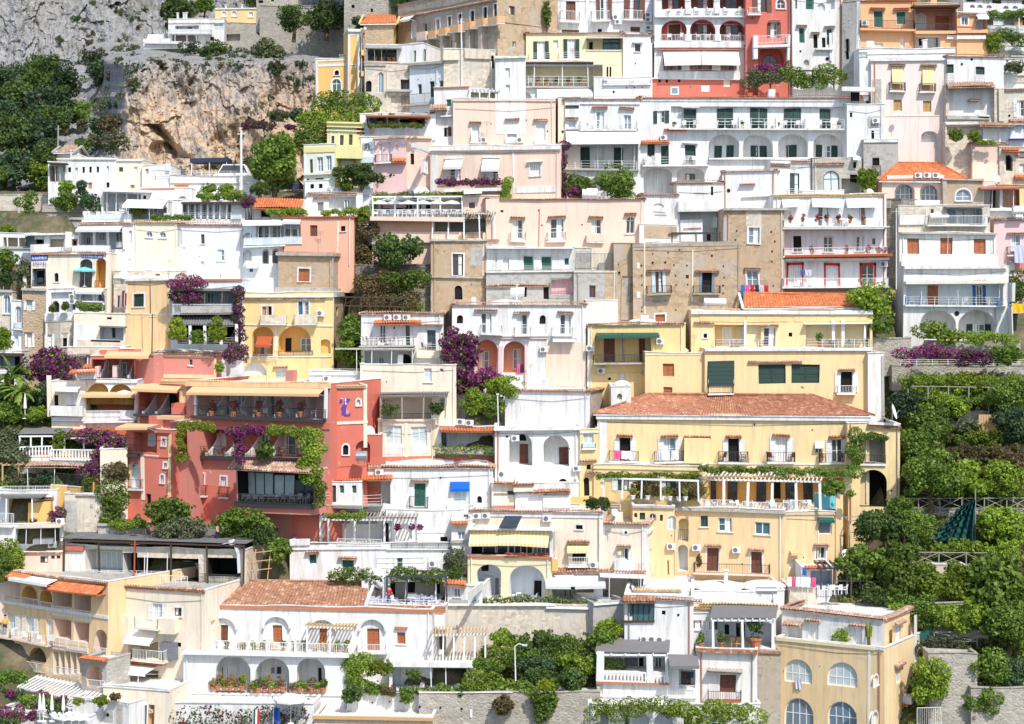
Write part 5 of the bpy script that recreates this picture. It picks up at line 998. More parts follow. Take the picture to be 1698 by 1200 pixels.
H('house','white terrace house with an arched door and potted shrubs under the cream hotel',(76,128,478,534),'W','a 93 500 9 17 k;b 74 124 531 12 1 W;k 76 80 478 520 Wb .1;u 122 492;u 122 500;r 84 120 484 518 .5 W;A 92 498 11 20 n;q 84 95 518 529 l 1;k 74 126 532 535 Gr .3;w 122 506 5 9 l',Y=189.8,dep=8)
H('house','white conservatory with arched glazing above a planted terrace',(126,174,478,520),'W','k 126 174 477 482 Cr .5;l 144 485 20 16 .8 W;A 144 486 17 14 p;l 168 485 12 16 .8 W;A 168 487 9 13 T;k 128 172 499 501 W .3;r 130 170 502 516 1 Gr;W 138,150,162 502 9 13 p;n 128 172 480 484 .8 gc',Y=189.8,dep=8)
H('house','cream building with an uneven curved wall below the conservatory',(122,208,520,602),'Cr','k 122 160 538 602 W .06; w 129 558 4 6 l; r 165 205 540 566 1.6 Wb; W 189 540 5 18 G; W 172 545 5 18 c; s 164 208 540 1 sh .15; k 130 148 566 590 Wb .08; k 150 200 562 566 Crd .1; k 128 208 563 602 Crd .1; a 182 520 8 9 k',Y=187,dep=7)
H('tower','stone brick tower house with two pale windows and a dark cornice',(37,75,480,652),'sb','w 49 497 9 16 pv; w 50 553 8 21 cv; k 36 76 477 481 Gr .3; k 43 56 494 496 Tg .2; k 42 55 549 551 Tg .2; o 65 560 1; C 40 455 481 6 Cr',Y=189.4,dep=8,ext=4)
H('house','peeling grey house with two white windows beside the stone tower',(75,124,534,640),'Tg','w 83 554 8 21 cv; w 108 554 7 20 k#; k 76 79 536 610 Wd .1; k 102 113 551 553 Ta .1; k 100 122 535 560 Be .03',Y=188.4,dep=7)
H('house','narrow bluish house with tall arched French doors left of the stone tower',(19,38,498,584),'Wb','a 31 507 9 38 B#; b 23 38 545 10 .5 g; w 27 556 7 20 p; k 19 38 544 547 Wd .1',Y=189.9,dep=7)
H('house','cream house fragment with an arched window at the left edge',(-8,21,484,540),'Crd','a 12 489 11 31 B#_; k -8 21 481 485 Gr .3; w 3 476 5 8 n',Y=190.4,dep=7)
H('terrace','small grey terrace with white balcony and laundry behind the palms',(-6,36,582,620),'Wd','r -5 34 587 612 2 Bl;q -6 34 608 618 l .2;s -6 36 586 1 wd .3;W 28 590 8 16 k;k -6 36 617 620 W .3;k 10 22 583 586 W .5',Y=186.5,dep=6,cat='terrace')
H('house','low white and grey terrace row at the left edge above the gardens',(-6,60,386,412),'Wb','r 42 75 388 412 1 Bl; r 5 42 393 408 1.5 Be; k -6 60 408 412 Gr .2; h 12,31 393 15 2 .1; s 42 80 387 1.2 Wd .15; a 67 391 15 18 B',Y=194.5,dep=6,cat='house')
H('house','white garden house with a barrel curve on the terrace above the cream hotel',(58,130,390,421),'W','l 66 392 18 20 1 Bl;A 66 394 13 16 k;k 75 84 388 408 W .3;k 53 82 404 420 W .5;l 95 388 22 22 .8 Be .8;k 82 104 410 420 W .6;p 108 118 384 412 W .4;r 118 128 388 408 .8 Ped;A 124 398 4 8 k;k 107 120 411 416 Gr .5;s 40 105 386 1 Wd .2',Y=193,dep=7)
H('house','yellow house with one dark green shutter and a mottled peeling front',(208,284,462,560),'Ye','w 229.5 488 17 21 G#; f 208 211 464 552 Cr; f 279 283 464 552 Cr; k 208 284 462 465 W .25; k 208 284 519 521 Cr .05; f 248 249 466 519 Yo; w 186 560 3 4 k; L; w 200 481 5 28 n; w 193 489 4 20 G; w 204 486 4 20 n; k 188 207 462 470 Gr .1',Y=189.5,dep=9,rot=-14,ax=208,side='Pk')  # left side: pink plaster paints the shade on the yellow wall
H('house','beige house with a bell-shaped grey roof dome behind the mottled yellow house',(188,302,448,480),'Crd','v 206 10 12; v 268 24 9; k 188 302 456 460 Wd .2; w 262 452 8 6 k; C 246 448 460 6 Wd',Y=191,dep=6)
h_perg = H('house','two-storey terrace house smothered in purple bougainvillea with a shingle canopy',(284,402,464,576),'Wb','''k 284 402 463 466 pot .2;r 288 392 483 503 2.4 Bl;W 350,372 485 12 18 B;W 300 487 10 16 k;W 330 485 9 18 t;h 315,340,368,391 482 21 .6 1.6 wg;s 284 394 479 1.8 sh .25;b 284 392 519 14 1.8 w Gr;k 305 392 507 518 Gr 1.9
r 290 400 537 570 2.6 kk;d 288 372 521 538 2.6 sh;d 370 397 521 541 2.6 sh;h 292,315,340,367,393 538 33 4.6 2.4;q 292 392 561 572 l 2.3''',Y=188,dep=9)
H('tower','tan weathered tower house with an orange shutter and heavy cornice',(461,553,421,490),'Ta','w 504 445 18 21 o#; k 459 554 419 424 Gr .45; k 458 554 476 484 Gr .4; v 520 36 7; R; w 571 446 8 22 b#; k 553 590 421 425 Tg .35; k 553 590 478 482 Tg .3; w 592 464 4 8 k',Y=190.6,dep=9,rot=-9,ax=553,cat='house',side='Tg',roof='c',tile='tileo')  # right side takes a greyer tan, its half shade built into the colour
H('house','golden yellow house with tall balcony doors and two big arches',(400,553,484,642),'Y','''w 437.5 507 7 27 y#;w 447 507 6 28 k#;w 499 501 7 30 l#;w 509 501 7 30 B#;b 431 473 536 14 .9 Crd Wd;b 488 525 536 14 .9 Crd Wd;u 533 520;k 400 553 489 493 W .25;c 400 540 494
l 436 541 34 52 1.8 Yo .8;l 488 541 54 44 1.8 Yo .8;W 440 571 17 16 B;W 507 560 18 24 B;W 478 560 10 24 k;n 428 452 556 571 1.2 rc;q 462 518 582 590 k .1;k 455 460 540 580 Cr .06
l 540 562 16 24 .5 Yo .6;k 400 553 537 540 Cr .1;l 423 600 38 22 .6 Wd;l 468 610 22 16 .5 W;A 468 611 18 14 p;c 454 478 608;q 400 460 587 596 l .4;k 400 550 590 592 Cr .1
R;w 559 508 4 14 k;k 553 572 484 492 Gr .3;w 566 494 3 6 k''',Y=188,dep=10,rot=-4,side='Ta',seed=5)  # shade on the right side is put in as brown plaster
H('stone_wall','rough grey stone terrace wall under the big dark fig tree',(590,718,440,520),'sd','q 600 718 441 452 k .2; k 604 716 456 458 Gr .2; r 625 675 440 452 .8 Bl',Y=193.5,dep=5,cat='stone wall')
H('house','weathered tan ruin with a tall barred window and a small dark arch below',(715,808,398,500),'Ta','w 760 421 17 35 n#_;k 713 810 459 461 Gr .25;a 760 472 13 24 k;f 714 716 461 500 Gr;k 714 808 397 400 Gr .25;k 800 808 402 456 Be .03;k 780 800 410 440 Gr .02;o 782 470 1',Y=192.2,dep=9)
H('house','pink restaurant terrace with white parasols above a shaded salmon wall',(617,720,362,410),'Pe','k 615 768 360 367 Pe 1.5;k 620 720 367 383 Sa .2;q 617 767 347 361 w 1.4;k 640 768 383 401 Pe .5;o 660,680,695 381 2;k 616 720 401 404 Gr .3',Y=194.2,dep=7,cat='restaurant')
h_rest = H('house','restaurant back room behind the row of white parasols',(617,768,326,363),'Wb','r 619 765 330 360 2 Bl;W 640,662 340 14 20 k;W 690,722 336 12 24 B;W 702 332 8 28 p;W 748 336 16 22 k;k 775 785 330 345 Ped .1',Y=197,dep=5,cat='restaurant')
H('house','pink house wall with a door and a small grille right of the parasol terrace',(768,828,326,398),'Pe','w 815 332 11 20 B#; w 783 336 10 9 n; o 785 325 1; r 716 812 362 384 2 Gr; b 714 802 396 14 .6 k Cr; k 800 828 386 400 Pe .8; n 770 800 314 318 1 wc; p 812 828 368 388 Pe .5',Y=195.2,dep=8)
H('house','long peach house with tile hoods over three balcony doors and an arched window',(806,1068,331,412),'Pe','w 859 363 16 33 d^;w 923 363 22 33 d^;w 989 363 16 24 d^;a 1045 359 14 28 d_;e 1045 354 20;b 846 873 399 14 .7 w;b 907 938 399 14 .7 w;b 972 1002 399 10 .8 Pe;k 893 894.5 345 420 pot .06;o 898,965 373 1.2;o 893 347 1.6;k 806 828 331 398 Pe .4;w 833 348 5 4 n',Y=194.6,dep=9,roof='c',tile='tileb')
H('house','low white house with emerald blinds under glass awning rods',(806,952,410,452),'W','w 876 423 18 25 g;w 906.5 423 18 25 g;w 940 427 8 13 g;w 838 428 11 20 c#;w 822 426 3 8 p;s 806 950 411 .9 wc .06;k 806 950 447 450 Gr .05;q 868 916 440 447 l .1',Y=192.4,dep=7)
H('stone_wall','long mottled grey retaining wall with small dark openings',(806,955,450,500),'Gr','w 905 475 9 20 k; w 868 475 10 18 k; k 806 955 449 451 Wd .2; q 912 952 461 488 k .4; r 914 950 463 488 .7 Pk; c 806 912 472',Y=191.6,dep=6,cat='stone wall')
H('house','grey roofless concrete house with a rusty frame on its roof',(952,1022,450,525),'Gr','w 983 474 10 19 n;k 952 1022 449 452 Be .1;k 1003 1022 452 520 Ta .02;q 955 1016 420 450 k -1;',Y=190.8,dep=7)
H('house','cream lean-to wall behind the rusty frame',(950,1020,411,455),'Crd','w 994 420 14 30 c; k 980 1016 410 450 Cr .1; k 950 980 415 450 Gr .05',Y=193,dep=5)
H('stone_wall','ruined leaning stone wall left of the brown scaffold-holed building',(1018,1052,402,530),'Ta','k 1030 1045 460 530 Tg .1; w 1037 457 13 36 B; q 1041 1048 470 500 k .3; o 1026 452 2; o 1025 438 1',Y=191,dep=6,cat='stone wall',ext=3)
H('house','old brown building with putlog holes and two arched iron balconies',(1050,1232,402,536),'Ta','''w 1092 449 14 36 n#;w 1172 449 16 36 k;k 1081 1087 450 485 gp .06;k 1099 1104 450 485 gp .06;k 1160 1164 450 485 gb .06;k 1180 1184 450 485 gb .06;e 1093 447 40;e 1172 447 40
b 1072 1115 486 13 .9 k Tg;b 1150 1195 486 13 .9 k Tg;l 1093 490 24 11 .2 Gr .9;l 1172 490 24 11 .2 Gr .9;k 1068 1070 402 520 Cr .08;k 1147 1149 415 500 Cr .08;w 1094 522 16 12 o#;w 1140 455 5 6 n
o 1064,1064,1064 440 1.3;o 1064 456 1.3;o 1064 471 1.3;o 1064 509 1.3;o 1064 516 1.3;o 1122 472 1.3;o 1121 457 1.3;o 1118 440 1.3;o 1141 471 1.3;o 1139 440 1.3;o 1199,1198 473 1.3;o 1199 440 1.3;o 1200 459 1.3;o 1199 486 1.3;o 1144 515 1.3;o 1120 515 1.3;o 1104 436 1.8;o 1083 436 1.8;o 1083 421 1.2;o 1108 420 1.2;o 1126 415 1.2;o 1180 423 1.8
k 1050 1232 402 408 Tg .05;f 1056 1061 435 445 Cr;f 1055 1061 482 492 Cr''',Y=190,dep=10,ext=5)
H('tower','tall brown tower house with a white double window and a white balcony door',(1200,1301,346,500),'Ta','w 1250 378 18 26 B#_;w 1248 449 19 30 B#_;k 1236 1262 347 376 Be .04;k 1198 1310 344 348 Gr .35;e 1248 444 28;o 1222 384 1.5;o 1220 399 1.5;o 1222 415 1.5;o 1278 384 1.5;o 1284 399 1.5;o 1280 415 1.5;o 1223 432 1.3;o 1280 432 1.3;o 1220 458 1.3;w 1216 440 5 6 n;o 1283 473 1.3;k 1200 1210 360 402 Gr .03',Y=190.6,dep=11,cat='house')
H('house','white house above the brown building with a dark pergola terrace',(1060,1125,372,404),'Wb','w 1075 374 9 14 n; k 1068 1122 374 395 Ta .05',Y=193.6,dep=5)
H('house','white three-storey house with ochre tile trim and red flower balconies',(1283,1470,322,482),'W','''w 1365 343 18 32 d;w 1427 343 18 31 d;n 1345 1395 329 341 .8 wc;n 1402 1455 329 341 .8 wc;n 1297 1325 330 340 .8 wc;w 1306 352 14 20 p;k 1330 1332 325 375 Wd .05;b 1298 1466 377 13 1.6 w W;k 1298 1470 376 378 Wd 1.65
w 1322 391 14 26 k#;w 1374 391 16 27 d#;w 1426 391 13 26 d#;w 1448 396 5 10 n;b 1298 1472 423 13 1.6 w W;k 1298 1474 422 426 rc 1.7;k 1298 1470 428 432 Wd 1.2
w 1318 437 22 37 c;w 1379 437 22 37 c;w 1439 437 22 36 d;f 1304 1307 436 474 red;f 1329 1332 436 474 red;f 1304 1332 436 440 red;f 1366 1369 436 474 red;f 1390 1393 436 474 red;f 1366 1393 436 440 red;f 1426 1429 436 474 red;f 1450 1453 436 474 red;f 1426 1453 436 440 red
u 1464 438;b 1298 1475 475 14 1.8 w W;k 1300 1475 476 480 gf 1.7;k 1283 1466 322 325 tiley .2;c 1283 1466 322 tiley''',Y=192,dep=10,roof='f',seed=9)
H('house','domed grey roof pair on top of the ochre-trimmed white house',(1330,1400,316,326),'Wd','v 1350 24 10; v 1385 18 8',Y=195,dep=7,cat='roof vault',ext=1)
H('house','white terraced house above the wide streaked house with a covered glass room',(1490,1642,340,392),'Crd','r 1570 1630 345 372 2.4 Bl;W 1590,1605,1618 347 12 26 p;s 1568 1632 342 1.2 sh .12;b 1538 1640 372 15 1 w Wd;q 1494 1536 342 354 l .2;k 1490 1642 384 387 Wd .4;k 1492 1532 355 372 Wd .2;w 1545 346 5 12 n;n 1540 1570 353 358 .8 wc;c 1640 1660 360',Y=192.5,dep=8)
H('house','wide streaked white house with three rust-brown shutters',(1492,1652,386,450),'Wd','w 1514.5 395 20 25 o;w 1569.5 395 20 36 o;w 1624 395 20 25 o;k 1492 1652 385 388 Gr .45;q 1494 1654 421 440 W .7;k 1494 1654 439 441 Gr .75;h 1572 390 32 .5 .7;h 1537,1648 388 34 .3 .4',Y=191.6,dep=8)
H('house','white house with a blue-trimmed veranda above two great arches',(1498,1672,442,580),'W','''k 1498 1668 441 446 Wd .45;k 1500 1667 466 471 Cr .8;e 1545 466 22;e 1626 466 22;r 1503 1664 472 506 2.2 Wb;W 1546 473 17 33 ol;W 1624 474 11 32 dl;q 1504 1664 493 506 l .2;h 1528,1588,1658 472 34 .7 .3;f 1502 1507 492 506 bu;f 1525 1528 492 506 bu;f 1651 1655 492 506 bu;f 1672 1675 494 508 bu;k 1500 1668 506.5 509 Wd .5
l 1556 513 58 50 2 W .8;l 1619 513 60 50 2 W .8;W 1548 538 18 26 GG;W 1622 538 20 26 tG;o 1586 518 4;k 1648 1652 510 560 Gr .04;R;w 1680 470 8 30 c;k 1670 1678 508 560 Wd .1''',Y=187.5,dep=11,rot=-3)
H('house','pink house at the right edge with a door and small iron balcony',(1649,1704,364,458),'Pk','w 1685 390 14 26 B#; e 1685 386 30; b 1671 1694 423 14 .6 k; w 1674 435 10 21 p#; k 1680 1704 437 452 Rp .02; e 1675 432 12; c 1649 1704 362 tilec; v 1690 22 9; C 1690 344 356 14 Wd',Y=192.6,dep=8)
H('stone_wall','long grey stairway wall climbing between two white houses',(1466,1494,330,520),'sd','k 1466 1478 332 344 Gr .2; k 1486 1494 345 520 Gr .15',Y=193.5,dep=4,cat='stone wall',rot=-40)
# centre band
h_wt = H('house','white house with two covered balcony levels and three air conditioners under its tile edge',(598,735,519,620),'W','''u 643 526;u 659 526;u 675 526;d 620 700 531 536 1.1 tileo;w 634 539 10 32 d;w 676 540 7 33 D;w 653 543 3 3 k;b 596 686 573 14 1.8 l Gr;s 556 686 578 2.4 Gr .15;s 684 735 537 .6 tilec .1
r 605 684 582 614 2.4 Wb;A 633 592 9 20 B;A 672 586 18 24 k;h 592,617,649,683 579 36 1 2.2;w 716 547 14 37 D;q 703 735 570 582 l .6;b 690 730 590 10 1.1 Cr Cr''',Y=185.6,dep=9,roof='c')
h_wh = H('house','long white house over two red arches, with balcony doors and slanting awning rods',(749,972,504,645),'W','''a 762 523 10 14 k;w 806 520 18 34 d;w 866 521 18 33 d^;w 937 521 18 34 d^;a 900 523 10 14 k;b 796 833 553 14 .8 w;b 853 882 554 13 .8 w;b 915 950 555 13 .8 w;k 749 910 555 558 Wd .3;e 806 514 40
l 807 563 34 56 2 Sa .9;l 852.5 564 36 54 2 Sa .9;W 803 581 16 34 B;W 857 578 14 34 B;k 786 792 575 640 Pk .25;k 826 833 572 640 Pk .25;k 870 874 570 640 Pk .25;k 786 908 559 562 Pk .2
w 935 579 17 33 B#;f 905 970 568 640 Pe;n 917 953 560 564 1 wc;u 902 580;k 915 955 555 560 W .5;v 840 30 8;C 857 472 504 3''',Y=184.8,dep=9,roof='c',seed=11)
H('house','small lilac grey block and streaked stair behind the yellow balcony house',(972,1025,498,545),'Pp','k 1003 1006 500 545 Wd .05',Y=188,dep=6)
H('house','golden yellow house with a green corrugated canopy over an iron balcony',(974,1136,537,655),'Y','''c 974 1134 535;n 988 1092 551 557 1.7 gn;r 986 1080 556 600 1.8 Y;W 1010 560 18 40 b;W 1065 561 10 38 bd;h 1032,1033 553 47 1 1.4 kf;b 984 1075 601 13 1.4 k Gr;u 978 577;u 1095 565;u 997 613
w 1031 616 12 16 c;w 1066 614 7 8 c;k 985 1070 617 618 Yo .05;v 1065 26 9;f 974 978 540 640 Cr;a 1011 625 5 5 k''',Y=184.4,dep=9)
H('house','yellow roof block with a low white dome right of the green canopy',(1070,1180,584,668),'Yp','v 1115 28 9; w 1109 602 19 22 o; w 1107 642 15 14 oo; k 1070 1180 588 589 Yl .05',Y=182.4,dep=8,ext=5)
h_yt = H('house','broad pale yellow house with an orange tiled roof and a white-columned terrace',(1146,1446,516,600),'Yp','''k 1146 1446 516 522 W .25;f 1160 1235 523 533 Y;f 1238 1310 523 533 Y;f 1315 1380 523 533 Y;f 1385 1440 523 533 Y
r 1185 1262 538 574 2 Yp;W 1206 540 18 35 c;W 1232 541 14 34 p;W 1262 540 16 36 k;k 1234 1238 530 575 W .1;r 1336 1443 538 576 2.2 Y;W 1350 540 28 37 c;W 1418 540 24 36 c;h 1382,1398 530 47 5 .1;w 1276 543 20 33 d^;w 1310 552 6 7 k;w 1169 553 6 7 k#;c 1150 1185 535;s 1334 1446 536 .8 W .12
b 1185 1284 577 14 1.6 l W;b 1335 1446 577 14 1.6 l W;k 1285 1334 577 579 Wd .15''',Y=185.4,dep=10,roof='f',rot=-2)
H('house','orange tiled roof house standing behind the white-columned terrace',(1238,1444,508,530),'Yl','c 1180 1240 512 tiley; k 1238 1444 508 512 W .3',Y=186.6,dep=6,roof='t488',tile='tileo')
H('house','pale yellow lower house with three large dark green blinds',(1168,1446,578,680),'Yp','''k 1168 1446 577 581 W .3;w 1195 600 44 36 D;w 1280.5 604 46 31 G;w 1336 604 46 31 G;w 1403 615 19 36 kv^;b 1175 1217 652 14 .7 k;b 1388 1420 652 13 .7 w;c 1240 1330 599;w 1331 641 5 5 c;n 1174 1217 599 636 .15 gd
k 1445 1448 590 680 W .05''',Y=182.2,dep=9,roof='f')
H('house','white plastered side wall behind the dark green blinds',(1440,1466,585,690),'Wd','k 1462 1466 590 690 Gr .1',Y=181.5,dep=6)
h_big = H('house','large yellow house under a hipped terracotta roof with five shuttered balcony windows',(990,1442,687,815),'Yp','''k 988 1444 690 697 W .3;f 990 1007 698 770 W;k 990 1442 768 771 W .08;f 1422 1440 698 725 W
w 1036 725 18 40 kv^;w 1111 726 19 38 Bv^;w 1216 727 18 38 kv^;w 1296 726 19 40 cv^;w 1387 727 18 40 dv^;b 1009 1059 765 17 .9 k Wd;b 1085 1135 766 17 .9 k Wd;b 1191 1241 766 17 .9 k Wd;b 1272 1320 766 16 .9 k Wd;b 1359 1403 767 16 .9 k Wd
r 1166 1398 792 838 2.2 Yo;W 1180,1215,1262,1310,1340 796 16 40 K;W 1288 796 12 30 k;p 1135 1177 728 769 Yp 1.0;c 1134 1178 724;w 1164 743 13 8 d;n 1155 1172 734 741 .5 cv;w 1357 741 12 9 d;n 1350 1365 730 738 .5 cv;o 1346 712 1.2;o 1252 704 1.5
a 1027 742 2 2 k;k 1007 1160 778 780 Yl .05;c 965 988 762''',Y=176.6,dep=11,rot=-4,roof='h656',tile='tile',seed=13)
H('house','narrow yellow infill house between the white arcade house and the large yellow house',(961,992,712,835),'Y','w 975 718 17 18 p; b 965 988 742 8 .3 g; w 977 770 7 9 k; a 973 792 9 30 k; c 961 990 762; d 972 998 781 785 .6; k 961 992 715 718 W .1',Y=176.2,dep=8)
h_ter = H('house','yellow ground floor with green doors behind a vine-hung terrace',(985,1165,772,835),'Y','w 1034 796 18 18 Tv;w 1112 797 17 20 Tv;w 1000 800 7 10 c;k 985 1165 776 779 Yl .1;f 1020 1024 793 816 W;o 1090 800 1',Y=175.8,dep=6,rot=-14,ax=990)
h_loB = H('house','deep yellow lower block with arched loggias, brown balcony doors and air conditioners',(1050,1300,842,985),'Ye','''l 1133 859 17 38 1.2 Wd;l 1133 902 17 44 1.2 Wd;q 1126 1141 878 895 k .05;w 1167 856 12 18 D_;w 1202 860 23 22 t_;w 1265 865 25 20 t_;w 1182 908 19 40 b#^;w 1254 914 18 40 b#^;b 1150 1275 951 16 1.1 k Pe;u 1156 906;u 1221 911;u 1113 906;a 1240 968 22 14 k;e 1240 968 26;k 1050 1302 843 847 Gr .35
k 1117 1119 845 975 Cr .06;C 1206 950 985 7 Cr;w 1178 965 8 6 k;f 1115 1120 925 975 Crd;a 1101 848 6 9 g;o 1230 935 1''',Y=170.5,dep=10,rot=-14,ax=1300,ext=5,seed=17,side='Ye')
H('house','yellow wing with green half-shutters and an arched white window behind the cream house',(1050,1118,838,965),'Ye','a 1055 850 6 9 G;w 1066 850 9 12 G;a 1083 851 12 13 d;w 1097 853 5 11 G;a 1114 854 14 25 p;u 1113 905;k 1050 1118 838 841 Gr .25;w 1108 928 3 24 y;o 1114 888 1',Y=171.5,dep=8)
h_ang = H('house','yellow corner block with a striped green awning window at the end of the terrace',(1300,1398,848,985),'Ye','''w 1367 864 23 22 r;n 1355 1381 857 863 .6 gnet;w 1361 908 15 20 d#^;k 1355 1357 880 960 Cr .05;w 1313 930 8 14 c;n 1310 1326 912 917 .7 oc;k 1300 1396 850 853 Gr .1;o 1333 925 1
k 1386 1398 820 970 Ye .15''',Y=170.6,dep=9,rot=6,ax=1300,ext=5)
H('house','yellow arched gateway tower with a loggia under ivy at the garden edge',(1406,1492,702,850),'Yp','c 1438 1494 706 tileb;k 1400 1412 752 820 Yp .3;r 1424 1469 728 768 2 Gr;q 1424 1469 755 770 k .1;k 1424 1469 770 773 Wd .2;l 1448 780 44 60 3 kk .85;o 1477 812 1.5;k 1440 1490 700 704 W .3',Y=174.6,dep=10)
h_wa = H('house','white cube house with two deep arches and brown doors below a flat terrace',(820,962,708,840),'W','k 818 962 708 712 Wd .5;l 863 720 38 52 2 W .9;l 923 722 43 50 2 W .9;W 868 737 14 31 b;W 935 740 15 30 b;A 866 721 13 11 k;u 854 727;a 933 793 15 10 k;w 910 802 5 3 n;d 880 945 812 816 .6;o 945 742 1;k 820 884 800 802 Wd .1;C 826 655 707 2;w 840 722 4 4 k;u 957 775',Y=176.4,dep=8,seed=19)
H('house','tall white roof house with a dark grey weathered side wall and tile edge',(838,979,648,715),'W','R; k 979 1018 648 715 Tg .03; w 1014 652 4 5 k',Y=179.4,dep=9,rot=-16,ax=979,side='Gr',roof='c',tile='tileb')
H('house','white curved gable with a ribbed tile rim behind the dark side wall',(1014,1046,640,700),'Wd','l 1028 652 8 10 .3 Gr; v 1030 14 8',Y=180.2,dep=6)
H('house','cream house with a tall window and a sloping buttress above the grey pergola terrace',(598,757,604,712),'Cr','w 709 600 12 34 p_;w 732 608 6 8 B;o 642 631 1;w 611 654 13 20 o;d 604 618 652 655 .5;r 730 740 660 672 .5 Bl',Y=181.6,dep=9,roof='f')
H('terrace','long white balcony wall with geraniums in front of the two covered balcony levels',(512,694,616,648),'W','q 512 690 612 621 l .1; k 512 694 620 622 Wd .2; u 542 628',Y=184,dep=5,cat='terrace')
h_win = H('house','cream house with two wide iron-muntin arched windows below a grey pergola terrace',(626,722,697,768),'Cr','w 652 705 28 31 p;w 695 707 27 31 p;k 626 722 697 699.5 Ped .15;f 638 667 738 752 W;f 681 710 738 752 W;k 718 722 700 757 Y .1;k 671 676 700 757 Cr .06;k 626 722 757 768 Re .05',Y=178,dep=7,roof='f',seed=23)
H('house','recessed garden room with dark doors between cream walls above the iron windows',(630,728,655,700),'Cr','r 634 716 656 694 2.5 Crd;W 668 658 16 36 T;W 705 662 12 30 B;W 730 664 6 12 G;q 634 714 686 695 k .1',Y=180,dep=5)
h_rr = H('house','small white terrace house with a red tiled canopy and a planted parapet',(722,822,706,772),'W','d 730 820 708 715 1.5 tileo;r 732 818 715 752 2.2 W;W 737 716 8 28 T;W 752 716 4 26 p;W 772 718 11 16 c;k 722 822 753 756 kf .5;k 722 822 742 753 Gr .4;k 766 768 740 754 Y .5;u 764 698;u 778 699;k 722 822 757 770 Re .05',Y=178.2,dep=7)
h_gs = H('house','white house with dark green shutters and a bright blue awning',(546,818,775,880),'W','''d 537 652 789 796 1.6 tileo;p 537 600 798 838 W 1.2;r 602 648 799 836 1.6 W;W 624 799 15 36 G;b 600 632 838 16 1.2 l W;s 536 634 838 1.3 Gr .1;w 696 800 20 39 g^;b 679 710 841 18 .8 k Gr;n 746 779 799 811 .5 bc;w 765 811 27 38 p;b 739 784 851 14 1.1 w W;u 630 783;a 795 822 8 12 k;q 780 815 835 842 l .1
l 565 848 30 18 1 Gr .8;l 608 850 34 18 1 Gr .8;l 642 849 16 16 1 Gr .8;w 710 864 8 8 r;k 700 730 845 846 Wd .05;v 600 60 8;v 700 60 8;v 790 36 8;o 730 792 1.5''',Y=173.6,dep=10,roof='c',ext=5,seed=29)
for _i, (_x, _w, _l) in enumerate(((551,11,35), (566,8,17), (587,8,17))): pass
H('house','small flat white porch with green doors under the red lean-to tiles',(537,600,798,838),'W','w 551 800 11 33 G; w 566 802 8 16 g; w 587 802 8 16 g; k 537 601 837 839 Gr .2; q 537 548 817 832 l .2',Y=171.6,dep=2.2,roof='f',ext=.3)
h_lw = H('house','lower white house with emerald shutters and a broad pergola terrace',(480,766,900,965),'W','w 518 918 14 18 g^;w 577.5 928 21 21 g^;w 662 926 10 20 g;k 480 640 908 910 Wd .15;q 515 545 892 903 k .05;q 560 632 893 905 w .1;q 648 752 900 910 k .15;k 480 515 893 903 W .2;u 718 934;a 739 932 10 12 n;q 625 710 924 950 l .1;k 700 706 925 945 Wd .06;o 735 915 1;k 640 752 909 911 Wd .2',Y=168.6,dep=9,ext=5)
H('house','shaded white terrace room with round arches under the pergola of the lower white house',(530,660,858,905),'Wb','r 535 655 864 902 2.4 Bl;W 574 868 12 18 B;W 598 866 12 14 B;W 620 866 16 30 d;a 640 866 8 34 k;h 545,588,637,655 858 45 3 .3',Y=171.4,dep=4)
H('stairs_wall','white stepped garden wall with an arched recess and hanging flowers',(640,768,845,905),'W','w 765 880 12 12 B;l 672 868 22 26 .4 W;k 690 740 880 884 Wd .06;w 737 890 12 10 k;b 745 772 904 8 .4 k',Y=171.8,dep=5,cat='wall')
h_yc = H('house','cream yellow house with a striped yellow canopy over a glazed veranda and two arches',(776,916,922,1000),'Yl','l 811 935 40 58 2.4 Wb .8;l 873 937 56 60 2.4 Wb .8;W 893 962 16 30 k;W 805 935 12 12 k;W 825 958 8 38 r;k 776 916 920 923 pot .2;o 830 972 1;k 916 926 925 945 Yo .2',Y=166.8,dep=8,ext=3,rot=-6)
h_ver = H('house','glazed veranda with white frames and a green hanging towel above the two arches',(778,916,876,922),'W','r 782 912 878 920 1.5 kk;g 800 822 902 920 1 gl;g 823 842 902 920 1 gl;g 842 884 902 920 4 gl;g 884 912 896 920 4 gb;n 780 825 878 902 1.3 yc;n 825 866 879 902 1.3 yc;n 866 912 880 903 1.3 yc;s 774 922 876 .8 W .15;k 780 912 918 922 pot .4;R;g 916 928 872 920 3 gl',Y=167.4,dep=5,rot=-6,ext=.5)
h_cm = H('house','large cream house with a small twin window and a folded white balcony door',(776,1000,848,975),'Cr','k 776 1000 848 857 W .1;u 791 855;u 806 855;u 908 859;w 960 871 11 7 k#;f 905 909 857 970 Cr;d 942 978 896 899 .6;n 942 976 900 914 .8 yc;r 950 972 914 932 .5 kk;b 942 976 940 15 .9 w W;u 986 937;e 1034 903 24;k 992 996 857 960 W .06;c 776 1000 846;d 925 1000 944 950 .8 tileb',Y=169,dep=9,rot=-7,ax=1000)
H('house','cream corner house with a shell ornament and white balcony above a brown tile strip',(1000,1074,868,985),'Cr','''f 1000 1003 870 965 W;f 1068 1074 870 975 W;w 1034 908 14 20 dv^;b 1018 1048 947 18 .9 W W;o 1038 881 2.4;k 1030 1043 877 885 W .05;d 1000 1071 945 953 .9 tileb;n 1024 1030 908 916 .3 yc
R;w 1081 876 6 14 c;w 1080 910 7 20 c;k 1074 1101 868 872 Wd .2;f 1096 1100 872 970 W;w 1082 948 4 16 c''',Y=168.4,dep=7,rot=-12,ax=1074,side='Cr',roof='c')
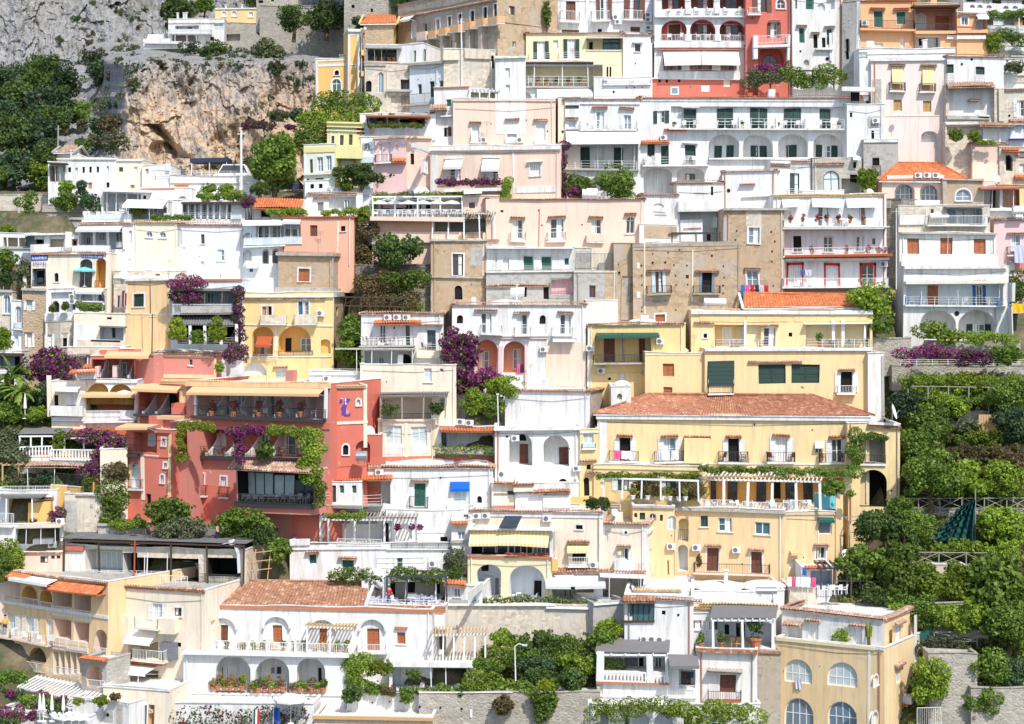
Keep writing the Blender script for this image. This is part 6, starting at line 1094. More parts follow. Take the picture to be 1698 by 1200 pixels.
h_aw = H('house','white terrace room under a pair of grey awnings above the streaked wall',(898,1070,952,1008),'Wb','r 905 985 972 1003 2.2 Crd;W 945 975 18 26 T;W 925 975 20 26 p;n 903 952 952 973 2.4 gc;n 945 1003 954 973 2.4 gc;r 1000 1066 958 994 2 Wb;W 1010 976 15 14 t;h 1011,1062 956 38 1 1.8;s 996 1072 956 1.8 W .15;c 900 1070 947 tileb;q 985 1068 990 997 g .1;k 955 985 982 1002 cv .3',Y=167.2,dep=6)
H('stone_wall','long streaked grey terrace wall holding up the two arches and grey awnings',(739,986,1003,1060),'Be','k 739 920 1001 1004 Wb .3;k 905 986 1006 1009 Wb .3;o 830 1040 1',Y=163.8,dep=5,cat='retaining wall',ext=4)
H('stone_wall','dark grey concrete wall step at the right end of the streaked terrace wall',(984,1042,998,1050),'Gr','k 984 1042 998 1001 Wb .2; k 1034 1042 1000 1050 Cr .1',Y=163.2,dep=5,cat='retaining wall',rot=20)
H('house','tiny white house with a blue arched window and orange tiled roof',(738,800,970,1016),'W','a 757.5 972 11 17 B#; d 738 775 962 970 .8 tileo; k 742 776 994 1004 Gr .01; R; k 776 800 972 985 Wd .1; C 748 958 968 6 pot',Y=164.2,dep=5,rot=-10,ax=776)
H('house','grey cluttered white annex with a skylight between the white and cream houses',(748,782,862,930),'Wd','w 765 881 12 14 B; d 748 775 864 868 .6 tileo; k 748 778 895 900 Gr .2; k 755 778 922 926 Gr .3; w 772 938 8 18 n; k 752 775 930 950 Gr .1',Y=168.2,dep=5)
H('house','low clutter of white and pink roof terraces below the white cube house',(855,960,800,850),'W','d 850 885 800 803 .7 tileb;w 868 808 30 10 c;k 852 884 804 813 Cr .5;w 926 826 6 15 n;d 880 945 812 817 .6 tileb;q 940 1030 836 848 l .1;k 900 945 822 842 W .2;k 945 975 824 836 Yo .1;k 865 870 824 840 W .1;w 904 817 4 4 n',Y=172.6,dep=6,ext=4)
H('house','narrow cream tower block at the right end of the blue awning house',(816,862,800,850),'Cr','d 820 860 798 801 .6 tileb;w 848 812 12 7 n;k 816 862 838 842 Rd .1;u 833 785;q 820 862 818 819 k .1',Y=172.9,dep=6)
# red hotel, left slope
h_red = H('hotel','big red hotel with terraced balconies, apricot awnings and a glass veranda',(310,548,634,905),'Rp','''c 268 545 632 tiley;k 310 548 634 642 Ye .3;r 322 540 648 692 3 Pk;W 375,400,428,450,475,515 655 14 34 B;k 322 540 692 697 kf .6;q 322 540 676 692 k .55;n 322 540 641 653 1.4 oc;h 325,540 645 48 4 .3
k 310 548 697 708 Re .1;r 302 516 714 757 2.6 Rd;W 336,368,395,440 720 11 30 B#;W 478 722 26 34 t;W 502 722 10 32 B#;k 304 520 757 762 kf .6;q 304 520 742 757 k .55
a 309 782 12 26 p#;w 334 787 8 33 p#;w 370 791 9 32 p#;b 299 318 812 14 .6 k;b 326 341 822 16 .5 k;b 361 377 824 16 .5 k;f 330 402 805 900 Re
k 486 530 850 905 Re .04''',Y=171.5,dep=14,rot=-22,ax=548,side='Re',cat='hotel',seed=31)
for _x0,_x1,_y,_l in ((345,352,690,1),(395,403,692,1),(447,455,693,1)): pass
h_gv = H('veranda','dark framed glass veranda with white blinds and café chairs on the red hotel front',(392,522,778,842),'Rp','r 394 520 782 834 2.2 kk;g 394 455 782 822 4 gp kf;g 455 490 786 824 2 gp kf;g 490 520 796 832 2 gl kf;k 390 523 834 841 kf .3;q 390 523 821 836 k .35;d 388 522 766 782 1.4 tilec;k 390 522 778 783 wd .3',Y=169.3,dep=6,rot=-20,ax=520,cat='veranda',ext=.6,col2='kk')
h_rt = H('tower','red painted tower wing with cream borders and a purple painted emblem',(548,609,640,775),'Re','''k 548 556 640 772 Pe .15;k 556 609 640 644 Cr .12;c 556 607 639 tiley;k 548 609 698 703 Cr .08;f 603 609 644 742 Cr;a 594 661 6 10 p#;a 574 737 9 16 k#;l 602 731 24 36 .6 Re;a 538 726 4 10 c#;d 530 551 714 717 .5 tileo;k 556 608 760 772 Re .06
f 567 570 672 680 pur;f 570 573 664 688 pur;f 566 570 680 686 pur;f 573 578 685 688 pur;f 578 580 683 688 pur;f 563 567 661 666 pur;f 573 577 659 666 pur;f 577 580 660 663 pur;f 562 564 664 668 pur;f 571.5 573 659 669 wht;f 564 568 659 660.5 lil;f 567 574 669 673 pur;f 565 568 673 678 pur''',Y=172.6,dep=8,rot=14,ax=552,side='Re',cat='hotel wing')
H('house','small dark red barrel-vault shed right of the red tower wing',(607,630,722,772),'Rd','v 612 10 12; k 600 640 758 770 Re .05',Y=175,dep=6)
h_ru = H('house','upper red hotel house with a long pink painted panel under a tile edge',(255,358,586,640),'Rp','f 255 259 588 626 Ye;f 354 358 588 626 Ye;k 255 358 588 592 Ye .05;f 259 354 620 626 Ye;w 316 595 6 10 d_;c 255 358 586;v 310 60 7 .4',Y=184.4,dep=9,roof='c',tile='tilec',cat='hotel wing')
H('house','red hotel wing with a curved parapet beside the pink panel',(222,256,588,660),'Rp','k 222 256 586 590 Re .1; k 232 256 634 636 Rd .05; r 222 234 640 690 .4 Re',Y=183,dep=8,cat='hotel wing',rot=-20)
h_up = H('house','upper awning terrace of the red hotel with white partitions and dark railings',(150,224,590,640),'Re','r 152 222 592 628 2.4 Rd;W 176,206,238 600 8 24 B;k 150 224 627 632 kf .8;q 150 224 615 628 k .75;n 178 252 582 591 1.5 oc;k 160 167 608 626 Pk .9;k 189 196 606 626 Pk .9;k 197 235 578 583 Re .2;k 200 224 575 579 W .2',Y=182.4,dep=8,cat='hotel wing')
H('house','white house with two round-arched lunettes over a deep sea-view terrace',(139,228,630,705),'W','l 163 636 34 34 1.5 Yo .9;l 200 637 38 34 1.5 Yo .9;r 143 222 655 680 2.6 Wb;W 195 658 26 24 t;W 178 660 12 16 B;n 140 224 649 655 1.2 oc;q 142 226 680 697 w .5;k 140 226 697 700 Wd .6;k 139 228 630 634 Wd .2;q 200 226 682 696 W .5;C 224 632 690 3',Y=180.2,dep=8)
H('house','cream corner house with a planted balcony wall left of the two lunettes',(86,142,632,712),'Cr','k 79 86 622 690 Cr .3;k 86 140 672 688 Wd .8;w 93 655 7 18 k;w 120 652 14 20 c;k 86 140 690 697 Wb .3;n 95 136 640 646 1.6 wc;k 110 140 640 670 Wd .05;w 121 673 6 3 r;d 118 160 612 618 1.4 tileo;k 130 160 612 628 W .6',Y=179.8,dep=7)
H('house','cream house with a shed canopy and boats of grey shutters above the purple creeper',(112,205,575,625),'Crd','w 145 588 14 24 r;d 95 145 588 592 1.2 sh;w 150 590 12 18 c;k 165 200 580 592 pot .1;d 140 190 606 612 1.2 tileo;k 142 162 612 626 W .4;w 152 624 8 4 k',Y=185.8,dep=7,ext=4)
h_mid = H('house','middle red hotel terrace with an apricot awning and arched iron door',(228,310,640,700),'Re','r 230 302 650 688 2.6 Rd;A 285 652 20 36 k;k 226 306 686 690 kf .7;q 228 284 676 687 k .65;n 228 306 636 646 1.6 oc;p 284 306 668 688 Re .7;k 300 312 638 700 Ye .3;c 268 312 630 tiley;k 232 262 691 704 Rd .06;f 228 232 690 720 Ye;f 262 270 690 720 Ye',Y=178.6,dep=8,rot=-14,cat='hotel wing')
h_rl = H('tower','red corner tower of the hotel with cream-edged niches and a round-arched balcony window',(210,284,712,880),'Re','l 223 766 17 44 .8 Wb;b 209 234 812 16 .5 k;k 234 240 755 830 Cr .06;f 240 264 754 758 Cr;r 222 260 716 750 1.6 Rd;W 252 720 8 18 p#;n 210 262 703 710 2 oc;k 208 234 752 757 kf .8;q 208 234 738 752 k .75;k 262 282 714 718 Rd .2;w 271 727 5 12 p#;w 275 766 5 9 p#;a 270 787 5 14 p#;f 279 284 720 826 Ye;k 210 218 770 815 Ye .05;w 246 820 8 16 k;k 236 284 756 757 Rd .1',Y=172.8,dep=9,rot=-20,ax=284,cat='hotel wing')
H('house','red hotel link wall with an ochre-framed terrace door left of the vines',(282,312,700,880),'Rp','r 284 310 712 750 1.6 Rd; W 300 720 10 26 p#; f 283 288 716 826 Ye; k 270 306 688 694 oc 1.2; f 288 310 700 712 Re',Y=174.6,dep=7,rot=-20,cat='hotel wing')
h_cafe = H('house','wooden-floored café terrace with white railing under a grey and rust canopy',(32,186,750,790),'Yo','q 34 86 740 758 u .5;q 84 186 746 764 u .6;k 34 186 758 766 Wd .5;k 150 186 766 780 Yo .1',Y=177.6,dep=7,cat='café terrace')
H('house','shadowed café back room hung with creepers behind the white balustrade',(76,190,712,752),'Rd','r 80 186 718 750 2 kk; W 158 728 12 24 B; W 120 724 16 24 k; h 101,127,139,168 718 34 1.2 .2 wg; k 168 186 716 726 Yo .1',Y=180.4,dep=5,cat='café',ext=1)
H('house','pale stone house with sun pergola under the café terrace',(30,150,768,822),'sl','r 88 148 776 815 2 Ta; W 110,124 780 10 26 B; d 50 142 768 774 2.2 tilec; h 46,91,138 774 40 1 2; W 96 778 9 34 p',Y=176.4,dep=6,cat='stone house')
H('house','yellow stair wall zig-zagging down beside the bougainvillea slope',(86,140,806,860),'Yo','q 92 140 786 822 k .05;k 86 112 806 850 Yo .2;w 149 798 9 18 o',Y=173.8,dep=6,rot=-20,cat='stair wall')
H('house','upper yellow stair wall with a brown door under the bougainvillea',(136,212,772,830),'Yo','w 150 790 10 27 o; k 136 165 772 800 Yo .1; q 140 150 780 800 k .1',Y=174.6,dep=5,cat='stair wall')
H('stone_wall','tall crumbling cream and grey retaining wall below the yellow stair',(108,168,818,895),'Crd','k 108 128 830 895 Gr .06; f 165 168 815 890 Gr; k 150 155 835 842 Gr .03; k 127 165 818 821 Gr .2',Y=172.2,dep=5,cat='retaining wall')
H('stone_wall','cream plastered wall behind the ivy between the yellow stair and red tower',(166,212,745,870),'Cr','k 166 170 800 870 Gr .1',Y=173.6,dep=4,cat='retaining wall',rot=10)
H('stone_wall','low curved grey stone wall round the lawn under the red hotel',(163,242,870,900),'sl','k 163 242 868 871 Gr .2',Y=171,dep=4,cat='garden wall')
H('house','white terrace house with sloping yellow wall and a shaded porch at the left edge',(-8,96,812,872),'W','r 14 52 825 866 2.4 Ye;W 24 834 8 24 B;W 43 834 10 30 n;s -8 70 822 2.2 sh .12;h 10,53 822 42 2 2;q 6 86 806 820 w .6;k 4 90 820 823 Wd .6;p 46 84 832 870 Yo 1.0;w 79 832 9 30 o;d 68 90 822 827 .7 tileb',Y=173.4,dep=7)
H('house','low white terrace with a flat canopy on thin posts and a grey water tank',(-8,104,868,918),'W','r 26 98 876 902 2.2 Wb;s 24 100 874 2.3 Crd .12;h 43,67,91 876 26 1 2.1;q -8 22 850 872 w .6;k -8 24 870 873 Wd .6;k 5 20 904 907 Gr .1;k 24 36 904 907 Gr .1;u 88 902;c 50 104 914;C 100 870 900 6;k 58 90 892 900 W .8;u 101 865',Y=171.4,dep=7)
H('house','peach wall with a brown window under the white canopy terrace',(-8,102,915,962),'Pe','w 73 921 13 11 n; w 87 920 6 6 n; w 96 920 6 6 n; k 30 102 915 917 tileb .2',Y=168.5,dep=6)
h_blk = H('house','ramshackle terrace building with a long dark flat roof and glazed lean-to',(102,408,908,968),'Crd','''r 142 204 909 955 2.2 Wd;g 143 204 912 955 7 gp;r 204 228 915 958 2 kk;r 228 330 925 962 3 kk;g 298 345 930 958 4 gp;r 345 400 925 955 3 kk;q 330 400 952 966 k .2;q 60 300 945 965 l .3;k 104 140 905 912 Rd .3;h 240,277,330 920 44 1 .3
k 104 140 915 958 Wd .05''',Y=167.4,dep=12,rot=-12,cat='terrace building',roof='g',ext=4)
# bottom left hotel
h_bl = H('hotel','stepped cream and orange hotel with arched loggias running down to the left corner',(-14,180,952,1150),'Ye','''r 4 34 964 992 2.2 Yo;l 50 970 28 34 2 Yo;l 77 976 20 30 2 Yo;r 88 119 980 1008 2.2 Pe;r 123 150 986 1020 2.2 Pe;q 4 34 988 1002 w .1;q 37 65 992 1004 w .1;q 68 86 998 1008 w .1;q 88 119 1006 1022 w .1;q 123 149 1013 1030 w .1;d -8 56 946 960 1.2 tileo;d 84 176 965 984 1.2 tileo;n 34 98 954 966 1.4 wc
k -14 180 1008 1013 Wd .1;w 19 1018 13 32 pv;w 50 1022 13 32 pv;w 82 1027 11 34 p;b -8 15 1056 14 1.0 w Pe;b 16 46 1060 15 1.0 w Pe;b 48 76 1066 15 1.0 w Pe;r 90 119 1026 1058 2 Pe;r 123 148 1032 1064 2 Pe;q 80 110 1056 1070 w .2;q 112 145 1062 1078 w .2;k 76 148 1070 1078 Pe .15
r -8 14 1072 1092 1.8 Yo;l 30 1066 28 32 1.8 Yo;l 62 1072 28 32 1.8 Yo;k -14 76 1090 1108 Yo .1;l 92,102,112,122,132 1078 9 40 1.2 Cr .9;q 42 132 1104 1120 w .3;k -14 140 1118 1124 Ye .2
l 167 1044 20 54 1.8 Pe;q 156 177 1074 1090 w .1;c -14 180 952''',Y=160.4,dep=12,rot=-35,ax=180,ext=10,seed=37,roof='g')
h_bm = H('hotel','cream end block of the hotel with stacked balconies and a white bow awning',(176,340,975,1165),'Cr','w 191 992 16 28 pv;w 262 1000 16 26 pv;w 295 1007 12 14 n#;k 176 340 975 979 tileb .2;c 176 340 973 tileb;q 150 310 952 972 w -4;b 158 180 1035 16 1.2 w Cr;b 222 262 1040 17 1.3 w Cr;r 218 262 1062 1092 2 Yl;n 218 263 1044 1066 1.5 wc;b 216 270 1096 18 1.3 w Cr;w 297 1066 8 8 k;k 270 296 1064 1092 gy .5;r 183 262 1108 1144 2.4 Crd;W 224 1114 16 28 t;W 240 1112 10 34 K;n 174 264 1098 1116 2.4 wc;d 208 275 1093 1100 .8 tileo;h 207,229 1116 28 1 2.2;q 186 262 1134 1140 l .2;p 180 212 1020 1092 Cr .6;p 262 290 1024 1050 Cr .8',Y=159.4,dep=11,rot=-20,ax=340,ext=4,roof='g',seed=41,cat='hotel')
H('stone_arch','grey stone arch porch at the foot of the stepped hotel',(136,176,1092,1150),'st','l 157 1102 26 40 1.6 Pe; q 146 174 1128 1140 w .05; d 140 180 1088 1094 .8 tileo',Y=157.6,dep=3,rot=-30,cat='porch')
H('house','cream hotel ground floor with tall French windows above the garden',(172,282,1140,1215),'Cr','g 212 246 1166 1204 4 gt; w 249 1177 5 5 c; k 172 282 1140 1142 Wd .1; r 246 256 1168 1204 1 Ye',Y=155.6,dep=7,rot=-16,cat='hotel')
H('terrace','curved white garden wall with lattice panels and a planting bed',(120,214,1162,1215),'W','o 180 1184 3; k 172 188 1178 1196 Gr .02; k 194 204 1170 1200 Gr .02; q 120 212 1158 1166 l .1',Y=154.6,dep=5,rot=-25,cat='garden wall')
H('terrace','white sun terrace with loungers at the bottom left corner',(-10,140,1185,1215),'W','k -10 140 1186 1188 Wd .2',Y=153.5,dep=6,rot=-20,cat='terrace',ext=4)
# bottom centre: white arcade house
h_ar = H('house','long white house with a mottled brown tile roof and hooded arches over brown shutters',(324,716,1006,1085),'W','k 322 738 1006 1011 pot .15;w 370.5 1036 14 28 bo;w 460.5 1038 16 28 oo;w 536 1040 12 28 oo;w 618.5 1042 21 38 o;w 666 1048 14 20 oo_;k 656 677 1038 1041 pot .3;m 370.5,460.5 1023 42 24;m 536,618.5 1026 42 24;b 308 592 1082 17 1.5 w Wb;b 590 640 1083 14 .8 w W;k 360 364 1058 1082 W 1.4;k 446 450 1058 1082 W 1.4;k 494 498 1058 1082 W 1.4;k 693 713 1080 1094 Wd .03',Y=161,dep=9,rot=-6,seed=43,side='W')
for _x in (370.5,460.5,536,618.5): pass
H('house','brown tiled roof storey with a white gable end on top of the long white house',(332,600,1000,1010),'W','',Y=161.8,dep=8,roof='t964',tile='tileb',rot=-6,cat='roof storey',ext=.3)
h_ar2 = H('house','lower white arcade with three planted arches and cream railings',(305,580,1084,1180),'W','l 387 1087 56 62 2.4 W .9;l 451 1090 56 60 2.4 W .9;l 516 1091 48 58 2.4 W .9;W 372 1103 16 26 d;W 452 1105 8 13 r;W 462 1106 7 12 n;W 531 1107 6 26 k;k 305 580 1082 1085 Wb .6;q 348 410 1129 1145 t .2;q 415 474 1132 1148 t .2;q 482 536 1134 1150 t .2;k 305 580 1148 1151 Wd .1;o 370,410 1153 1;o 452,487 1156 1;w 509 1159 6 6 k;o 330 1160 1',Y=158,dep=8,rot=-4,ext=5,seed=47)
H('house','white terrace floor with arbour in front of the vine-covered pergola room',(600,738,1003,1014),'W','q 602 736 995 1008 l .1; k 598 738 1004 1008 tileb .4',Y=161.6,dep=9,rot=-4,cat='terrace',ext=2)
H('house','shaded room under the long vine behind the red-shirted person',(640,742,958,998),'Wd','r 645 738 962 996 2 Gr; W 652 965 8 28 k; W 682 962 12 20 k; W 724 962 10 22 k; h 674,722 960 38 3 .2',Y=165.5,dep=4,ext=1)
H('house','cream walled garden room with plants and chairs below the wooden pergola',(645,785,1098,1150),'Wd','r 650 780 1108 1142 2.6 Bl; W 663 1112 8 24 d; W 732 1110 10 30 b; A 760 1116 12 22 k; k 645 785 1096 1104 Wd .8; h 715,740,775 1106 38 1.5 .4',Y=158.6,dep=6)
H('stone_wall','white plaster and rubble wall under the round bush at the bottom',(576,700,1146,1215),'Wd','k 600 700 1147 1149 Gr .2; o 618,646 1163 1.4',Y=156.4,dep=5,cat='retaining wall')
H('stone_wall','wide grey rubble wall with drain holes along the bottom edge',(694,996,1148,1215),'sl','o 695,730 1172 2; o 766 1174 2; o 780 1190 1; k 780 784 1176 1190 W .05; k 975 982 1160 1215 W .1; k 694 850 1147 1149 Wd .1',Y=155.2,dep=5,cat='retaining wall')
H('stone_wall','white trellised garden wall in the bottom left centre',(272,520,1165,1215),'W','w 302 1196 15 8 o; k 272 520 1164 1166 Wd .1',Y=155.4,dep=5,cat='garden wall',rot=-5)
H('pavilion','brown panelled flat terrace roof at the bottom edge',(520,716,1190,1215),'Ped','k 518 720 1188 1193 wo .3',Y=152.5,dep=8,cat='terrace roof',rot=-4,ext=1)
# bottom right
h_br = H('house','white house with a glazed corner bay under a brown tile canopy',(1036,1150,988,1130),'W','g 1042 1050 999 1020 1 gt wd;g 1050 1085 999 1030 4 gt wd;d 1033 1086 990 999 .9 tileb;w 1100 1012 6 7 k;o 1124 1018 2;u 1070 1060;u 1083 1060;u 1096 1061;k 1033 1086 1028 1031 wd .2;c 1086 1165 992',Y=159.6,dep=10,rot=-6,ext=3)
h_br2 = H('house','white house with a wide two-part dark window beside the slatted roof terrace',(1136,1286,1000,1130),'W','w 1152 1028 22 16 d_;w 1178 1030 26 17 d;k 1128 1200 1014 1016 Wd .1;r 1190 1280 1032 1072 2 Wb;W 1224 1033 7 28 k;W 1233 1033 6 28 k;W 1205 1036 8 16 k;c 1140 1290 1005 tiley;c 1160 1290 1000 tiley;',Y=160.5,dep=9,rot=-8,ext=1)
h_yb = H('house','tall yellow corner house with big white arched windows and a white roof terrace',(1288,1467,1065,1215),'Yc','''a 1324 1092 47 40 p;a 1397 1099 49 40 p;a 1324 1156 48 52 B;a 1397 1163 49 52 B;k 1288 1452 1064 1069 Yl .12;k 1452 1467 1075 1078 W .1;f 1439 1443 1078 1215 W;k 1412 1438 1090 1093 Ped .02;o 1360 1105 1;o 1300 1112 1
R;w 1490 1034 9 32 v^;w 1490 1104 9 27 p^;a 1451 1120 7 18 p#;a 1451 1180 9 30 p#;e 1490 1100 14;k 1496 1520 1147 1160 W .8;d 1494 1520 1160 1163 .6 tileo;w 1506 1168 14 40 p;f 1515 1519 1020 1215 W''',Y=154.4,dep=10,rot=-33,ax=1467,ext=3,side='Yc',seed=53)
h_yb2 = H('house','white penthouse with a flat tiled roof, pale curtains and a potted cactus',(1296,1466,1018,1085),'W','''w 1348 1032 17 36 c^;w 1422 1040 15 34 c^;k 1376 1408 1040 1070 Wd .03;r 1306 1330 1036 1066 .6 W;k 1296 1466 1019 1022 Wd .12;d 1301 1330 1030 1037 .6 tilec
R;f 1515 1519 1016 1090 W;w 1490 1034 9 32 v^''',Y=156,dep=9.4,rot=-33,ax=1466,roof='c',side='Yc',ext=.5)
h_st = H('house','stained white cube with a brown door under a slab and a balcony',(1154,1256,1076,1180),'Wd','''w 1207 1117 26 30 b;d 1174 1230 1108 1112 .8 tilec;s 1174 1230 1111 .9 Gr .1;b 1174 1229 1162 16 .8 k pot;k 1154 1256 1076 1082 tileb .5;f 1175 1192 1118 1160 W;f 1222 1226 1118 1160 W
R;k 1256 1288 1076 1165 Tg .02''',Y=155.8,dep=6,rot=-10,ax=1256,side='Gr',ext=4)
h_bal = H('house','white open terrace house with balusters under a black slatted roof',(988,1108,1084,1165),'W','r 1000 1104 1086 1115 2.8 W;W 1046 1088 26 18 r;W 1062 1088 10 24 k;W 1092 1090 12 22 t;q 1000 1070 1114 1131 u .4;q 1083 1108 1120 1136 u .4;k 990 1110 1130 1133 pot .5;k 1000 1110 1134 1156 W .1;p 989 1001 1080 1131 W .5;p 1072 1083 1086 1135 W .5;k 985 1110 1152 1156 Wd .1',Y=157,dep=7,rot=-6,ext=3)
H('house','small white stair porch with a dark roof left of the stained cube',(1106,1158,1096,1165),'W','r 1126 1154 1110 1140 1.6 W;W 1138 1112 16 26 n;W 1150 1112 10 10 l;q 1106 1154 1136 1154 w .4;k 1106 1156 1152 1156 Wd .4;n 1108 1156 1086 1106 2 sh',Y=156.6,dep=5,ext=2)
H('house','shaded arched rooms under the clipped vine at the bottom edge',(980,1260,1168,1215),'W','l 998 1176 24 40 1.5 Wb; l 1062,1100 1180 30 40 1.5 Wb; w 1040 1184 10 30 g; w 1140 1186 14 26 k; w 1190 1186 22 26 t; h 980,1082,1240 1172 40 1.5 .6',Y=154.6,dep=6,ext=3)
H('house','broad white vaulted roofs behind the glazed corner bay',(1050,1300,980,1010),'W','v 1110 46 11 .3; v 1190 44 11 .3; v 1265 38 9 .3; c 1050 1130 976 tiley; C 1204 945 985 6',Y=163.4,dep=9,ext=3)
H('house','pale blue wash house with white sheets under the yellow corner block',(1330,1380,940,975),'Wb','d 1335 1370 938 943 .7 tileo; r 1345 1380 946 970 1.4 Bl; k 1304 1330 962 976 Cr .3',Y=166.6,dep=5)
H('stone_wall','low cream terrace wall below the laundry lines',(1308,1356,975,992),'Crd','q 1280 1310 966 985 l .1; q 1355 1400 970 990 k .1',Y=164.6,dep=5,cat='terrace wall')
H('house','grey mildewed side wall between the stained cube and the tall yellow corner house',(1254,1296,1078,1215),'Tg','k 1254 1296 1078 1082 tileb .2',Y=158.6,dep=5,ext=2)
# vegetation
def slopeY(py): return 258 + min(1, max(0, (310 - py) / 215)) * 80 - 6
WOOD = 'trees of the dark wood left of the crag'
for i, (a, b_, c, d, m) in enumerate([(38,108,86,152,'g2'),(86,137,98,172,'g6'),(-20,62,128,200,'g2'),(40,128,138,208,'g6'),(-30,60,188,262,'g2'),(30,100,196,260,'g6'),(60,118,170,226,'g2'),(-30,48,248,318,'g6'),(34,100,236,312,'g2'),(-16,12,112,150,'g2'),(92,132,160,206,'g6'),(-10,40,160,215,'g6'),(60,100,250,300,'g6')]):
 V('broadleaf_tree', 'dark broad-crowned tree packed into the wood left of the crag' if m == 'g2' else 'bluish dark tree packed into the wood left of the crag', 'tree', (a, b_, c, d), m, 'tree', Y=slopeY(d), trunk=8, group=WOOD, cap=2600)
for a, b_, c, d, m, l in [(150,201,103,152,'g6','round dark tree on the ledge left of the ochre rock face'),(186,216,100,122,'g3','small bright green umbrella pine on the ledge above the ochre rock'),(203,262,98,134,'g6','wide dark shrub mass on the ledge beside the bright umbrella pine'),(174,202,128,186,'g2','dark tree hanging down at the left edge of the ochre rock face'),(198,222,132,164,'g6','dark shrub between the hanging tree and the ochre rock'),(222,250,132,158,'g2','dark bush on the top rim of the ochre rock streaks'),(112,152,160,206,'g1','mid green tree above the dry terraces left of the crag'),(148,174,190,232,'g6','rounded dark tree on the dry terraces below the ledge'),(126,148,197,218,'g4','olive bush beside the grey terrace wall under the wood'),(46,98,254,318,'g3','bright green tree left of the long white house under the crag'),(78,100,238,262,'g3','small light tree above the gabled wall and white dome'),(120,150,226,256,'g1','green shrub row behind the long white house with small windows'),(140,170,222,250,'g4','olive scrub over the rocks behind the long white house')]:
 V('tree' if d - c > 40 else 'bush', l, 'tree' if d - c > 40 else 'bush', (a, b_, c, d), m, 'tree' if d - c > 40 else 'bush', Y=slopeY(d) - (4 if a > 140 else 0), trunk=6, cap=2200)
for a, b_, c, d, m, l, Y in [(264,332,-6,56,'g2','big dark tree behind the white cliff-top villa',335),(322,356,-8,22,'g1','green tree top behind the ochre villa roof',338),(400,450,-12,14,'g2','dark tree at the top edge above the ochre villa',335),(455,520,4,58,'g2','left one of the two broad dark trees over the stone terrace',290),(505,580,-8,56,'g2','right one of the two broad dark trees over the stone terrace',292),(578,612,26,52,'g6','dark bush beside the brick gable house',236),(648,706,-14,30,'g2','dark tree behind the ruin beside the long tan building',236),(900,914,-10,54,'g1','narrow strip of green tree between the tan building and the white house',208)]:
 V('tree', l, 'tree', (a, b_, c, d), m, 'tree', Y=Y, trunk=5, cap=3000)
WR = random.Random(8)
for i in range(30):
 y = WR.uniform(100, 310); x = WR.uniform(-15, 60 + 55*(1 - abs(y - 150)/160)); s = WR.uniform(15, 25)
 V('broadleaf_tree', 'smaller tree of the dark wood left of the crag', 'tree', (x - s, x + s, y - s*.9, y + s*.9), WR.choice(['g2','g6','g2','g1']), 'bush', Y=slopeY(y + s) - 3, group='smaller trees of the dark wood', cap=1500)
for a, b_, c, d, m, l in [(128,176,76,110,'g4','olive scrub at the top of the gully left of the crag'),(140,190,96,134,'g6','dark shrub in the gully left of the crag'),(152,206,150,196,'g4','olive shrub half way down the gully'),(160,208,186,226,'g5','dry brown scrub low in the gully'),(166,216,214,258,'g4','grey-green scrub at the foot of the gully')]:
 V('bush', l, 'bush', (a, b_, c, d), m, 'bush', Y=slopeY(d) - 12, cap=900)
SC = 'scrub clinging to the crag'; R_ = random.Random(5)
for i in range(120):                                   # scrub on the rock faces
 if i < 26: x, y = R_.uniform(230, 450), R_.uniform(66, 112)
 elif i > 95: x, y = R_.uniform(120, 235), R_.uniform(75, 200)
 elif i > 70: x, y = R_.uniform(200, 500), R_.uniform(72, 122)
 elif i < 52: x, y = R_.uniform(90, 260), R_.uniform(0, 85)
 else: x, y = R_.uniform(380, 520), R_.uniform(60, 245)
 s = R_.uniform(5, 13) * (1.4 if i > 70 else 1); col_i = int((x + 420) / 1220 * 619); row_i = int((y + 260) / 605 * 379); Yc = float(D_[row_i, col_i])
 V('shrub', 'small grey-green shrub clinging to the bare grey rock', 'shrub', (x - s, x + s, y - s*.75, y + s*.75), R_.choice(['g4','g4','g6','g5']), 'bush', Y=Yc - .6, group=SC, cap=260, n=6)
for a, b_, c, d, m, l, Y in [(288,340,66,92,'g6','dark scrub under the left end of the cliff villa',300),(330,385,66,104,'g2','dark scrub below the ochre cliff villa wall',298),(370,430,78,110,'g4','olive scrub on the rim of the crag right of the cliff villa',296),(418,470,60,120,'g4','tangled scrub on the shaded rock below the hilltop trees',285),(290,312,276,300,'g4','low scrub at the foot of the crag behind the parking terrace',246),(320,400,268,284,'g5','dry grass tuft row at the foot of the crag',246),(395,425,258,292,'g4','grey-green bush at the foot of the crag beside the white pole',240)]:
 V('bush', l, 'bush', (a, b_, c, d), m, 'bush', Y=Y, cap=1500)
V('climber', 'sparse climbing plant over the white trellised garden wall', 'climber', (280, 510, 1170, 1204), ['g4', 'mg', 'g1'], 'vine', Y=154.6, ry=.25, cap=1500, dens=.35)
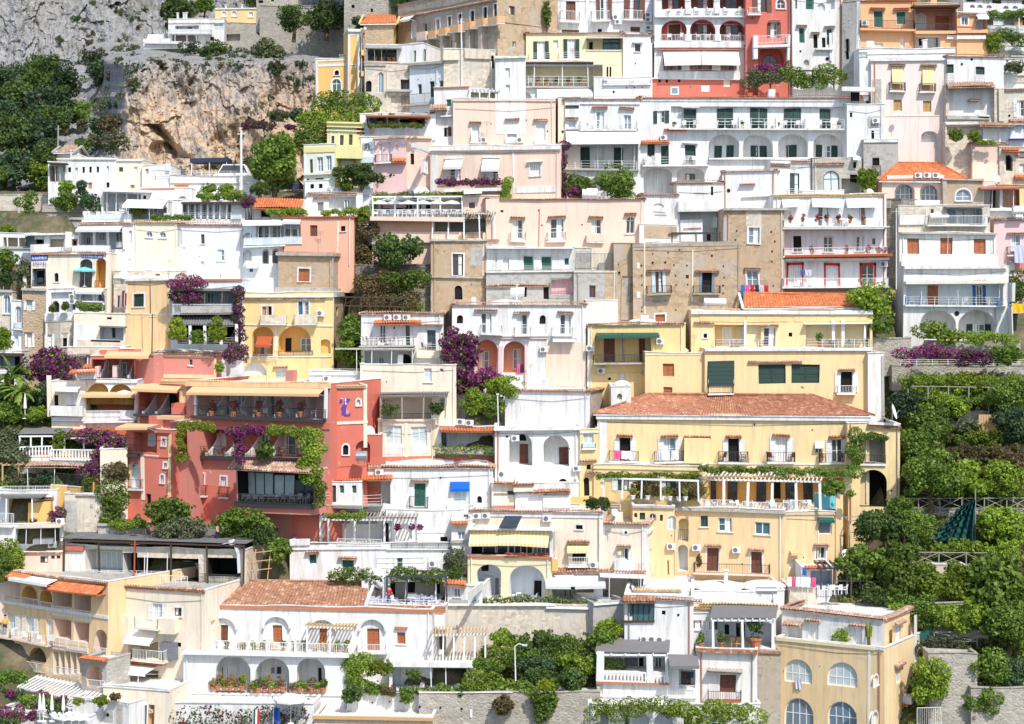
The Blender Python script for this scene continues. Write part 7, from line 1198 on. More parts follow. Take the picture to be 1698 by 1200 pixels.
VG = [((818,1038,1078,1112),'g1','hedge',158.6,'hedge','wide mixed hedge across the middle of the bottom garden'),((790,900,1060,1100),'g3','hedge',159.4,'hedge','light green shrubs behind the street lamp'),
 ((524,622,150,192),'g1','hedge',203,'creeper','green creeper tumbling below the yellow chapel'),
 ((500,606,184,216),'g3','hedge',202,'creeper','bright creeper bank above the lemon yellow house'),
 ((498,548,206,250),'g1','hedge',201,'creeper','leafy bank left of the lemon yellow house'),
 ((480,512,176,205),'g6','bush',206,'bush','dark bush below the rock left of the creeper bank'),
 ((440,482,180,204),'g4','bush',212,'bush','grey-green scrub above the magenta-covered porch'),
 ((404,456,198,214),'vi','hedge',205,'bougainvillea','magenta bougainvillea over a porch left of the creeper bank'),
 ((470,492,205,215),'mg','bush',204,'bougainvillea','small magenta bush on the porch end'),
 ((616,776,318,328),'g3','vine',196.6,'vine','thin green vine along the beam above the white parasols'),
 ((765,778,318,350),'g1','vine',196,'vine','green vine climbing the right post of the parasol terrace'),
 ((617,625,322,362),'g3','vine',195.5,'vine','green vine climbing the left post of the parasol terrace'),
 ((722,832,296,307),'mg','vine',196.8,'bougainvillea','long strip of magenta flowers on the peach house awning'),
 ((832,848,296,332),'g3','vine',196.6,'vine','bright hanging vine right of the magenta flower strip'),
 ((924,940,238,330),'vi','vine',197.5,'bougainvillea','thin bougainvillea climbing between the peach house and the hotel arches'),
 ((930,990,288,332),'g1','bush',197,'bush','green bush with magenta flowers below the hotel arches'),
 ((936,972,306,330),'mg','bush',196.4,'bougainvillea','magenta clump beside the white roof tank'),
 ((440,508,346,357),'g3','hedge',193,'hedge','clipped hedge on the left part of the salmon house roof'),
 ((535,592,345,358),'g3','hedge',193,'hedge','clipped hedge on the right part of the salmon house roof'),
 ((560,590,298,318),'g1','bush',197.6,'bush','green bush under the pine beside the cottage'),
 ((590,616,340,372),'g3','bush',195,'bush','light green bush left of the parasol terrace'),
 ((586,616,368,446),'g5','hedge',194.5,'shrub','dry hillside scrub left of the dark fig tree'),
 ((596,668,450,486),'g5','hedge',191.5,'grass_bank','dry grass bank under the fig tree'),
 ((640,712,450,480),'g1','hedge',191,'grass_bank','greener weed bank right of the dry grass'),
 ((600,690,480,520),'g5','hedge',189.5,'scrub','rough dry scrub behind the tile-edged white house'),
 ((562,608,520,572),'g1','bush',187,'bush','green slope bush left of the covered balconies'),
 ((556,600,560,608),'g3','bush',186,'bush','bright slope bush above the geranium balcony'),
 ((728,765,536,612),'vi','bush',183.6,'bougainvillea','left part of the big purple bougainvillea by the red arches'),
 ((754,798,546,618),'vi','bush',183.3,'bougainvillea','right part of the big purple bougainvillea by the red arches'),
 ((742,785,598,660),'vi','bush',183,'bougainvillea','lower stem mass of the big purple bougainvillea'),
 ((768,832,606,652),'mg','bush',182.4,'bougainvillea','brighter magenta bougainvillea mound beside the purple one'),
 ((760,822,640,694),'g3','bush',181.6,'bush','bright green shrub under the magenta mound'),
 ((800,870,618,664),'g3','bush',181.8,'bush','yellow-green shrub left of the tall white roof house'),
 ((800,838,656,694),'g1','bush',181,'bush','green shrub above the red tiled canopy'),
 ((280,342,456,482),'mg','hedge',186.4,'bougainvillea','magenta bougainvillea spilling over the top of the terrace house'),
 ((386,404,474,562),'vi','vine',186.2,'bougainvillea','thin purple bougainvillea down the right side of the terrace house'),
 ((284,335,480,506),'vi','hedge',186.8,'bougainvillea','purple creeper inside the upper terrace of the terrace house'),
 ((276,312,526,566),'g7','bush',184.2,'bamboo','yellow-green bamboo left of the shingle canopy'),
 ((340,376,522,572),'g7','bush',183.6,'bamboo','yellow-green bamboo in front of the shingle canopy columns'),
 ((312,338,545,572),'g1','bush',184.4,'bush','dark potted shrub between the shingle canopy columns'),
 ((372,412,566,606),'vi','bush',184.4,'bougainvillea','dusky bougainvillea over the pink arch left of the golden house'),
 ((356,372,600,618),'g3','bush',183,'bush','small lime shrub beside the pink panel wall'),
 ((58,118,578,626),'vi','hedge',184.4,'bougainvillea','purple bougainvillea at the foot of the stone tower'),
 ((62,90,600,664),'vi','vine',183.8,'bougainvillea','purple bougainvillea cascade left of the cream corner house'),
 ((96,118,598,642),'vi','bush',183.4,'bougainvillea','purple clump above the cream corner house'),
 ((52,84,632,684),'g6','bush',182.6,'bush','dark bluish bush beside the purple cascade'),
 ((-12,50,660,702),'g1','bush',180.5,'bush','green bush under the palms'),
 ((36,92,672,700),'g3','bush',180,'bush','bright green bush behind the closed white parasol'),
 ((-12,44,704,766),'g4','bush',178.6,'olive_bush','silvery olive bush at the left edge'),
 ((0,62,730,792),'g4','bush',177.6,'olive_bush','second silvery olive bush left of the café terrace'),
 ((20,70,680,716),'sd','none',0,'',''),
 ((85,108,710,756),'g3','bush',177.6,'climber','yellow-green climber on the café terrace corner'),
 ((100,182,712,728),'g4','vine',178.0,'vine','grey-green vine along the café canopy edge'),
 ((138,214,712,744),'vi','hedge',177.0,'bougainvillea','purple bougainvillea along the café canopy'),
 ((160,214,736,784),'vi','hedge',175.4,'bougainvillea','purple bougainvillea spilling over the café steps'),
 ((134,190,764,792),'vi','hedge',174.2,'bougainvillea','lower purple bougainvillea branch over the yellow stair'),
 ((168,206,768,802),'g5','hedge',174.0,'creeper','brown withered creeper below the purple branch'),
 ((24,70,788,810),'g4','hedge',175.4,'bush','grey bushes in front of the stone terrace house'),
 ((60,90,780,808),'g6','bush',175.0,'bush','dark bush in front of the stone house door'),
 ((84,102,790,812),'g3','bush',174.8,'bush','bright bush at the end of the white balcony'),
 ((136,156,786,822),'g1','bush',173.4,'climber','green climber beside the brown stair door'),
 ((82,112,838,872),'vi','bush',172.2,'bush','dusky red-brown bush at the foot of the yellow stair'),
 ((50,62,858,872),'g5','bush',172.6,'bush','round rusty dry bush on the white terrace wall'),
 ((166,212,812,876),'g1','hedge',172.2,'ivy','dark ivy on the cream wall beside the red tower'),
 ((180,242,862,876),'g3','hedge',170.6,'lawn_bank','bright grass bank above the curved stone wall'),
 ((220,332,822,880),'g1','bush',169.6,'garden_tree','broad green garden tree in front of the red tower'),
 ((240,362,856,902),'g4','bush',168.4,'bush','grey-green shrub bank below the garden tree'),
 ((346,474,838,892),'g1','bush',168.6,'garden_tree','broad green garden tree in front of the red hotel base'),
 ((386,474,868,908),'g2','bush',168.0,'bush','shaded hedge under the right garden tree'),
 ((438,482,886,942),'g1','bush',167.2,'bush','rounded green bush left of the emerald shutters'),
 ((0,40,905,945),'g3','vine',168.0,'vine','bright vine over the peach wall at the left edge'),
 ((-10,16,918,958),'g1','vine',167.4,'vine','green vine at the left edge under the water tank'),
 ((293,358,698,716),'g7','vine',171.6,'vine','lime green vine along the red hotel terrace'),
 ((294,308,708,762),'g7','vine',171.2,'vine','lime green vine climbing down a red hotel column'),
 ((374,444,702,722),'mg','vine',170.4,'bougainvillea','magenta bougainvillea along the red hotel terrace'),
 ((388,404,714,764),'mg','vine',170.2,'bougainvillea','magenta bougainvillea trunk hanging at the white partition'),
 ((440,526,704,724),'g3','vine',169.8,'vine','bright green vine along the red hotel terrace'),
 ((500,532,712,802),'g3','hedge',169.2,'vine','thick bright vine falling past the glass veranda'),
 ((522,538,788,838),'g1','vine',168.6,'vine','thin dark vine beside the white porch with green doors'),
 ((425,455,728,766),'g1','bush',170.2,'bush','potted shrub on the red hotel terrace'),
 ((540,606,848,860),'g3','vine',169.6,'vine','light vine over the lower white pergola'),
 ((546,740,940,966),'g1','vine',164.6,'vine','long dark green vine roof behind the red-shirted person'),
 ((736,775,905,950),'g4','bush',166.8,'bush','dry grey plants tumbling beside the cream yellow house'),
 ((740,768,934,966),'g2','bush',166.2,'bush','dark bush above the tiny blue-arched house'),
 ((576,612,1092,1142),'g3','vine',157.6,'ivy','bright ivy corner right of the planted arches'),
 ((602,656,1092,1122),'g7','bush',157.4,'garden_tree','small light wisteria tree beside the arches'),
 ((568,602,1134,1166),'g2','bush',155.6,'bush','clipped round dark bush above the rubble wall'),
 ((600,640,1128,1152),'g1','bush',156.2,'bush','green bush beside the round clipped bush'),
 ((630,660,1136,1158),'g5','bush',155.8,'bush','rusty brown bush on the wall top'),
 ((660,686,1136,1166),'g1','bush',155.6,'bush','drooping bush over the wall top'),
 ((684,780,1134,1154),'g1','hedge',156.0,'hedge','low garden hedge in front of the plant-filled garden room'),
 ((756,776,1138,1158),'g2','bush',155.6,'bush','dark tuft at the right end of the garden room hedge'),
 ((668,700,1108,1126),'g1','bush',157.6,'bush','climber on the garden room post'),
 ((810,862,1042,1078),'g3','bush',160.4,'bush','light green tree by the wooden pergola'),
 ((846,936,1044,1092),'g2','bush',159.8,'bush','dark flowering bush mass below the streaked wall'),
 ((900,975,1050,1092),'g1','bush',160.0,'bush','mid green bush mass below the streaked wall'),
 ((982,1040,1026,1062),'g3','bush',160.6,'bush','bright bush under the dark concrete wall'),
 ((955,1038,1046,1078),'g1','bush',159.4,'bush','broad green bush left of the glazed corner bay'),
 ((848,924,1082,1124),'g6','bush',158.0,'bush','bluish bush with white flowers in the bottom garden'),
 ((922,990,1082,1128),'g3','bush',157.8,'bush','bright lemon bush in the bottom garden'),
 ((862,930,1106,1140),'g2','bush',157.0,'bush','dark rounded bush in the bottom garden'),
 ((776,836,1090,1126),'g1','bush',158.0,'bush','green bush behind the street lamp'),
 ((772,852,1120,1154),'g3','hedge',156.2,'hedge','bright clipped hedge left of the street lamp'),
 ((916,972,1106,1152),'g2','bush',156.4,'bush','dark dome-shaped bush above the terracotta planters'),
 ((884,928,1126,1154),'g7','bush',156.0,'bush','lime green bush on the rubble wall'),
 ((848,892,1124,1156),'g1','bush',156.0,'bush','green bush on the rubble wall left of the lime one'),
 ((882,912,1148,1190),'g1','vine',154.6,'ivy','ivy hanging down the wide rubble wall'),
 ((815,850,1150,1186),'g5','bush',154.6,'bush','dry bush growing out of the wide rubble wall'),
 ((972,1130,1160,1192),'g3','vine',153.6,'vine','clipped flowering vine along the bottom edge, left half'),
 ((1110,1258,1164,1200),'g3','vine',153.2,'vine','clipped flowering vine along the bottom edge, right half'),
 ((1404,1480,460,546),'g3','tree',186.5,'tree','bright green tree beside the grey stairway'),
 ((1440,1488,524,552),'g1','bush',185.5,'bush','dark bush at the foot of the stairway tree'),
 ((1526,1590,530,568),'g3','hedge',185.6,'planting','leafy planting in front of the left great arch'),
 ((1590,1682,548,572),'g3','hedge',185.4,'planting','leafy planting in front of the right great arch'),
 ((1668,1700,458,500),'g1','hedge',189,'hedge','dark hedge under the pink house'),
 ((1484,1610,574,602),'mg','hedge',182.6,'bougainvillea','magenta bougainvillea bank below the two great arches'),
 ((1590,1640,580,606),'vi','hedge',182.4,'bougainvillea','dull purple end of the magenta bank'),
 ((1640,1700,566,608),'g1','bush',182.6,'bush','green bush at the right edge below the planting'),
 ((1252,1312,104,124),'mg','vine',203.6,'bougainvillea','pink bougainvillea on the roof garden by the red tower'),
 ((1296,1386,112,146),'g1','hedge',203.4,'hedge','green roof garden hedge right of the red tower'),
 ((1238,1300,118,146),'g4','hedge',203.2,'creeper','olive creeper under the pink bougainvillea'),
 ((1632,1702,16,32),'g1','vine',204.6,'vine','dark vine canopy over the top right terrace'),
 ((1634,1664,52,92),'g3','bush',203.0,'bush','leafy palm-like plant beside the apricot wing'),
 ((1654,1702,52,78),'g1','vine',203.4,'vine','climbing plant on the white wall at the top right'),
 ((1662,1700,98,126),'g4','bush',200.4,'bush','grey yucca clump on the grey garden terrace'),
 ((1572,1596,210,236),'g1','bush',196.8,'bush','left one of the dark potted shrubs under the concrete stair'),
 ((1604,1626,214,238),'g3','bush',196.8,'bush','rounded bright shrub under the concrete stair'),
 ((1418,1456,274,320),'g3','bush',196.0,'bush','bright creeper right of the grey stone house'),
 ((1620,1652,232,240),'g3','hedge',196.5,'planting','row of plants on the two-tone tan wall'),
 ((608,702,205,212),'g1','hedge',197.8,'planting','row of plants on the restaurant terrace parapet'),
 ((250,320,356,364),'g3','hedge',195.2,'planting','flowering planter hedge on the hotel restaurant terrace'),
 ((326,404,318,333),'g3','hedge',196.2,'planting','green roof planting above the glazed pavilion'),
 ((396,424,322,345),'vi','bush',195.6,'bougainvillea','red and yellow bougainvillea at the end of the glazed pavilion'),
 ((330,360,302,322),'g1','bush',198,'bush','garden bush left of the white minivan'),
 ((360,392,304,326),'g3','bush',197.6,'bush','garden bush below the white minivan'),
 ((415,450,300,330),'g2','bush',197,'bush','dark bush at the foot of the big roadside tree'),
 ((212,250,340,358),'g1','bush',195.6,'bush','potted shrubs under the restaurant canopy'),
 ((85,130,316,350),'g1','bush',199.5,'bush','green bush on the rubble terrace wall'),
 ((128,168,320,350),'g6','bush',199.2,'bush','dark bush left of the white post pergola'),
 ((130,146,300,326),'g6','vine',200,'cypress','small dark cypress by the long white house'),
 ((96,124,298,322),'g3','bush',200.4,'bush','light bush under the end of the long white house'),
 ((32,56,318,372),'g1','vine',202.6,'ivy','ivy cascade on the high pale retaining wall'),
 ((-6,28,372,394),'g3','bush',197.4,'bush','bright bush at the left edge under the pale wall'),
 ((-8,28,412,450),'g1','bush',192.4,'bush','bright garden bush above the dark carport'),
 ((24,58,424,486),'g4','bush',191.6,'garden_tree','olive tree left of the lettered hotel house'),
 ((-8,24,448,474),'g2','bush',192,'bush','dark bush at the left edge beside the olive tree'),
 ((-8,20,540,584),'g3','bush',187,'bush','yellow-green bush left of the narrow bluish house'),
 ((128,170,500,516),'g1','hedge',187.8,'planting','leafy planting in front of the conservatory'),
 ((80,92,504,518),'g1','bush',188,'bush','left potted palm on the white terrace'),
 ((102,114,498,518),'g1','bush',188,'bush','right potted palm on the white terrace'),
 ((990,1030,785,794),'g1','vine',173.4,'vine','left stretch of vine over the yellow terrace'),
 ((1004,1162,782,794),'g3','vine',173,'vine','long vine along the rail above the green doors'),
 ((1160,1290,772,784),'g1','vine',172.4,'vine','vine spilling over the white pergola from behind'),
 ((1284,1410,774,790),'g1','vine',171.8,'vine','vine on the right part of the restaurant pergola'),
 ((1054,1090,795,828),'g5','hedge',173.2,'creeper','autumn-coloured creeper between the green doors'),
 ((1120,1160,795,828),'g5','hedge',172.8,'creeper','autumn-coloured creeper right of the green doors'),
 ((1404,1430,716,786),'g1','hedge',173.0,'ivy','ivy on the left side of the arched gateway tower'),
 ((1424,1472,716,730),'g1','vine',173.0,'ivy','ivy hanging over the gateway tower loggia'),
 ((1358,1400,792,822),'g1','bush',171.0,'bush','potted greenery at the end of the restaurant terrace'),
 ((1404,1418,812,824),'g3','bush',169.6,'bush','clipped ball shrub on the terrace corner'),
 ((965,1020,822,848),'g2','bush',170.2,'bush','dark roof garden plants left of the terrace wall'),
 ((1154,1164,918,945),'g5','bush',168.2,'bush','tall dry potted plant left of the brown doors'),
 ((-12,40,1110,1136),'g1','hedge',156.4,'hedge','green hedge at the top of the flower terraces'),
 ((0,44,1140,1160),'g2','hedge',155.2,'hedge','left dark hedge on the flower terraces'),
 ((36,84,1150,1172),'g3','hedge',154.6,'hedge','middle hedge on the flower terraces'),
 ((74,110,1156,1172),'g1','hedge',154.2,'hedge','right hedge on the flower terraces'),
 ((84,110,1168,1186),'g2','hedge',153.4,'hedge','lower dark hedge beside the lounger terrace'),
 ((-8,44,1172,1196),'mg','hedge',152.6,'bougainvillea','magenta bougainvillea along the lowest flower terrace'),
 ((46,62,1178,1196),'mg','bush',152.4,'bougainvillea','round magenta clump at the lounger terrace'),
 ((8,28,1144,1156),'mg','bush',154.4,'bougainvillea','magenta clump beside the left dark hedge'),
 ((58,82,1146,1154),'mg','hedge',154.6,'bougainvillea','magenta flowers behind the middle hedge'),
 ((92,114,1152,1164),'mg','bush',154.0,'bougainvillea','magenta flowers behind the right hedge'),
 ((48,64,1160,1178),'g4','bush',153.6,'bush','silver bush between the hedges'),
 ((154,182,1152,1172),'g7','bush',153.6,'bush','yellow-green agave bed on the curved white wall'),
 ((180,200,1148,1162),'g5','bush',153.8,'bush','brown-topped succulents at the end of the curved bed'),
 ((120,140,1156,1170),'g7','bush',153.8,'bush','small yellow-green shrub on the curved wall'),
 ((-10,30,1190,1210),'g2','hedge',151.6,'bush','dark leaves in the bottom left corner'),
]
for box, m, k, Y, nm, l in VG:
 if k == 'none': continue
 V(nm, l, {'bougainvillea': 'bougainvillea', 'vine': 'vine', 'hedge': 'hedge', 'ivy': 'ivy', 'bush': 'bush'}.get(nm, 'plant'), box, m if m not in ('mg', 'vi') else [m, 'g1'], k, Y=Y, ry=None if k in ('bush', 'tree') else .6, cap=3600, trunk=10 if k == 'tree' else 0)
V('roadside_tree', 'big leafy green tree beside the white pole above the orange lean-to roof', 'tree', (416,502,216,322), 'g1', 'tree', Y=199, trunk=14, cap=5000)
V('roadside_tree', 'lighter green leafy tree above the big roadside tree', 'tree', (424,500,222,270), 'g3', 'tree', Y=200.5, trunk=40, cap=3000)
V('umbrella_pine', 'dark spreading umbrella pine beside the white cottage', 'tree', (544,650,268,308), 'g2', 'tree', Y=197.6, trunk=40, cap=4500)
V('fig_tree', 'dense dark fig tree below the salmon terrace wall', 'tree', (616,706,384,448), 'g2', 'tree', Y=191.8, trunk=8, cap=5500)
V('laurel_tree', 'rounded dark green tree in front of the white hotel arches', 'tree', (984,1064,272,334), 'g1', 'tree', Y=196.6, trunk=4, cap=4500)
# terraced garden at the right
GD = 'bushes of the terraced garden'
for a, b_, c, d, m, l in [(1484,1532,640,706,'g6','dark conical bush beside the white side wall'),(1496,1566,622,662,'g3','bright vine bank on the upper garden trellis, left'),(1556,1662,620,660,'g3','bright vine bank on the upper garden trellis, middle'),(1640,1705,628,690,'g1','tall green tree at the right end of the upper trellis'),(1556,1606,648,692,'g3','leafy citrus below the upper trellis'),(1648,1706,676,738,'g6','dark bluish bush right of the wooden gate'),(1500,1580,668,728,'g1','broad garden tree behind the gateway tower'),(1580,1630,700,726,'g4','pale weeds left of the wooden gate'),(1570,1700,716,740,'g3','vegetable row below the wooden gate'),(1490,1560,700,770,'g1','dark garden tree right of the gateway tower'),(1500,1590,744,832,'g1','tall garden tree behind the cross-braced fence'),(1556,1640,736,776,'g5','brown dry bank left half'),(1630,1704,738,780,'g5','brown dry bank right half'),(1560,1640,770,826,'g3','bright lemon pergola canopy, left'),(1620,1706,766,824,'g3','bright lemon pergola canopy, right'),(1418,1500,846,902,'g2','dark medlar tree beside the yellow corner block'),(1474,1510,826,852,'g1','bush under the gateway arch'),(1484,1552,848,896,'g1','garden bush left of the green netting'),(1622,1706,842,898,'g3','large garden bush right of the green netting'),(1540,1640,898,924,'g3','bright hedge below the green netting'),(1630,1704,896,930,'g3','bright hedge at the right of the lower fence'),(1388,1482,904,962,'g1','spreading tree behind the laundry terrace'),(1462,1524,896,990,'g1','tall shady tree right of the laundry terrace'),(1512,1572,930,996,'g3','leafy citrus by the leaning ladder'),(1560,1612,936,1000,'g3','young tree right of the ladder'),(1600,1706,918,1020,'g1','big dark tree at the right edge'),(1510,1562,986,1046,'g1','bush at the corner of the tall yellow house'),(1556,1650,996,1052,'g3','hanging bushes on the lower stone terrace'),(1636,1706,1000,1084,'g1','dark bush mass at the right edge below the big tree'),(1516,1610,1056,1084,'g4','rough grass above the lower rubble wall'),(1516,1568,1084,1172,'g3','bright bush against the lower rubble wall'),(1606,1680,1080,1152,'g1','green shrub right of the lower rubble wall'),(1650,1706,1090,1146,'g6','bluish shrub in the bottom right garden'),(1430,1472,972,1000,'g2','clipped dark shrub behind the flat tiled roof'),(1466,1520,984,1010,'g1','garden plants behind the flat tiled roof'),(1600,1660,1140,1180,'g1','low plants by the grey garden door')]:
 a, b_, c, d = a - 6, b_ + 6, c - 5, d + 3
 V('garden_tree' if d - c > 66 else 'garden_bush', l, 'tree' if d - c > 66 else 'bush', (a, b_, c, d), m, 'tree' if d - c > 66 else 'bush', dY=-.3, trunk=4 if d - c > 66 else 0, cap=5000)
for a, b_, c, d, m, l in [(1488,1702,622,636,'g3','long bright vine row on the topmost garden terrace'),(1500,1702,656,670,'g1','second long vine row below the upper trellis'),(1548,1704,774,792,'g3','long bright lemon row above the cross-braced fence'),(1560,1704,798,814,'g3','second bright lemon row above the cross-braced fence'),(1622,1704,862,876,'g1','short vegetable row right of the netting'),(1470,1640,1002,1014,'g3','long hedge behind the flat tiled roof and garden wall'),(1570,1704,740,752,'g4','dry grass row on the brown bank')]:
 V('vine_row', l, 'vine row', (a, b_, c, d), m, 'hedge', dY=-1.6, ry=.7, cap=5000)
V('conifer', 'tall slim conifer behind the cross-braced fence', 'tree', (1500,1524,880,930), 'g2', 'tree', Y=168, trunk=20)
for (a, b_, c, d, k, l) in [(1538,1692,566,592,'sl','stone terrace wall under the great arches'),(1480,1700,606,622,'sl','weathered terrace wall above the upper trellis'),(1590,1640,684,704,'sl','stone ruin wall beside the wooden gate'),(1500,1700,846,862,'sl','pale terrace wall below the cross-braced fence'),(1466,1600,936,1000,'Crd','cream garden wall behind the citrus'),(1530,1600,1000,1060,'st','grey rubble wall beside the tall yellow house'),(1540,1620,1084,1200,'sl','large grey rubble wall in the bottom right'),(1610,1705,1140,1215,'sl','rubble garden wall in the bottom right corner'),(1440,1510,560,600,'sl','rubble base under the stairway tree'),(1560,1700,700,716,'sd','dark terrace wall behind the vegetable row'),(1590,1640,1044,1062,'Crd','low cream wall below the hanging bushes')]:
 H('stone_wall', l, (a, b_, c, d), k, '', dY=1.0, dep=2.2, cat='garden wall', ext=1.5)
def ground_cover(name, label, cat, boxes, mats, n, leaf):
 C = [];
 for (x0, x1, y0, y1) in boxes:
  m = int(n * (x1-x0)*(y1-y0) / sum((b[1]-b[0])*(b[3]-b[2]) for b in boxes)); px = rng.uniform(x0, x1, m); py = rng.uniform(y0, y1, m); Yt = 155 + 60*(1 - py/1200) + 1.5 + rng.uniform(-.1, .1, m)
  xx = (px - CX)*Yt/FP; C.append(np.stack([xx, Yt, hillz(xx, Yt) + rng.uniform(0, .55, m)], -1))
 C = np.concatenate(C); k = len(C); nr = rng.normal(size=(k, 3)); nr /= np.linalg.norm(nr, axis=1)[:, None]; t = np.cross(nr, rng.normal(size=(k, 3))); t /= np.linalg.norm(t, axis=1)[:, None]; s = np.cross(nr, t); sz = leaf*rng.uniform(.5, 1, k)[:, None]
 v = np.stack([C - t*sz, C + s*sz*.6, C + t*sz, C - s*sz*.6], 1).reshape(-1, 3); me = bpy.data.meshes.new(name); me.vertices.add(4*k); me.vertices.foreach_set('co', v.ravel().astype(np.float32)); me.loops.add(4*k); me.loops.foreach_set('vertex_index', np.arange(4*k, dtype=np.int32)); me.polygons.add(k); me.polygons.foreach_set('loop_start', np.arange(0, 4*k, 4, dtype=np.int32)); me.update(calc_edges=True)
 for q in mats: me.materials.append(M_(q))
 me.polygons.foreach_set('material_index', rng.integers(0, len(mats), k).astype(np.int32)); o = bpy.data.objects.new(name, me); COL.objects.link(o); return tag(o, label, cat, kind='stuff')
ground_cover('ground_cover', 'mixed weeds and grass covering the garden terraces', 'weeds', [(1470,1705,590,1200),(-10,210,640,830),(220,480,860,920),(600,710,450,520),(560,600,520,610),(800,1040,1045,1150),(1390,1500,940,1005)], ['g1','g3','g4','g5','g1'], 44000, .27)
# palms
def palm(px, yb, yt, Y, label):
 base = at(px, yb, Y); top = at(px, yt, Y); root = empty('palm_tree', base); tag(root, label, 'palm'); mb = MB(); mb.tube(base, top, .22, 'bark', 8, .17); mb.build('trunk', base, root); mb = MB(); R = random.Random(int(px))
 for i in range(26):
  a = R.uniform(0, 6.28); el = R.uniform(-.2, 1.3); ln = R.uniform(1.8, 2.6); d = Vector((math.cos(a)*math.cos(el), math.sin(a)*math.cos(el), math.sin(el))); prev = top; side = Vector((-math.sin(a), math.cos(a), 0))
  for s in range(6):
   nx = prev + d * ln/6; w = .30*math.sin(math.pi*(s+.7)/6.6)
   for sg in (-1, 1): mb.face([prev, nx, nx + side*sg*w + Vector((0,0,-.12)), prev + side*sg*w*.9 + Vector((0,0,-.12))], 'g1')
   prev = nx; d = (d + Vector((0, 0, -.22))).normalized()
 mb.build('fronds', base, root)
palm(10, 690, 640, 181.5, 'taller left palm at the left edge'); palm(33, 694, 650, 180.8, 'right palm of the pair at the left edge'); palm(20, 668, 622, 183, 'palm standing behind the pair at the left edge')
# pergolas, furniture and small things
def HL(s):
 for k in HOUSES:
  if s in k: return HOUSES[k]
 raise KeyError(s)
pergola('white beam frame over the white parasols of the pink terrace', h_rest, 617, 768, 325, 361, .6, 2.6, 'wf', 5)
for i, x in enumerate((629, 655, 678, 701, 725, 749)):
 inst('parasol', mk_parasol('wc'), 'parasol', at(x, 361, 195.6), 'open white parasol under the white beam frame of the pink terrace', 'parasol', 'white parasols on the pink terrace', i*.3, .74)
for i, x in enumerate(range(623, 764, 8)):
 inst('chairwf', mk_chair('wf'), 'chair', at(x, 361, 195.0 + .5*(i % 2)), 'white chair on the parasol terrace behind the white railing', 'chair', 'chairs on the parasol terrace', i*1.3)
for x in range(631, 764, 22): inst('tablewf', mk_table('wf', 'wf'), 'table', at(x, 361, 195.5), 'white table under the white parasols', 'table', 'tables on the parasol terrace')
hp = HL('pink house wall with a door')
pergola('white pergola with bare climbers below the parasol terrace', hp, 716, 822, 354, 395, -.6, 1.6, 'wf', 5, 'wg', 26)
V('climber', 'bare twiggy climber on the white pergola below the parasols', 'climber', (716, 815, 350, 366), 'g4', 'vine', Y=194.0, ry=1.0, cap=900, dens=.5)
pergola('dark iron pergola on the brown building roof', HL('old brown building'), 1112, 1196, 386, 403, -3.5, -.5, 'kf', 3, None)
pergola('grey slatted pergola over the plant-filled cream terrace', h_win, 630, 740, 656, 694, -3.2, -.3, 'wg', 4, 'wg', 24, 'sh', name='pergola')
pergola('restaurant pergola with woven cream slats and white posts', h_loB, 1160, 1362, 797, 845, -5.2, -.7, 'wf', 6, 'cv', 30, drop=.5, pw=.12)
pergola('slim white pergola frame over the green doors', h_ter, 1000, 1160, 794, 828, .3, 2.4, 'wf', 6)
pergola('black slatted pergola on white posts above the stained cube', h_st, 1180, 1284, 1028, 1074, -4.8, -.3, 'wf', 3, 'wf', 9, 'sh', drop=.45, pw=.1)
pergola('black roofed pergola with thick white beams over the balustrade terrace', h_bal, 989, 1108, 1086, 1130, -3.6, .3, 'wf', 2, 'wf', 5, 'sh', drop=.7, pw=.12)
pergola('grey canopy on thin white posts over the café terrace', h_cafe, 32, 108, 722, 757, -6, -.2, 'wf', 5, cover='sh', drop=.9)
pergola('rust red awning roof joined to the grey café canopy', h_cafe, 104, 206, 726, 762, -6, -.4, 'wf', 4, cover='rc', drop=1.2)
pergola('long dark flat roof of the ramshackle terrace building', h_blk, 104, 406, 901, 962, -9.5, .5, 'wd', 6, cover='rg', drop=.25)
pergola('open timber pergola frame left of the stone terrace house', HL('pale stone house with sun'), 2, 60, 770, 806, -2, .2, 'wo', 3, 'wo', 6)
pergola('weathered timber pergola over the lower white terrace', h_lw, 532, 692, 858, 901, -6.5, -1.2, 'wg', 5, 'wg', 26)
pergola('ochre timber pergola over the long balcony of the white arcade house', h_ar, 508, 586, 1040, 1082, .2, 1.5, 'wf', 3, 'wo', 14)
pergola('short ochre timber pergola at the left end of the long balcony', h_ar, 310, 352, 1032, 1080, .2, 1.5, 'wf', 2, 'wo', 8)
pergola('long ochre timber pergola above the plant-filled garden room', HL('cream walled garden room'), 716, 806, 1052, 1097, -3, -.2, 'wf', 6, 'wo', 16)
pergola('thin iron pergola carrying the long dark vine roof', HL('white terrace floor'), 640, 742, 956, 1004, -5, -1.5, 'kf', 4)
pergola('laundry terrace pergola of dark bars beside the yellow corner block', HL('pale blue wash house'), 1360, 1428, 942, 976, -2, 1, 'kf', 4, 'kf', 8)
pergola('vine pergola of dark poles on the roof garden by the red tower', HL('red tower wing'), 1240, 1384, 116, 146, .4, 2.4, 'wd', 5)
pergola('white pergola over the raised terrace of the white stepped house', HL('white domed roof block'), 778, 828, 150, 166, .2, 1.6, 'wf', 4, 'wf', 8)
pergola('white slatted sunshade over the hotel flower terraces', h_bl, 34, 160, 1154, 1172, 2.0, 3.8, 'wf', 5, 'wf', 20, drop=.7)
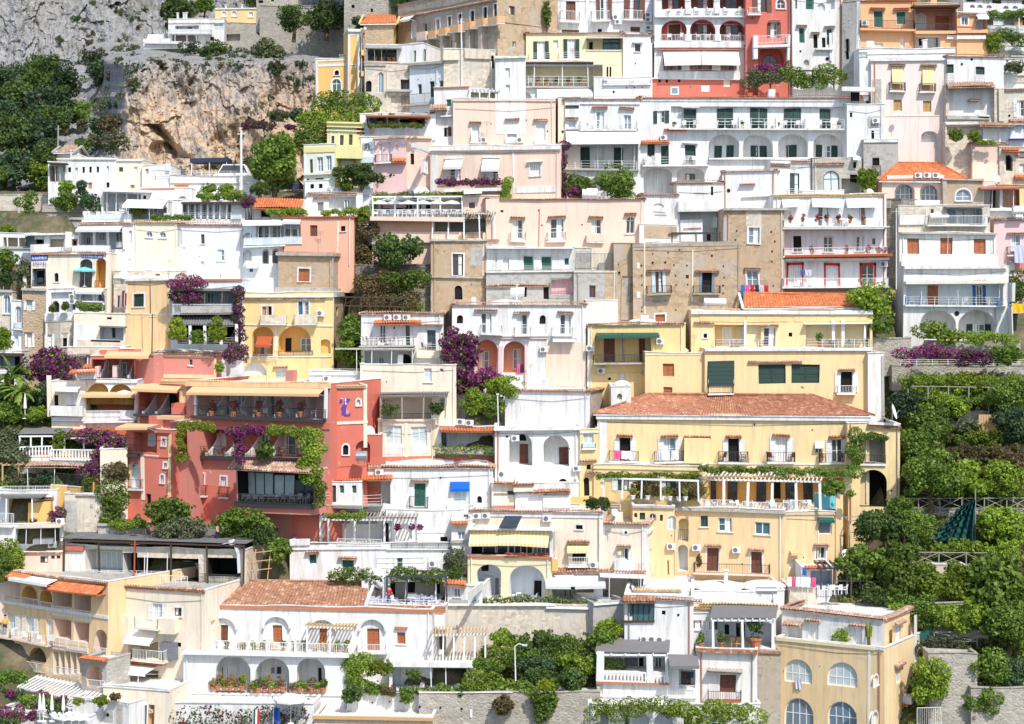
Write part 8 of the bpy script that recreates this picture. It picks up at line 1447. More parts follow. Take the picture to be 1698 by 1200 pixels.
# white curved partitions between the red hotel's balconies
def partition(h, px, yf, ytop, d0, d1, k='W'):
 pl = h.F; a, z0 = pl.hit(px, yf, 0); _, z1 = pl.hit(px, ytop, 0); mb = MB(); n = 7; t = .09
 top = [(d1 + (d0 - d1)*i/n, z0 + .35 + (z1 - z0 - .35) * (i/n)**1.7) for i in range(n+1)]
 for i in range(n):
  (o0, za), (o1, zb) = top[i], top[i+1]; mb.quadbox([pl.P(a-t,z0,o0),pl.P(a+t,z0,o0),pl.P(a+t,z0,o1),pl.P(a-t,z0,o1),pl.P(a-t,za,o0),pl.P(a+t,za,o0),pl.P(a+t,zb,o1),pl.P(a-t,zb,o1)], k)
 mb.build('balcony_divider', h.L, h.root)
for x in (350, 388, 424, 460, 497): partition(h_red, x, 692, 650, -2.9, .5)
for x in (345, 378, 412, 446): partition(h_red, x, 757, 716, -2.5, .5)
for x in (168, 192, 214): partition(h_up, x, 628, 598, -2.3, .7)
for x in (240, 262): partition(h_mid, x, 687, 655, -2.5, .6)
GP = 'planters on the red hotel balconies'
for x in (352, 388, 428, 464, 500): potted(pos(h_red, x, 692, .35), 'terracotta urn with pink flowers on the red hotel balcony rail', GP, ['fl', 'g1'], 1.5)
for x in (340, 372, 405, 470): potted(pos(h_red, x, 757, .3), 'small flower pot on the vine-hung red hotel balcony', 'pots on the vine-hung balcony', ['fl', 'g3'], .9)
for x in (335, 366, 404, 440, 480, 520): inst('chairwf', mk_chair('wf'), 'chair', pos(h_red, x, 692, -.8), 'white chair on the upper red hotel balcony', 'chair', 'chairs on the upper red hotel balcony', x)
for x in (330, 360, 395, 430, 466): inst('chairkf', mk_chair('kf'), 'chair', pos(h_red, x, 757, -.8), 'dark chair on the vine-hung red hotel balcony', 'chair', 'chairs on the vine-hung balcony', x)
for x in range(400, 516, 12): inst('chairwg', mk_chair('wg'), 'chair', pos(h_gv, x, 834, -.8), 'grey café chair behind the veranda railing', 'chair', 'chairs in the glass veranda', x)
for x in range(408, 510, 26): inst('tablewf', mk_table('wf', 'wf'), 'table', pos(h_gv, x, 834, -1.2), 'white café table inside the glass veranda', 'table', 'tables in the glass veranda')
# hotel balconies
hh = HL('large white hotel with green')
chairs(hh, [1133, 1154, 1186, 1218, 1240, 1272, 1300, 1322, 1330, 1358, 1382], 212.5, .35, 'wf', 'white balcony chair in front of the green shuttered rooms', 'chairs on the long hotel balcony', [1143, 1202, 1258, 1312, 1370])
chairs(hh, [1070, 1086, 1138, 1152], 271.5, .45, 'wf', 'white balcony chair on the lower left hotel balcony', 'chairs on the lower hotel balcony')
for x in (1118, 1230, 1290, 1392): potted(pos(hh, x, 212.5, .5), 'pale potted plant on the long hotel balcony', 'pots on the long hotel balcony', 'g1', .8, 'wf')
h2 = HL('white house with a covered terrace on thin');
for x in (868, 892, 905, 922, 944, 962): potted(pos(h2, x, 142, -.3), 'terracotta pot behind the long rail of the thin-posted terrace', 'pots on the thin-posted terrace', ['g1', 'fl'], 1.0)
chairs(h2, [880, 912, 935, 955], 142, -1, 'wf', 'white chair on the thin-posted terrace', 'chairs on the thin-posted terrace')
h3 = HL('red hotel house with white'); chairs(h3, [1108, 1126, 1156, 1176, 1205, 1224], 24.5, .2, 'wf', 'white chair on the upper balcony of the red hotel house', 'chairs on the red hotel house, upper row'); chairs(h3, [1110, 1128, 1158, 1174, 1206, 1224], 67.5, -.5, 'wf', 'white chair under the red arches', 'chairs under the red arches')
h4 = HL('roofed terrace house')
for x in (622, 634, 646, 654, 671): potted(pos(h4, x, 102, -.4), 'terracotta pot on the parapet of the roofed terrace', 'pots on the roofed terrace', 'g4', 1.3)
h5 = HL('restaurant terrace with shaded')
for i, (x, k) in enumerate(((594, 'red'), (601, 'gnet'), (610, 'lil'), (617, 'oc'))): cloth(h5, x - 3, x + 3, 210, 221, .5, k, ['red towel at the left end of the plant terrace', 'turquoise towel on the plant terrace parapet', 'lilac towel on the plant terrace parapet', 'apricot towel on the plant terrace parapet'][i])
for x in (632, 650, 686, 706): potted(pos(h5, x, 210, -.3), 'leafy pot on the plant terrace under the canvas', 'pots on the plant terrace', 'g2', 1.5)
h6 = HL('white three-storey house with ochre')
for x in (1311, 1332, 1354, 1371, 1391, 1409, 1432): potted(pos(h6, x, 369, 1.55), 'red geranium pot on the top balcony of the ochre-trimmed house', 'geraniums on the top balcony', ['fl', 'g1'], .9)
for x in (1346, 1404, 1440, 1456, 1466): potted(pos(h6, x, 423, 1.3), 'terracotta pot on the middle balcony of the ochre-trimmed house', 'pots on the middle balcony', ['fl', 'g1'], 1.0)
chairs(h6, [1336, 1386, 1402, 1408], 376, .8, 'wf', 'white chair on the top balcony of the ochre-trimmed house', 'chairs on the top balcony', [1394])
chairs(h6, [1318, 1326, 1338, 1350], 474, .9, 'wf', 'pale bench chair on the bottom balcony of the ochre-trimmed house', 'chairs on the bottom balcony')
cloth(h6, 1327, 1334, 448, 456, 1.2, 'blu', 'blue shirt on the line of the bottom balcony'); cloth(h6, 1334, 1346, 448, 458, 1.2, 'lil', 'pale towel beside the blue shirt')
h7 = HL('tall brown tower house');
b = MB(); p = h7.F; a0, a1, z0, z1 = p.rect(1229, 1275, 487, 510, .9); p.box(b, a0, a1, z0, z1, .9, 1.0, 'tile'); L = Vector(p.P((a0+a1)/2, z0, .5)); p.box(b, a0, a1, z0-.15, z0, .01, 1.0, 'Gr'); tag(b.build('brick_balcony', L), 'red brick balcony front on the brown tower house', 'balcony')
for i, (x, k, l) in enumerate(((1231, 'blu', 'blue trousers hanging at the left end of the brick balcony line'), (1239, 'pnk', 'pink cloth on the brick balcony line'), (1247, 'red', 'dark red shirt on the brick balcony line'), (1255, 'jean', 'dark shirt on the brick balcony line'), (1263, 'lil', 'pale blue shirt on the brick balcony line'), (1271, 'red', 'bright red cloth at the right end of the brick balcony line'))): cloth(h7, x - 3.4, x + 3.4, 473, 500 if i == 0 else 487, 1.1, k, l)
h8 = HL('pink house at the right edge'); cloth(h8, 1682, 1700, 406, 437, .7, 'lil', 'large lilac sheet hanging from the pink house');
h9 = HL('white house above the brown');
cloth(HL('white house with a blue-trimmed'), 1678, 1700, 502, 518, 1.2, 'yel', 'bright yellow sheet hung at the right edge')
chairs(HL('white house with a blue-trimmed'), [1512, 1533, 1582, 1600, 1640, 1660], 506, -.8, 'wf', 'white chair on the blue-trimmed veranda', 'chairs on the blue-trimmed veranda')
chairs(h_wt, [606, 612, 620, 626, 644, 650, 664], 572, .9, 'wg', 'grey wicker chair on the upper covered balcony', 'chairs on the covered balcony'); chairs(h_wt, [704, 710], 582, .5, 'wg', 'grey wicker chair on the right corner balcony', 'chairs on the right corner balcony')
cloth(h_wh, 856, 862, 603, 617, .2, 'pnk', 'pink towel hanging under the red arch'); cloth(h_wh, 862, 868, 603, 617, .2, 'jean', 'dark striped towel hanging under the red arch')
hyt = h_yt; chairs(hyt, [1218, 1226, 1262, 1366, 1380, 1405, 1412, 1420], 576, .6, 'wg', 'wicker chair on the white-columned terrace', 'chairs on the white-columned terrace'); inst('tablekf', mk_table('gt', 'kf'), 'table', pos(hyt, 1382, 576, .9), 'round dark glass table on the white-columned terrace', 'table'); inst('parasolclosed', mk_parasol('wc', 'wf', True), 'parasol', pos(hyt, 1434, 576, .8), 'closed cream parasol on the white-columned terrace', 'parasol', None, 0, .9)
potted(pos(hyt, 1360, 576, 1.2), 'terracotta pot with a palm on the white-columned terrace', None, 'g1', 1.5)
for i, (x0, x1, k, l) in enumerate(((1018, 1030, 'pnk', 'pink towel over the leftmost iron balcony of the large yellow house'), (1030, 1046, 'wht', 'white towel over the leftmost iron balcony of the large yellow house'), (1090, 1098, 'lil', 'lilac cloth over the second iron balcony of the large yellow house'), (1098, 1110, 'wht', 'white sheet over the second iron balcony of the large yellow house'), (1114, 1126, 'wht', 'second white sheet right of the first on the second iron balcony'))): cloth(h_big, x0, x1, 747, 762, 1.0, k, l)
for x in (1199, 1233, 1278, 1312, 1364, 1397): inst('chairbf', mk_chair('bf'), 'chair', pos(h_big, x, 765, .5), 'brown wicker chair on an iron balcony of the large yellow house', 'chair', 'chairs on the iron balconies', x)
# restaurant terrace
RT = [1172, 1182, 1196, 1210, 1226, 1240, 1252, 1268, 1282, 1300, 1316, 1330, 1345]
for i, x in enumerate(RT): inst('chairwf', mk_chair('wf'), 'chair', pos(h_loB, x, 845, -1.2 - .8*(i % 2)), 'white chair inside the slatted restaurant pergola', 'chair', 'chairs in the restaurant pergola', x)
for x in RT[1::2]: inst('tablewf', mk_table('wf', 'wf'), 'table', pos(h_loB, x + 6, 845, -1.7), 'white table inside the slatted restaurant pergola', 'table', 'tables in the restaurant pergola')
for x in (1050, 1074, 1098, 1110, 1124, 1136): potted(pos(h_ter, x, 828, 1.9), 'white flower pot behind the rail in front of the green doors', 'pots on the green door terrace', ['g3', 'fl'], 1.1, 'wf')
for px0, px1, yt, yb in ((1060, 1086, 820, 838), (1100, 1138, 824, 841), (1163, 1215, 829, 848), (1232, 1298, 833, 853)):
 b = MB(); a0, a1, z0, z1 = h_loB.F.rect(px0, px1, yt, yb, -.25); rail(b, h_loB.F, a0, a1, z0, z1, -.25, 'w'); tag(b.build('terrace_railing', Vector(h_loB.F.P((a0+a1)/2, z0, -.25))), 'white iron railing panel of the restaurant terrace, %s' % {1060: 'leftmost', 1100: 'by the potted climbers', 1163: 'under the left half of the pergola', 1232: 'under the right half of the pergola'}[px0], 'railing')
b = MB(); a0, a1, z0, z1 = h_ang.F.rect(1307, 1344, 831, 848, .1); rail(b, h_ang.F, a0, a1, z0, z1, -.1, 'w'); tag(b.build('terrace_railing', Vector(h_ang.F.P(a0, z0, 0))), 'white railing panel on top of the yellow corner block', 'railing')
h10 = h_ang; mb = MB(); a0, a1, z0, z1 = h10.F.rect(1358, 1398, 820, 832, -1.5); h10.F.box(mb, a0, a1, z0 - .6, z1, -3.4, -1.4, 'tc'); tag(mb.build('plunge_pool', Vector(h10.F.P((a0+a1)/2, z0, -2))), 'blue tiled plunge pool at the end of the restaurant terrace', 'pool')
h11 = h_ar
for x in (330, 354, 376, 404, 420, 436, 470, 488, 505, 560, 574): potted(pos(h11, x, 1081, 1.0), 'terracotta pot on the long balcony of the white arcade house', 'pots on the long balcony', ['g3', 'g5'], 1.0)
chairs(h11, [342, 396, 428, 456, 524, 540, 552], 1081, .7, 'wo', 'wooden chair on the long balcony of the white arcade house', 'chairs on the long balcony')
for i, x in enumerate(range(352, 412, 10)): potted(pos(h_ar2, x, 1145, .15), 'leafy flower pot in the left planted arch', 'pots in the left planted arch', [['g3', 'fl'], ['g1', 'fl'], 'g7'][i % 3], 1.0 + .35*(i % 2))
for i, x in enumerate(range(418, 476, 10)): potted(pos(h_ar2, x, 1148, .15), 'leafy flower pot in the middle planted arch', 'pots in the middle planted arch', [['g3', 'fl'], 'g1', ['g4', 'fl']][i % 3], 1.0 + .4*(i % 2))
for i, x in enumerate(range(486, 538, 10)): potted(pos(h_ar2, x, 1150, .15), 'leafy flower pot in the right planted arch', 'pots in the right planted arch', [['g1', 'fl'], 'g3', 'g1'][i % 3], 1.0 + .3*(i % 2))
h12 = HL('white terrace floor'); chairs(h12, [616, 624, 636, 654, 690, 700, 712, 720], 1004, -.9, 'lil', 'pale metal chair on the red-tiled terrace', 'chairs on the red-tiled terrace', [683, 706]); chairs(h12, [676, 686, 694, 704], 1000, -3.2, 'wf', 'white dining chair under the long vine roof', 'chairs under the long vine roof', [690])
person(pos(h12, 645, 1003, -1.6), 'person in a red shirt standing on the red-tiled terrace', 'red', 'jean', .2, 1.0)
mb = MB(); pl = h12.F; a, z = pl.hit(624, 1000, -2.2); hw = .95
for s in (-1, 1): pl.box(mb, a + s*hw - .3, a + s*hw + .3, z, z + 1.9, -2.5, -1.9, 'W')
for i in range(10):
 t0, t1 = math.pi*i/10, math.pi*(i+1)/10; q = [(a + r*math.cos(t), z + 1.9 + r*math.sin(t)) for r, t in ((.65, t0), (.65, t1), (1.25, t1), (1.25, t0))]; mb.quadbox([pl.P(*q[0], -2.5), pl.P(*q[1], -2.5), pl.P(*q[1], -1.9), pl.P(*q[0], -1.9), pl.P(*q[3], -2.5), pl.P(*q[2], -2.5), pl.P(*q[2], -1.9), pl.P(*q[3], -1.9)], 'W')
tag(mb.build('garden_arch', Vector(pl.P(a, z, -2.2))), 'white free-standing arch at the left end of the red-tiled terrace', 'arch')
person(at(1481, 505, 187.5), 'person in a pink top walking up the grey stairway', 'pnk', 'jean', math.pi, 1.0)
person(at(361, 900, 168.0), 'bare-chested person standing in the garden behind the dark flat roof', None, 'jean', 1.2, 1.05)
person(pos(h_bl, 8, 1052, .5), 'person in an orange top on the lower left hotel balcony', 'yel', 'jean', .4, 1.0)
for i in range(4): inst('chairwf', mk_chair('wf'), 'chair', pos(h_bl, 20 + i*22, 1060 + i*3, .5), 'white chair on the middle row of hotel balconies', 'chair', 'chairs on the hotel balconies', i)
h13 = h_st; potted(pos(h13, 1162, 1075, -.5), 'small terracotta pot at the left end of the black-slatted terrace', None, 'g1', 1.3); potted(pos(h13, 1196, 1074, -.8), 'terracotta pot beside the wicker chairs of the black-slatted terrace', None, 'g1', 1.4); potted(pos(h13, 1254, 1076, -1.0), 'tall dark potted bush on the black-slatted terrace', None, 'g2', 2.4, 'pot', .9)
chairs(h13, [1216, 1226, 1244, 1256], 1075, -1.6, 'wo', 'wicker chair on the black-slatted terrace', 'chairs on the black-slatted terrace', [1234])
chairs(h_bal, [1020, 1036], 1130, -1.6, 'bu', 'bright blue chair behind the balustrade', 'blue chairs behind the balustrade'); chairs(h_bal, [1092], 1134, -1.2, 'bu', 'bright blue chair behind the right section of the balustrade', None)
inst('lounger', mk_lounger, 'lounger', pos(h_bal, 1012, 1130, -1.8), 'white lounger behind the left end of the balustrade', 'lounger', None, .9)
cloth(h_yb, 1317, 1329, 1124, 1142, .15, 'lil', 'lilac towel hanging from the left white arched window')
hb = h_yb2
def cactus(L):
 r = empty('potted_cactus', L); tag(r, 'tall green cactus beside the penthouse corner', 'cactus'); m = MB(); m.tube(L, L + Vector((0, 0, .8)), .16, 'bark', 8, .13); m.build('stem', L, r); m = MB()
 for i in range(6): t = i*1.05; q = L + Vector((.18*math.cos(t), .18*math.sin(t), .75)); m.tube(q, q + Vector((.12*math.cos(t), .12*math.sin(t), .9 + .2*(i % 3))), .09, 'g7', 6, .05)
 m.build('arms', L, r)
cactus(pos(hb, 1441, 1070, .5));
V('citrus_tree', 'small espaliered citrus on the penthouse lattice', 'tree', (1378, 1412, 1040, 1068), 'g3', 'bush', Y=pos(hb, 1395, 1060, .5).y, ry=.5, cap=500)
cloths = [(1309, 'wht'), (1316, 'pnk'), (1324, 'wht'), (1332, 'wht'), (1340, 'wht'), (1350, 'pnk')]
hw_ = HL('low cream terrace wall below the laundry')
for i, (x, k) in enumerate(cloths): cloth(hw_, x - 3.4, x + 3.4, 957, 974, .4, k, ('white' if k == 'wht' else 'pink') + ' laundry piece on the line above the low cream wall', 'laundry', 'laundry above the low cream wall')
cloth(hw_, 1331, 1338, 940, 954, -1, 'blu', 'blue towel hanging at the wash house roof')
chairs(hw_, [1368, 1378, 1390, 1400], 985, .3, 'wf', 'white chair on the laundry terrace', 'chairs on the laundry terrace', [1384])
def dish(px, py, Y, r, label, el=.5, az=0.3, pole=1.0):
 L = at(px, py, Y); m = MB(); d = Vector((math.sin(az)*math.cos(el), -math.cos(az)*math.cos(el), math.sin(el))); u = d.orthogonal().normalized(); w = d.cross(u); q = m.mi('wf'); i0 = len(m.v); n = 14
 for k in range(5):
  rr = r*k/4
  for j in range(n): t = 6.2832*j/n; m.v.append(tuple(L + u*rr*math.cos(t) + w*rr*math.sin(t) + d*(.28*rr*rr/r)))
 for k in range(4):
  for j in range(n): m.f.append((i0+k*n+j, i0+k*n+(j+1) % n, i0+(k+1)*n+(j+1) % n, i0+(k+1)*n+j)); m.m.append(q)
 m.tube(L - Vector((0, 0, pole)), L, .04, 'wf', 5); m.tube(L - w*r, L + d*r*.9, .02, 'wf', 4); tag(m.build('satellite_dish', L), label, 'satellite dish')
dish(1479, 683, 174, .75, 'tilted white satellite dish on the gateway tower roof', .3, 1.2); dish(1402, 921, 168.2, .5, 'white satellite dish on the yellow corner block'); dish(1650, 296, 195.2, .5, 'white satellite dish in front of the two-tone tan wall'); dish(205, 455, 188.6, .5, 'white satellite dish beside the bell-shaped roof dome'); dish(1443, 320, 194, .4, 'small satellite dish near the orange hip roof'); dish(1490, 188, 199, .3, 'small grey satellite dish on the white roof block'); dish(1020, 850, 168, .35, 'satellite dish on the cream corner house roof')
def tank(px, py, Y, ln, r, label, k='wf', axis=0, name='water_tank'):
 L = at(px, py, Y); m = MB(); d = Vector((1, 0, 0)) if axis == 0 else Vector((0, 0, 1)); m.tube(L - d*ln/2, L + d*ln/2, r, k, 14)
 for f in (-.4, -.13, .13, .4): m.tube(L + d*ln*(f - .015), L + d*ln*(f + .015), r*1.04, k, 14)
 for f in (-.3, .3): m.tube(L + d*ln*f - Vector((0, 0, r + .25)), L + d*ln*f, .05, 'wg', 4)
 tag(m.build(name, L), label, 'water tank')
tank(978, 320, 196, 1.6, .62, 'white cylindrical water tank beside the magenta clump'); tank(1186, 501, 187, 2.2, .4, 'ribbed white water tank at the foot of the brown tower house'); tank(858, 485, 189, 1.4, .5, 'white water tank behind the white double-arch house'); tank(600, 755, 172, 1.0, .45, 'grey metal tank at the foot of the red tower wing', 'me'); tank(745, 770, 174.5, .9, .35, 'grey metal tank between the white roof vaults', 'me'); tank(1270, 978, 161, 1.8, .35, 'shiny metal water heater on the white vaulted roofs', 'me'); tank(1690, 350, 192, 1.4, .4, 'pale tank on the pink house roof')
L = at(845, 868, 166.9); m = MB(); m.quadbox([L+Vector((-1,-.6,-.35)),L+Vector((.7,-.6,-.35)),L+Vector((1.2,.5,.55)),L+Vector((-.4,.5,.55)),L+Vector((-1,-.62,-.28)),L+Vector((.7,-.62,-.28)),L+Vector((1.2,.48,.62)),L+Vector((-.4,.48,.62))], 'gl'); m.tube(L+Vector((-.9,-.5,-.6)), L+Vector((-.9,-.5,-.3)), .04, 'wf', 4); m.tube(L+Vector((1.1,.4,-.6)), L+Vector((1.1,.4,.5)), .04, 'wf', 4); tag(m.build('solar_panel', L), 'tilted dark solar panel above the striped yellow canopy', 'solar panel')
def lamp(px, yb, yt, Y, label, arm=.7):
 a = at(px, yb, Y); b = at(px, yt, Y); r = empty('street_lamp', a); tag(r, label, 'street lamp'); m = MB(); m.tube(a, b, .07, 'wf', 7, .045); m.tube(b, b + Vector((arm*.5, 0, .25)), .04, 'wf', 5); m.tube(b + Vector((arm*.5, 0, .25)), b + Vector((arm, 0, .2)), .04, 'wf', 5); m.build('pole', a, r); m = MB(); m.box(b.x + arm - .05, b.x + arm + .4, a.y - .12, a.y + .12, b.z + .1, b.z + .22, 'gc'); m.build('lamp_head', a, r)
lamp(854, 1128, 1072, 157, 'white curved street lamp in the bottom garden')
def pole(px, yb, yt, Y, r, label, k='wf', name='pole'):
 a = at(px, yb, Y); m = MB(); m.tube(a, at(px, yt, Y), r, k, 7, r*.7); m.tube(at(px, yt + 6, Y) - Vector((.4, 0, 0)), at(px, yt + 6, Y) + Vector((.4, 0, 0)), r*.4, k, 4); tag(m.build(name, a), label, 'pole')
pole(399.5, 320, 216, 201, .16, 'tall pale pole in front of the crag'); pole(96.5, 256, 208, 215, .12, 'left wooden utility pole by the gabled wall', 'wg'); pole(122, 252, 224, 215, .12, 'right wooden utility pole by the gabled wall', 'wg'); pole(252, 612, 520, 184.5, .07, 'thin dark aerial mast above the pink panel wall', 'kf', 'aerial_mast'); pole(249, 520, 462, 186.5, .05, 'rusty aerial mast on the mottled yellow house', 'kf', 'aerial_mast'); pole(765, 100, 30, 203, .08, 'white pole in front of the long tan building'); pole(1487, 480, 345, 188.5, .05, 'thin white drainpipe mast beside the stairway'); pole(223, 962, 895, 166, .08, 'rusty red post in front of the dark flat roof', 'rc'); pole(244, 960, 915, 165.5, .06, 'white post in front of the dark flat roof')
def car(px, py, Y, k, label, van=False, rz=0.0):
 L = at(px, py, Y); r = empty('parked_van' if van else 'parked_car', L); r.rotation_euler = (0, 0, rz); tag(r, label, 'van' if van else 'car'); m = MB(); h = 1.0 if van else .8; top = 1.95 if van else 1.42; y0, y1 = L.y - .85, L.y + .85; X = L.x; Z = L.z
 pr = [(-2.1,.3),(-2.15,h*.85),(-1.7,h),(-1.0,top),(1.5,top),(2.05,h),(2.1,.3)]
 for i in range(len(pr) - 1): m.face([(X+pr[i][0],y0,Z+pr[i][1]),(X+pr[i+1][0],y0,Z+pr[i+1][1]),(X+pr[i+1][0],y1,Z+pr[i+1][1]),(X+pr[i][0],y1,Z+pr[i][1])], k)
 for yy in (y0, y1): m.face([(X+a, yy, Z+b) for a, b in pr], k)
 m.build('body', L, r); m = MB(); m.face([(X-1.5,y0-.01,Z+h+.04),(X-.95,y0-.01,Z+top-.12),(X+1.4,y0-.01,Z+top-.12),(X+1.8,y0-.01,Z+h+.04)], 'gl'); m.build('side_window', L, r)
 for a in (-1.3, 1.3): m = MB(); m.tube((X+a, y0-.03, Z+.32), (X+a, y0+.2, Z+.32), .32, 'kf', 14); m.build('wheel', L, r)
car(386, 302, 204, 'wf', 'white minivan parked on the terrace under the crag', True); car(470, 318, 201, 'jean', 'dark blue car parked behind the roadside tree')
m = MB(); L = at(350, 284, 207); m.box(L.x-2.2, L.x+2.2, L.y-1.5, L.y+1.5, L.z+.9, L.z+1.4, 'jean'); [m.tube((L.x+a, L.y-1.4, L.z-1), (L.x+a, L.y-1.4, L.z+.9), .05, 'wf', 5) for a in (-2, 0, 2)]; tag(m.build('car_canopy', L), 'dark blue canopy on posts over the parking terrace', 'canopy')
# terraced garden
def xfence(label, x0, x1, y0, y1, Y, st='x'):
 a = at(x0, y1, Y); c = at(x1, y1, Y); pl = Plane((a.x, Y), (1, 0), (0, -1)); z1 = at(x0, y0, Y).z; m = MB(); rail(m, pl, 0, c.x - a.x, a.z, z1, 0, st); tag(m.build('fence', a), label, 'fence')
xfence('long cross-braced timber fence across the terraced garden', 1486, 1705, 826, 845, 172.6); xfence('lower brown cross-braced timber fence beside the ladder', 1512, 1646, 916, 938, 167.6); xfence('white bar fence at the right foot of the tall yellow house', 1520, 1560, 1172, 1205, 154.8, 'w'); xfence('grey railing on the weathered terrace wall', 1494, 1700, 596, 606, 182, 'l'); xfence('small grey timber fence on the lower stone terrace', 1548, 1620, 1048, 1066, 161.5)
def trellis(label, x0, x1, y0, y1, Y, n, d=2.2):
 a = at(x0, y1, Y); b_ = at(x1, y0, Y); m = MB(); root = empty('trellis', a); tag(root, label, 'trellis')
 for i in range(n): x = a.x + (b_.x - a.x)*i/(n-1); m.tube((x, Y, a.z - .4), (x, Y, b_.z), .07, 'wg', 5); m.tube((x, Y, b_.z), (x, Y + d, b_.z + .1), .05, 'wg', 4)
 for zz in (b_.z, (a.z + b_.z)/2): m.tube((a.x, Y, zz), (b_.x, Y, zz), .055, 'wg', 4)
 m.tube((a.x, Y + d, b_.z + .1), (b_.x, Y + d, b_.z + .1), .05, 'wg', 4); m.build('frame', a, root)
trellis('grey pole trellis carrying the upper vines of the garden', 1506, 1672, 641, 684, 180.4, 6); trellis('pole trellis in front of the bright lemon canopy', 1556, 1700, 800, 830, 173.4, 8); trellis('white pole trellis in front of the medlar tree', 1408, 1500, 862, 902, 170, 4); trellis('dark pole trellis behind the laundry terrace', 1386, 1490, 944, 982, 166.6, 5)
L = at(1641, 716, 178.4); m = MB(); a = at(1623, 716, 178.4); c = at(1659, 688, 178.4)
for i in range(9): x = a.x + (c.x - a.x)*i/9; m.box(x + .01, x + (c.x-a.x)/9 - .01, L.y, L.y + .06, a.z, c.z - .05*i*.3, 'wo')
tag(m.build('wooden_gate', L), 'bright orange plank gate in the terraced garden', 'gate')
def net():
 n, q = 16, 14; Y = 170; m = MB(); k = m.mi('gnet'); L = at(1580, 898, Y); R = random.Random(3)
 for j in range(q + 1):
  g = j/q; xl = 1608 - 66*g**.8 + (4 if j % 2 else 0); xr = 1618 - 2*g
  for i in range(n + 1):
   f = i/n; px = xl + (xr - xl)*f; py = 829 + (868 - 829)*g*(1-f)**1 + (898 - 829)*g*f*1.0 + (26*g*(1-f)); m.v.append(tuple(at(px, py, Y + .5*math.sin(i*1.9 + g*2) + R.uniform(-.1, .1))))
 for j in range(q):
  for i in range(n): a = j*(n+1)+i; m.f.append((a, a+1, a+n+2, a+n+1)); m.m.append(k)
 tag(m.build('garden_netting', L, smooth=False), 'drooping dark green netting hung in the garden', 'netting'); m = MB(); [m.tube(at(x, 905, Y + .6), at(x, y, Y + .6), .05, 'wg', 5) for x, y in ((1617, 812), (1575, 846), (1545, 868))]; tag(m.build('netting_poles', L), 'thin grey poles holding up the green netting', 'poles')
net()
L = at(1535, 1056, 161.5); m = MB(); m.tube(L, L + Vector((0, .12, 0)), .62, 'gnet', 18); tag(m.build('round_cover', L), 'dark green round cover leaning behind the yellow house', 'cover')
L = at(1527, 980, 165); m = MB(); [m.tube(at(x, 985, 165), at(x, 952, 165.6), .04, 'wg', 4) for x in (1524, 1530)]; [m.tube(at(1524, 985 - i*6, 165 + .1*i), at(1530, 985 - i*6, 165 + .1*i), .03, 'wg', 4) for i in range(6)]; tag(m.build('ladder', L), 'grey ladder leaning on the cream garden wall', 'ladder')
L = at(1660, 1165, 156); m = MB(); m.box(L.x - .35, L.x + .35, L.y, L.y + .05, L.z - .5, L.z + .6, 'gc'); [m.box(L.x - .3 + i*.12, L.x - .25 + i*.12, L.y - .03, L.y - .002, L.z - .45, L.z + .55, 'wf') for i in range(5)]; tag(m.build('garden_door', L), 'small grey-blue slatted door in the bottom right garden wall', 'door')
for x, y in ((1640, 1176), (1648, 1174), (1657, 1188), (1650, 1192)): potted(at(x, y, 155.6), 'terracotta pot on the bottom right garden steps', 'pots on the garden steps', 'g1', 1.0)
# closed parasols and details at the left edge
inst('parasolclosed', mk_parasol('wc', 'wf', True), 'parasol', at(41.5, 694, 179.8), 'closed white parasol in the garden below the stone tower', 'parasol');
for i, x in enumerate((66, 72, 86, 105)): inst('parasolclosed', mk_parasol('wc', 'wf', True), 'parasol', at(x, 1196, 152.6), 'closed white parasol on the lounger terrace', 'parasol', 'closed parasols on the lounger terrace', 0, .95)
for i, x in enumerate((98, 112, 124, 136)): inst('lounger', mk_lounger, 'lounger', at(x, 1197, 152.4), 'white lounger on the bottom left sun terrace', 'lounger', 'loungers on the sun terrace', .9)
inst('parasolblue', mk_parasol('tc'), 'parasol', pos(h_sign, 140, 475, .2), 'turquoise parasol in the left arch of the lettered hotel', 'parasol', None, 0, .8)
inst('parasolcream', mk_parasol('cv', 'kf'), 'parasol', pos(HL('white house with two round-arched'), 206, 681, -.2), 'ochre parasol on the sea-view terrace', 'parasol', None, 0, .8)
inst('parasolcv', mk_parasol('cv'), 'parasol', at(482, 1200, 154), 'cream parasol at the bottom edge beside the blue flag', 'parasol')
def flag(px, yb, yt, Y, ks, label):
 a = at(px, yb, Y); r = empty('flag', a); tag(r, label, 'flag'); m = MB(); m.tube(a, at(px, yt, Y), .03, 'wf', 5); m.build('pole', a, r); m = MB(); n = len(ks); t = at(px, yt, Y)
 for i, k in enumerate(ks): x0 = t.x + .05 + .16*i; m.quadbox([(x0, Y, t.z-1.2-.1*i), (x0+.16, Y+.05, t.z-1.25-.1*i), (x0+.16, Y+.07, t.z-1.25-.1*i), (x0, Y+.02, t.z-1.2-.1*i), (x0, Y, t.z-.05), (x0+.16, Y+.05, t.z-.1), (x0+.16, Y+.07, t.z-.1), (x0, Y+.02, t.z-.05)], k)
 m.build('cloth', a, r)
flag(453, 1215, 1172, 154, ('sgn', 'sgn', 'blu'), 'drooping blue flag at the bottom edge'); flag(420, 1212, 1176, 154, ('gn', 'wht', 'red'), 'green white and red flag at the bottom edge')
for x in (660, 684, 696): V('flower_basket', 'hanging basket of magenta flowers on the stepped white wall', 'hanging flowers', (x - 6, x + 6, 868, 880), ['mg', 'g1'], 'bush', Y=170.6, group='hanging baskets on the white wall', cap=160)
m = MB(); L = at(388, 935, 165.4); pts = [(368, 902), (378, 900), (388, 906), (393, 918), (395, 950)]
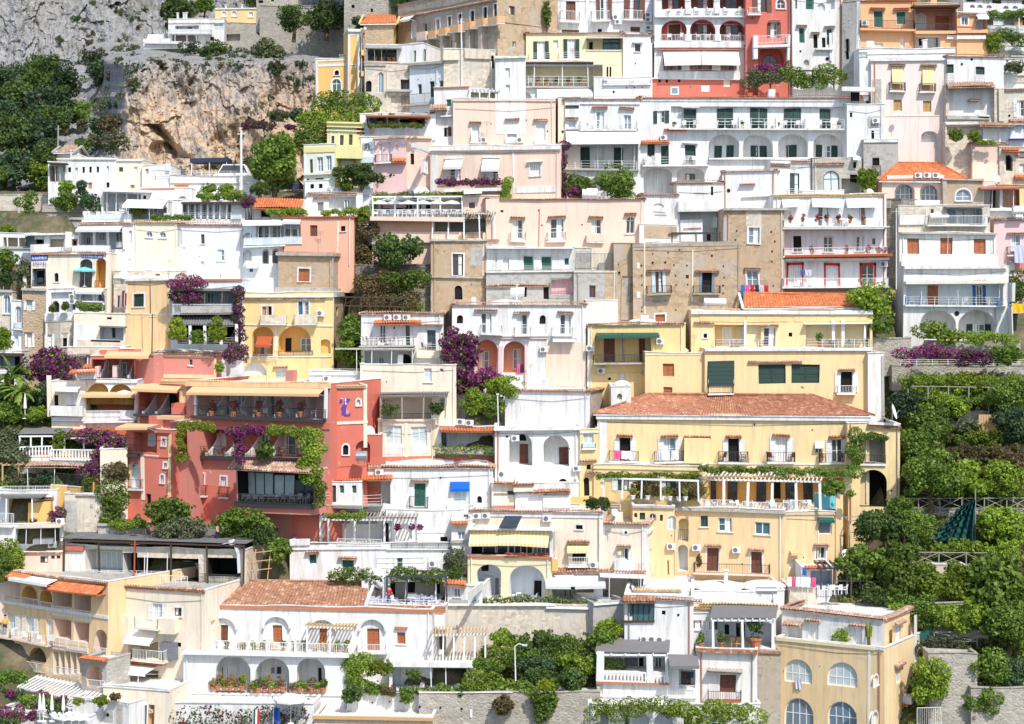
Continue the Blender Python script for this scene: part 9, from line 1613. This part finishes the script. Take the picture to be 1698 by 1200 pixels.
for i in range(4): a, c = pts[i], pts[i+1]; A0, A1 = at(a[0], a[1], 165.4), at(c[0], c[1], 165.4); m.quadbox([A0, A1, A1 + Vector((0, 1.6, 0)), A0 + Vector((0, 1.6, 0)), A0 + Vector((.25, 0, .12)), A1 + Vector((.25, 0, .05)), A1 + Vector((.25, 1.6, .05)), A0 + Vector((.25, 1.6, .12))], 'gc')
tag(m.build('ventilation_duct', L), 'curved pale metal duct at the right end of the dark flat roof', 'duct')
h14 = h_yc; chairs(h14, [848, 862, 886], 999, -1.4, 'wf', 'white chair in the larger arch of the cream yellow house', 'chairs in the larger arch', [856])
hrt = HL('white terrace row' if False else 'hotel restaurant terrace with'); chairs(hrt, list(range(142, 214, 9)), 364, -.8, 'wf', 'white chair behind the pale blue railing', 'chairs behind the pale blue railing', [150, 168, 186, 204])
chairs(h_sign, [60, 66], 474, -.5, 'kf', 'dark iron chair on the small balcony under the blue letters', 'chairs under the blue letters')
V('bush', 'row of low white-flowered plants along the terrace of the two arches', 'bush', (784, 936, 988, 1002), ['g4', 'g1'], 'hedge', Y=164.6, ry=.4, cap=1500)
V('bush', 'row of low plants along the grey-awning terrace', 'bush', (918, 984, 992, 1006), ['g4', 'g1'], 'hedge', Y=164.4, ry=.4, cap=800)
V('planter_flowers', 'red flower boxes along the glazed veranda', 'flower box', (836, 910, 916, 921), ['fl', 'g1'], 'vine', Y=166.4, ry=.2, cap=500)
V('planting', 'planting along the garden room of the red tiled canopy', 'plants', (722, 818, 736, 756), 'g1', 'hedge', Y=177.0, ry=.4, cap=1600)
V('planting', 'tall potted plants at the left of the iron pergola terrace', 'plants', (630, 662, 664, 696), 'g2', 'bush', Y=177.2, ry=.5, cap=800); V('planting', 'potted plants at the right end of the iron pergola terrace', 'plants', (712, 736, 660, 690), 'g2', 'bush', Y=177.2, ry=.5, cap=600)
pts = [(566, 492), (672, 494)]; m = MB(); L = at(620, 500, 188.6)
for y in (492, 506): m.tube(at(568, y, 188.6), at(674, y + 1, 188.6), .09, 'wd', 4)
for x in (574, 600, 626, 650, 672): m.tube(at(x, 492, 188.6), at(x - 8, 530, 188.6), .06, 'wd', 4)
for x in (568, 594, 620, 644): m.tube(at(x, 506, 188.6), at(x + 26, 492, 188.6), .05, 'wd', 4)
tag(m.build('scaffold_bridge', L), 'rusty iron scaffold bridge right of the tan tower house', 'scaffold')
m = MB(); L = at(430, 950, 166); [m.tube(at(x, 962, 166), at(x + 4, 912, 166.5), .05, 'wo', 4) for x in (402, 420, 444)]; [m.tube(at(396, y, 166), at(450, y - 6, 166), .05, 'wo', 4) for y in (920, 934, 948)]; tag(m.build('scaffold', L), 'light timber scaffold between the dark flat roof and the emerald house', 'scaffold')
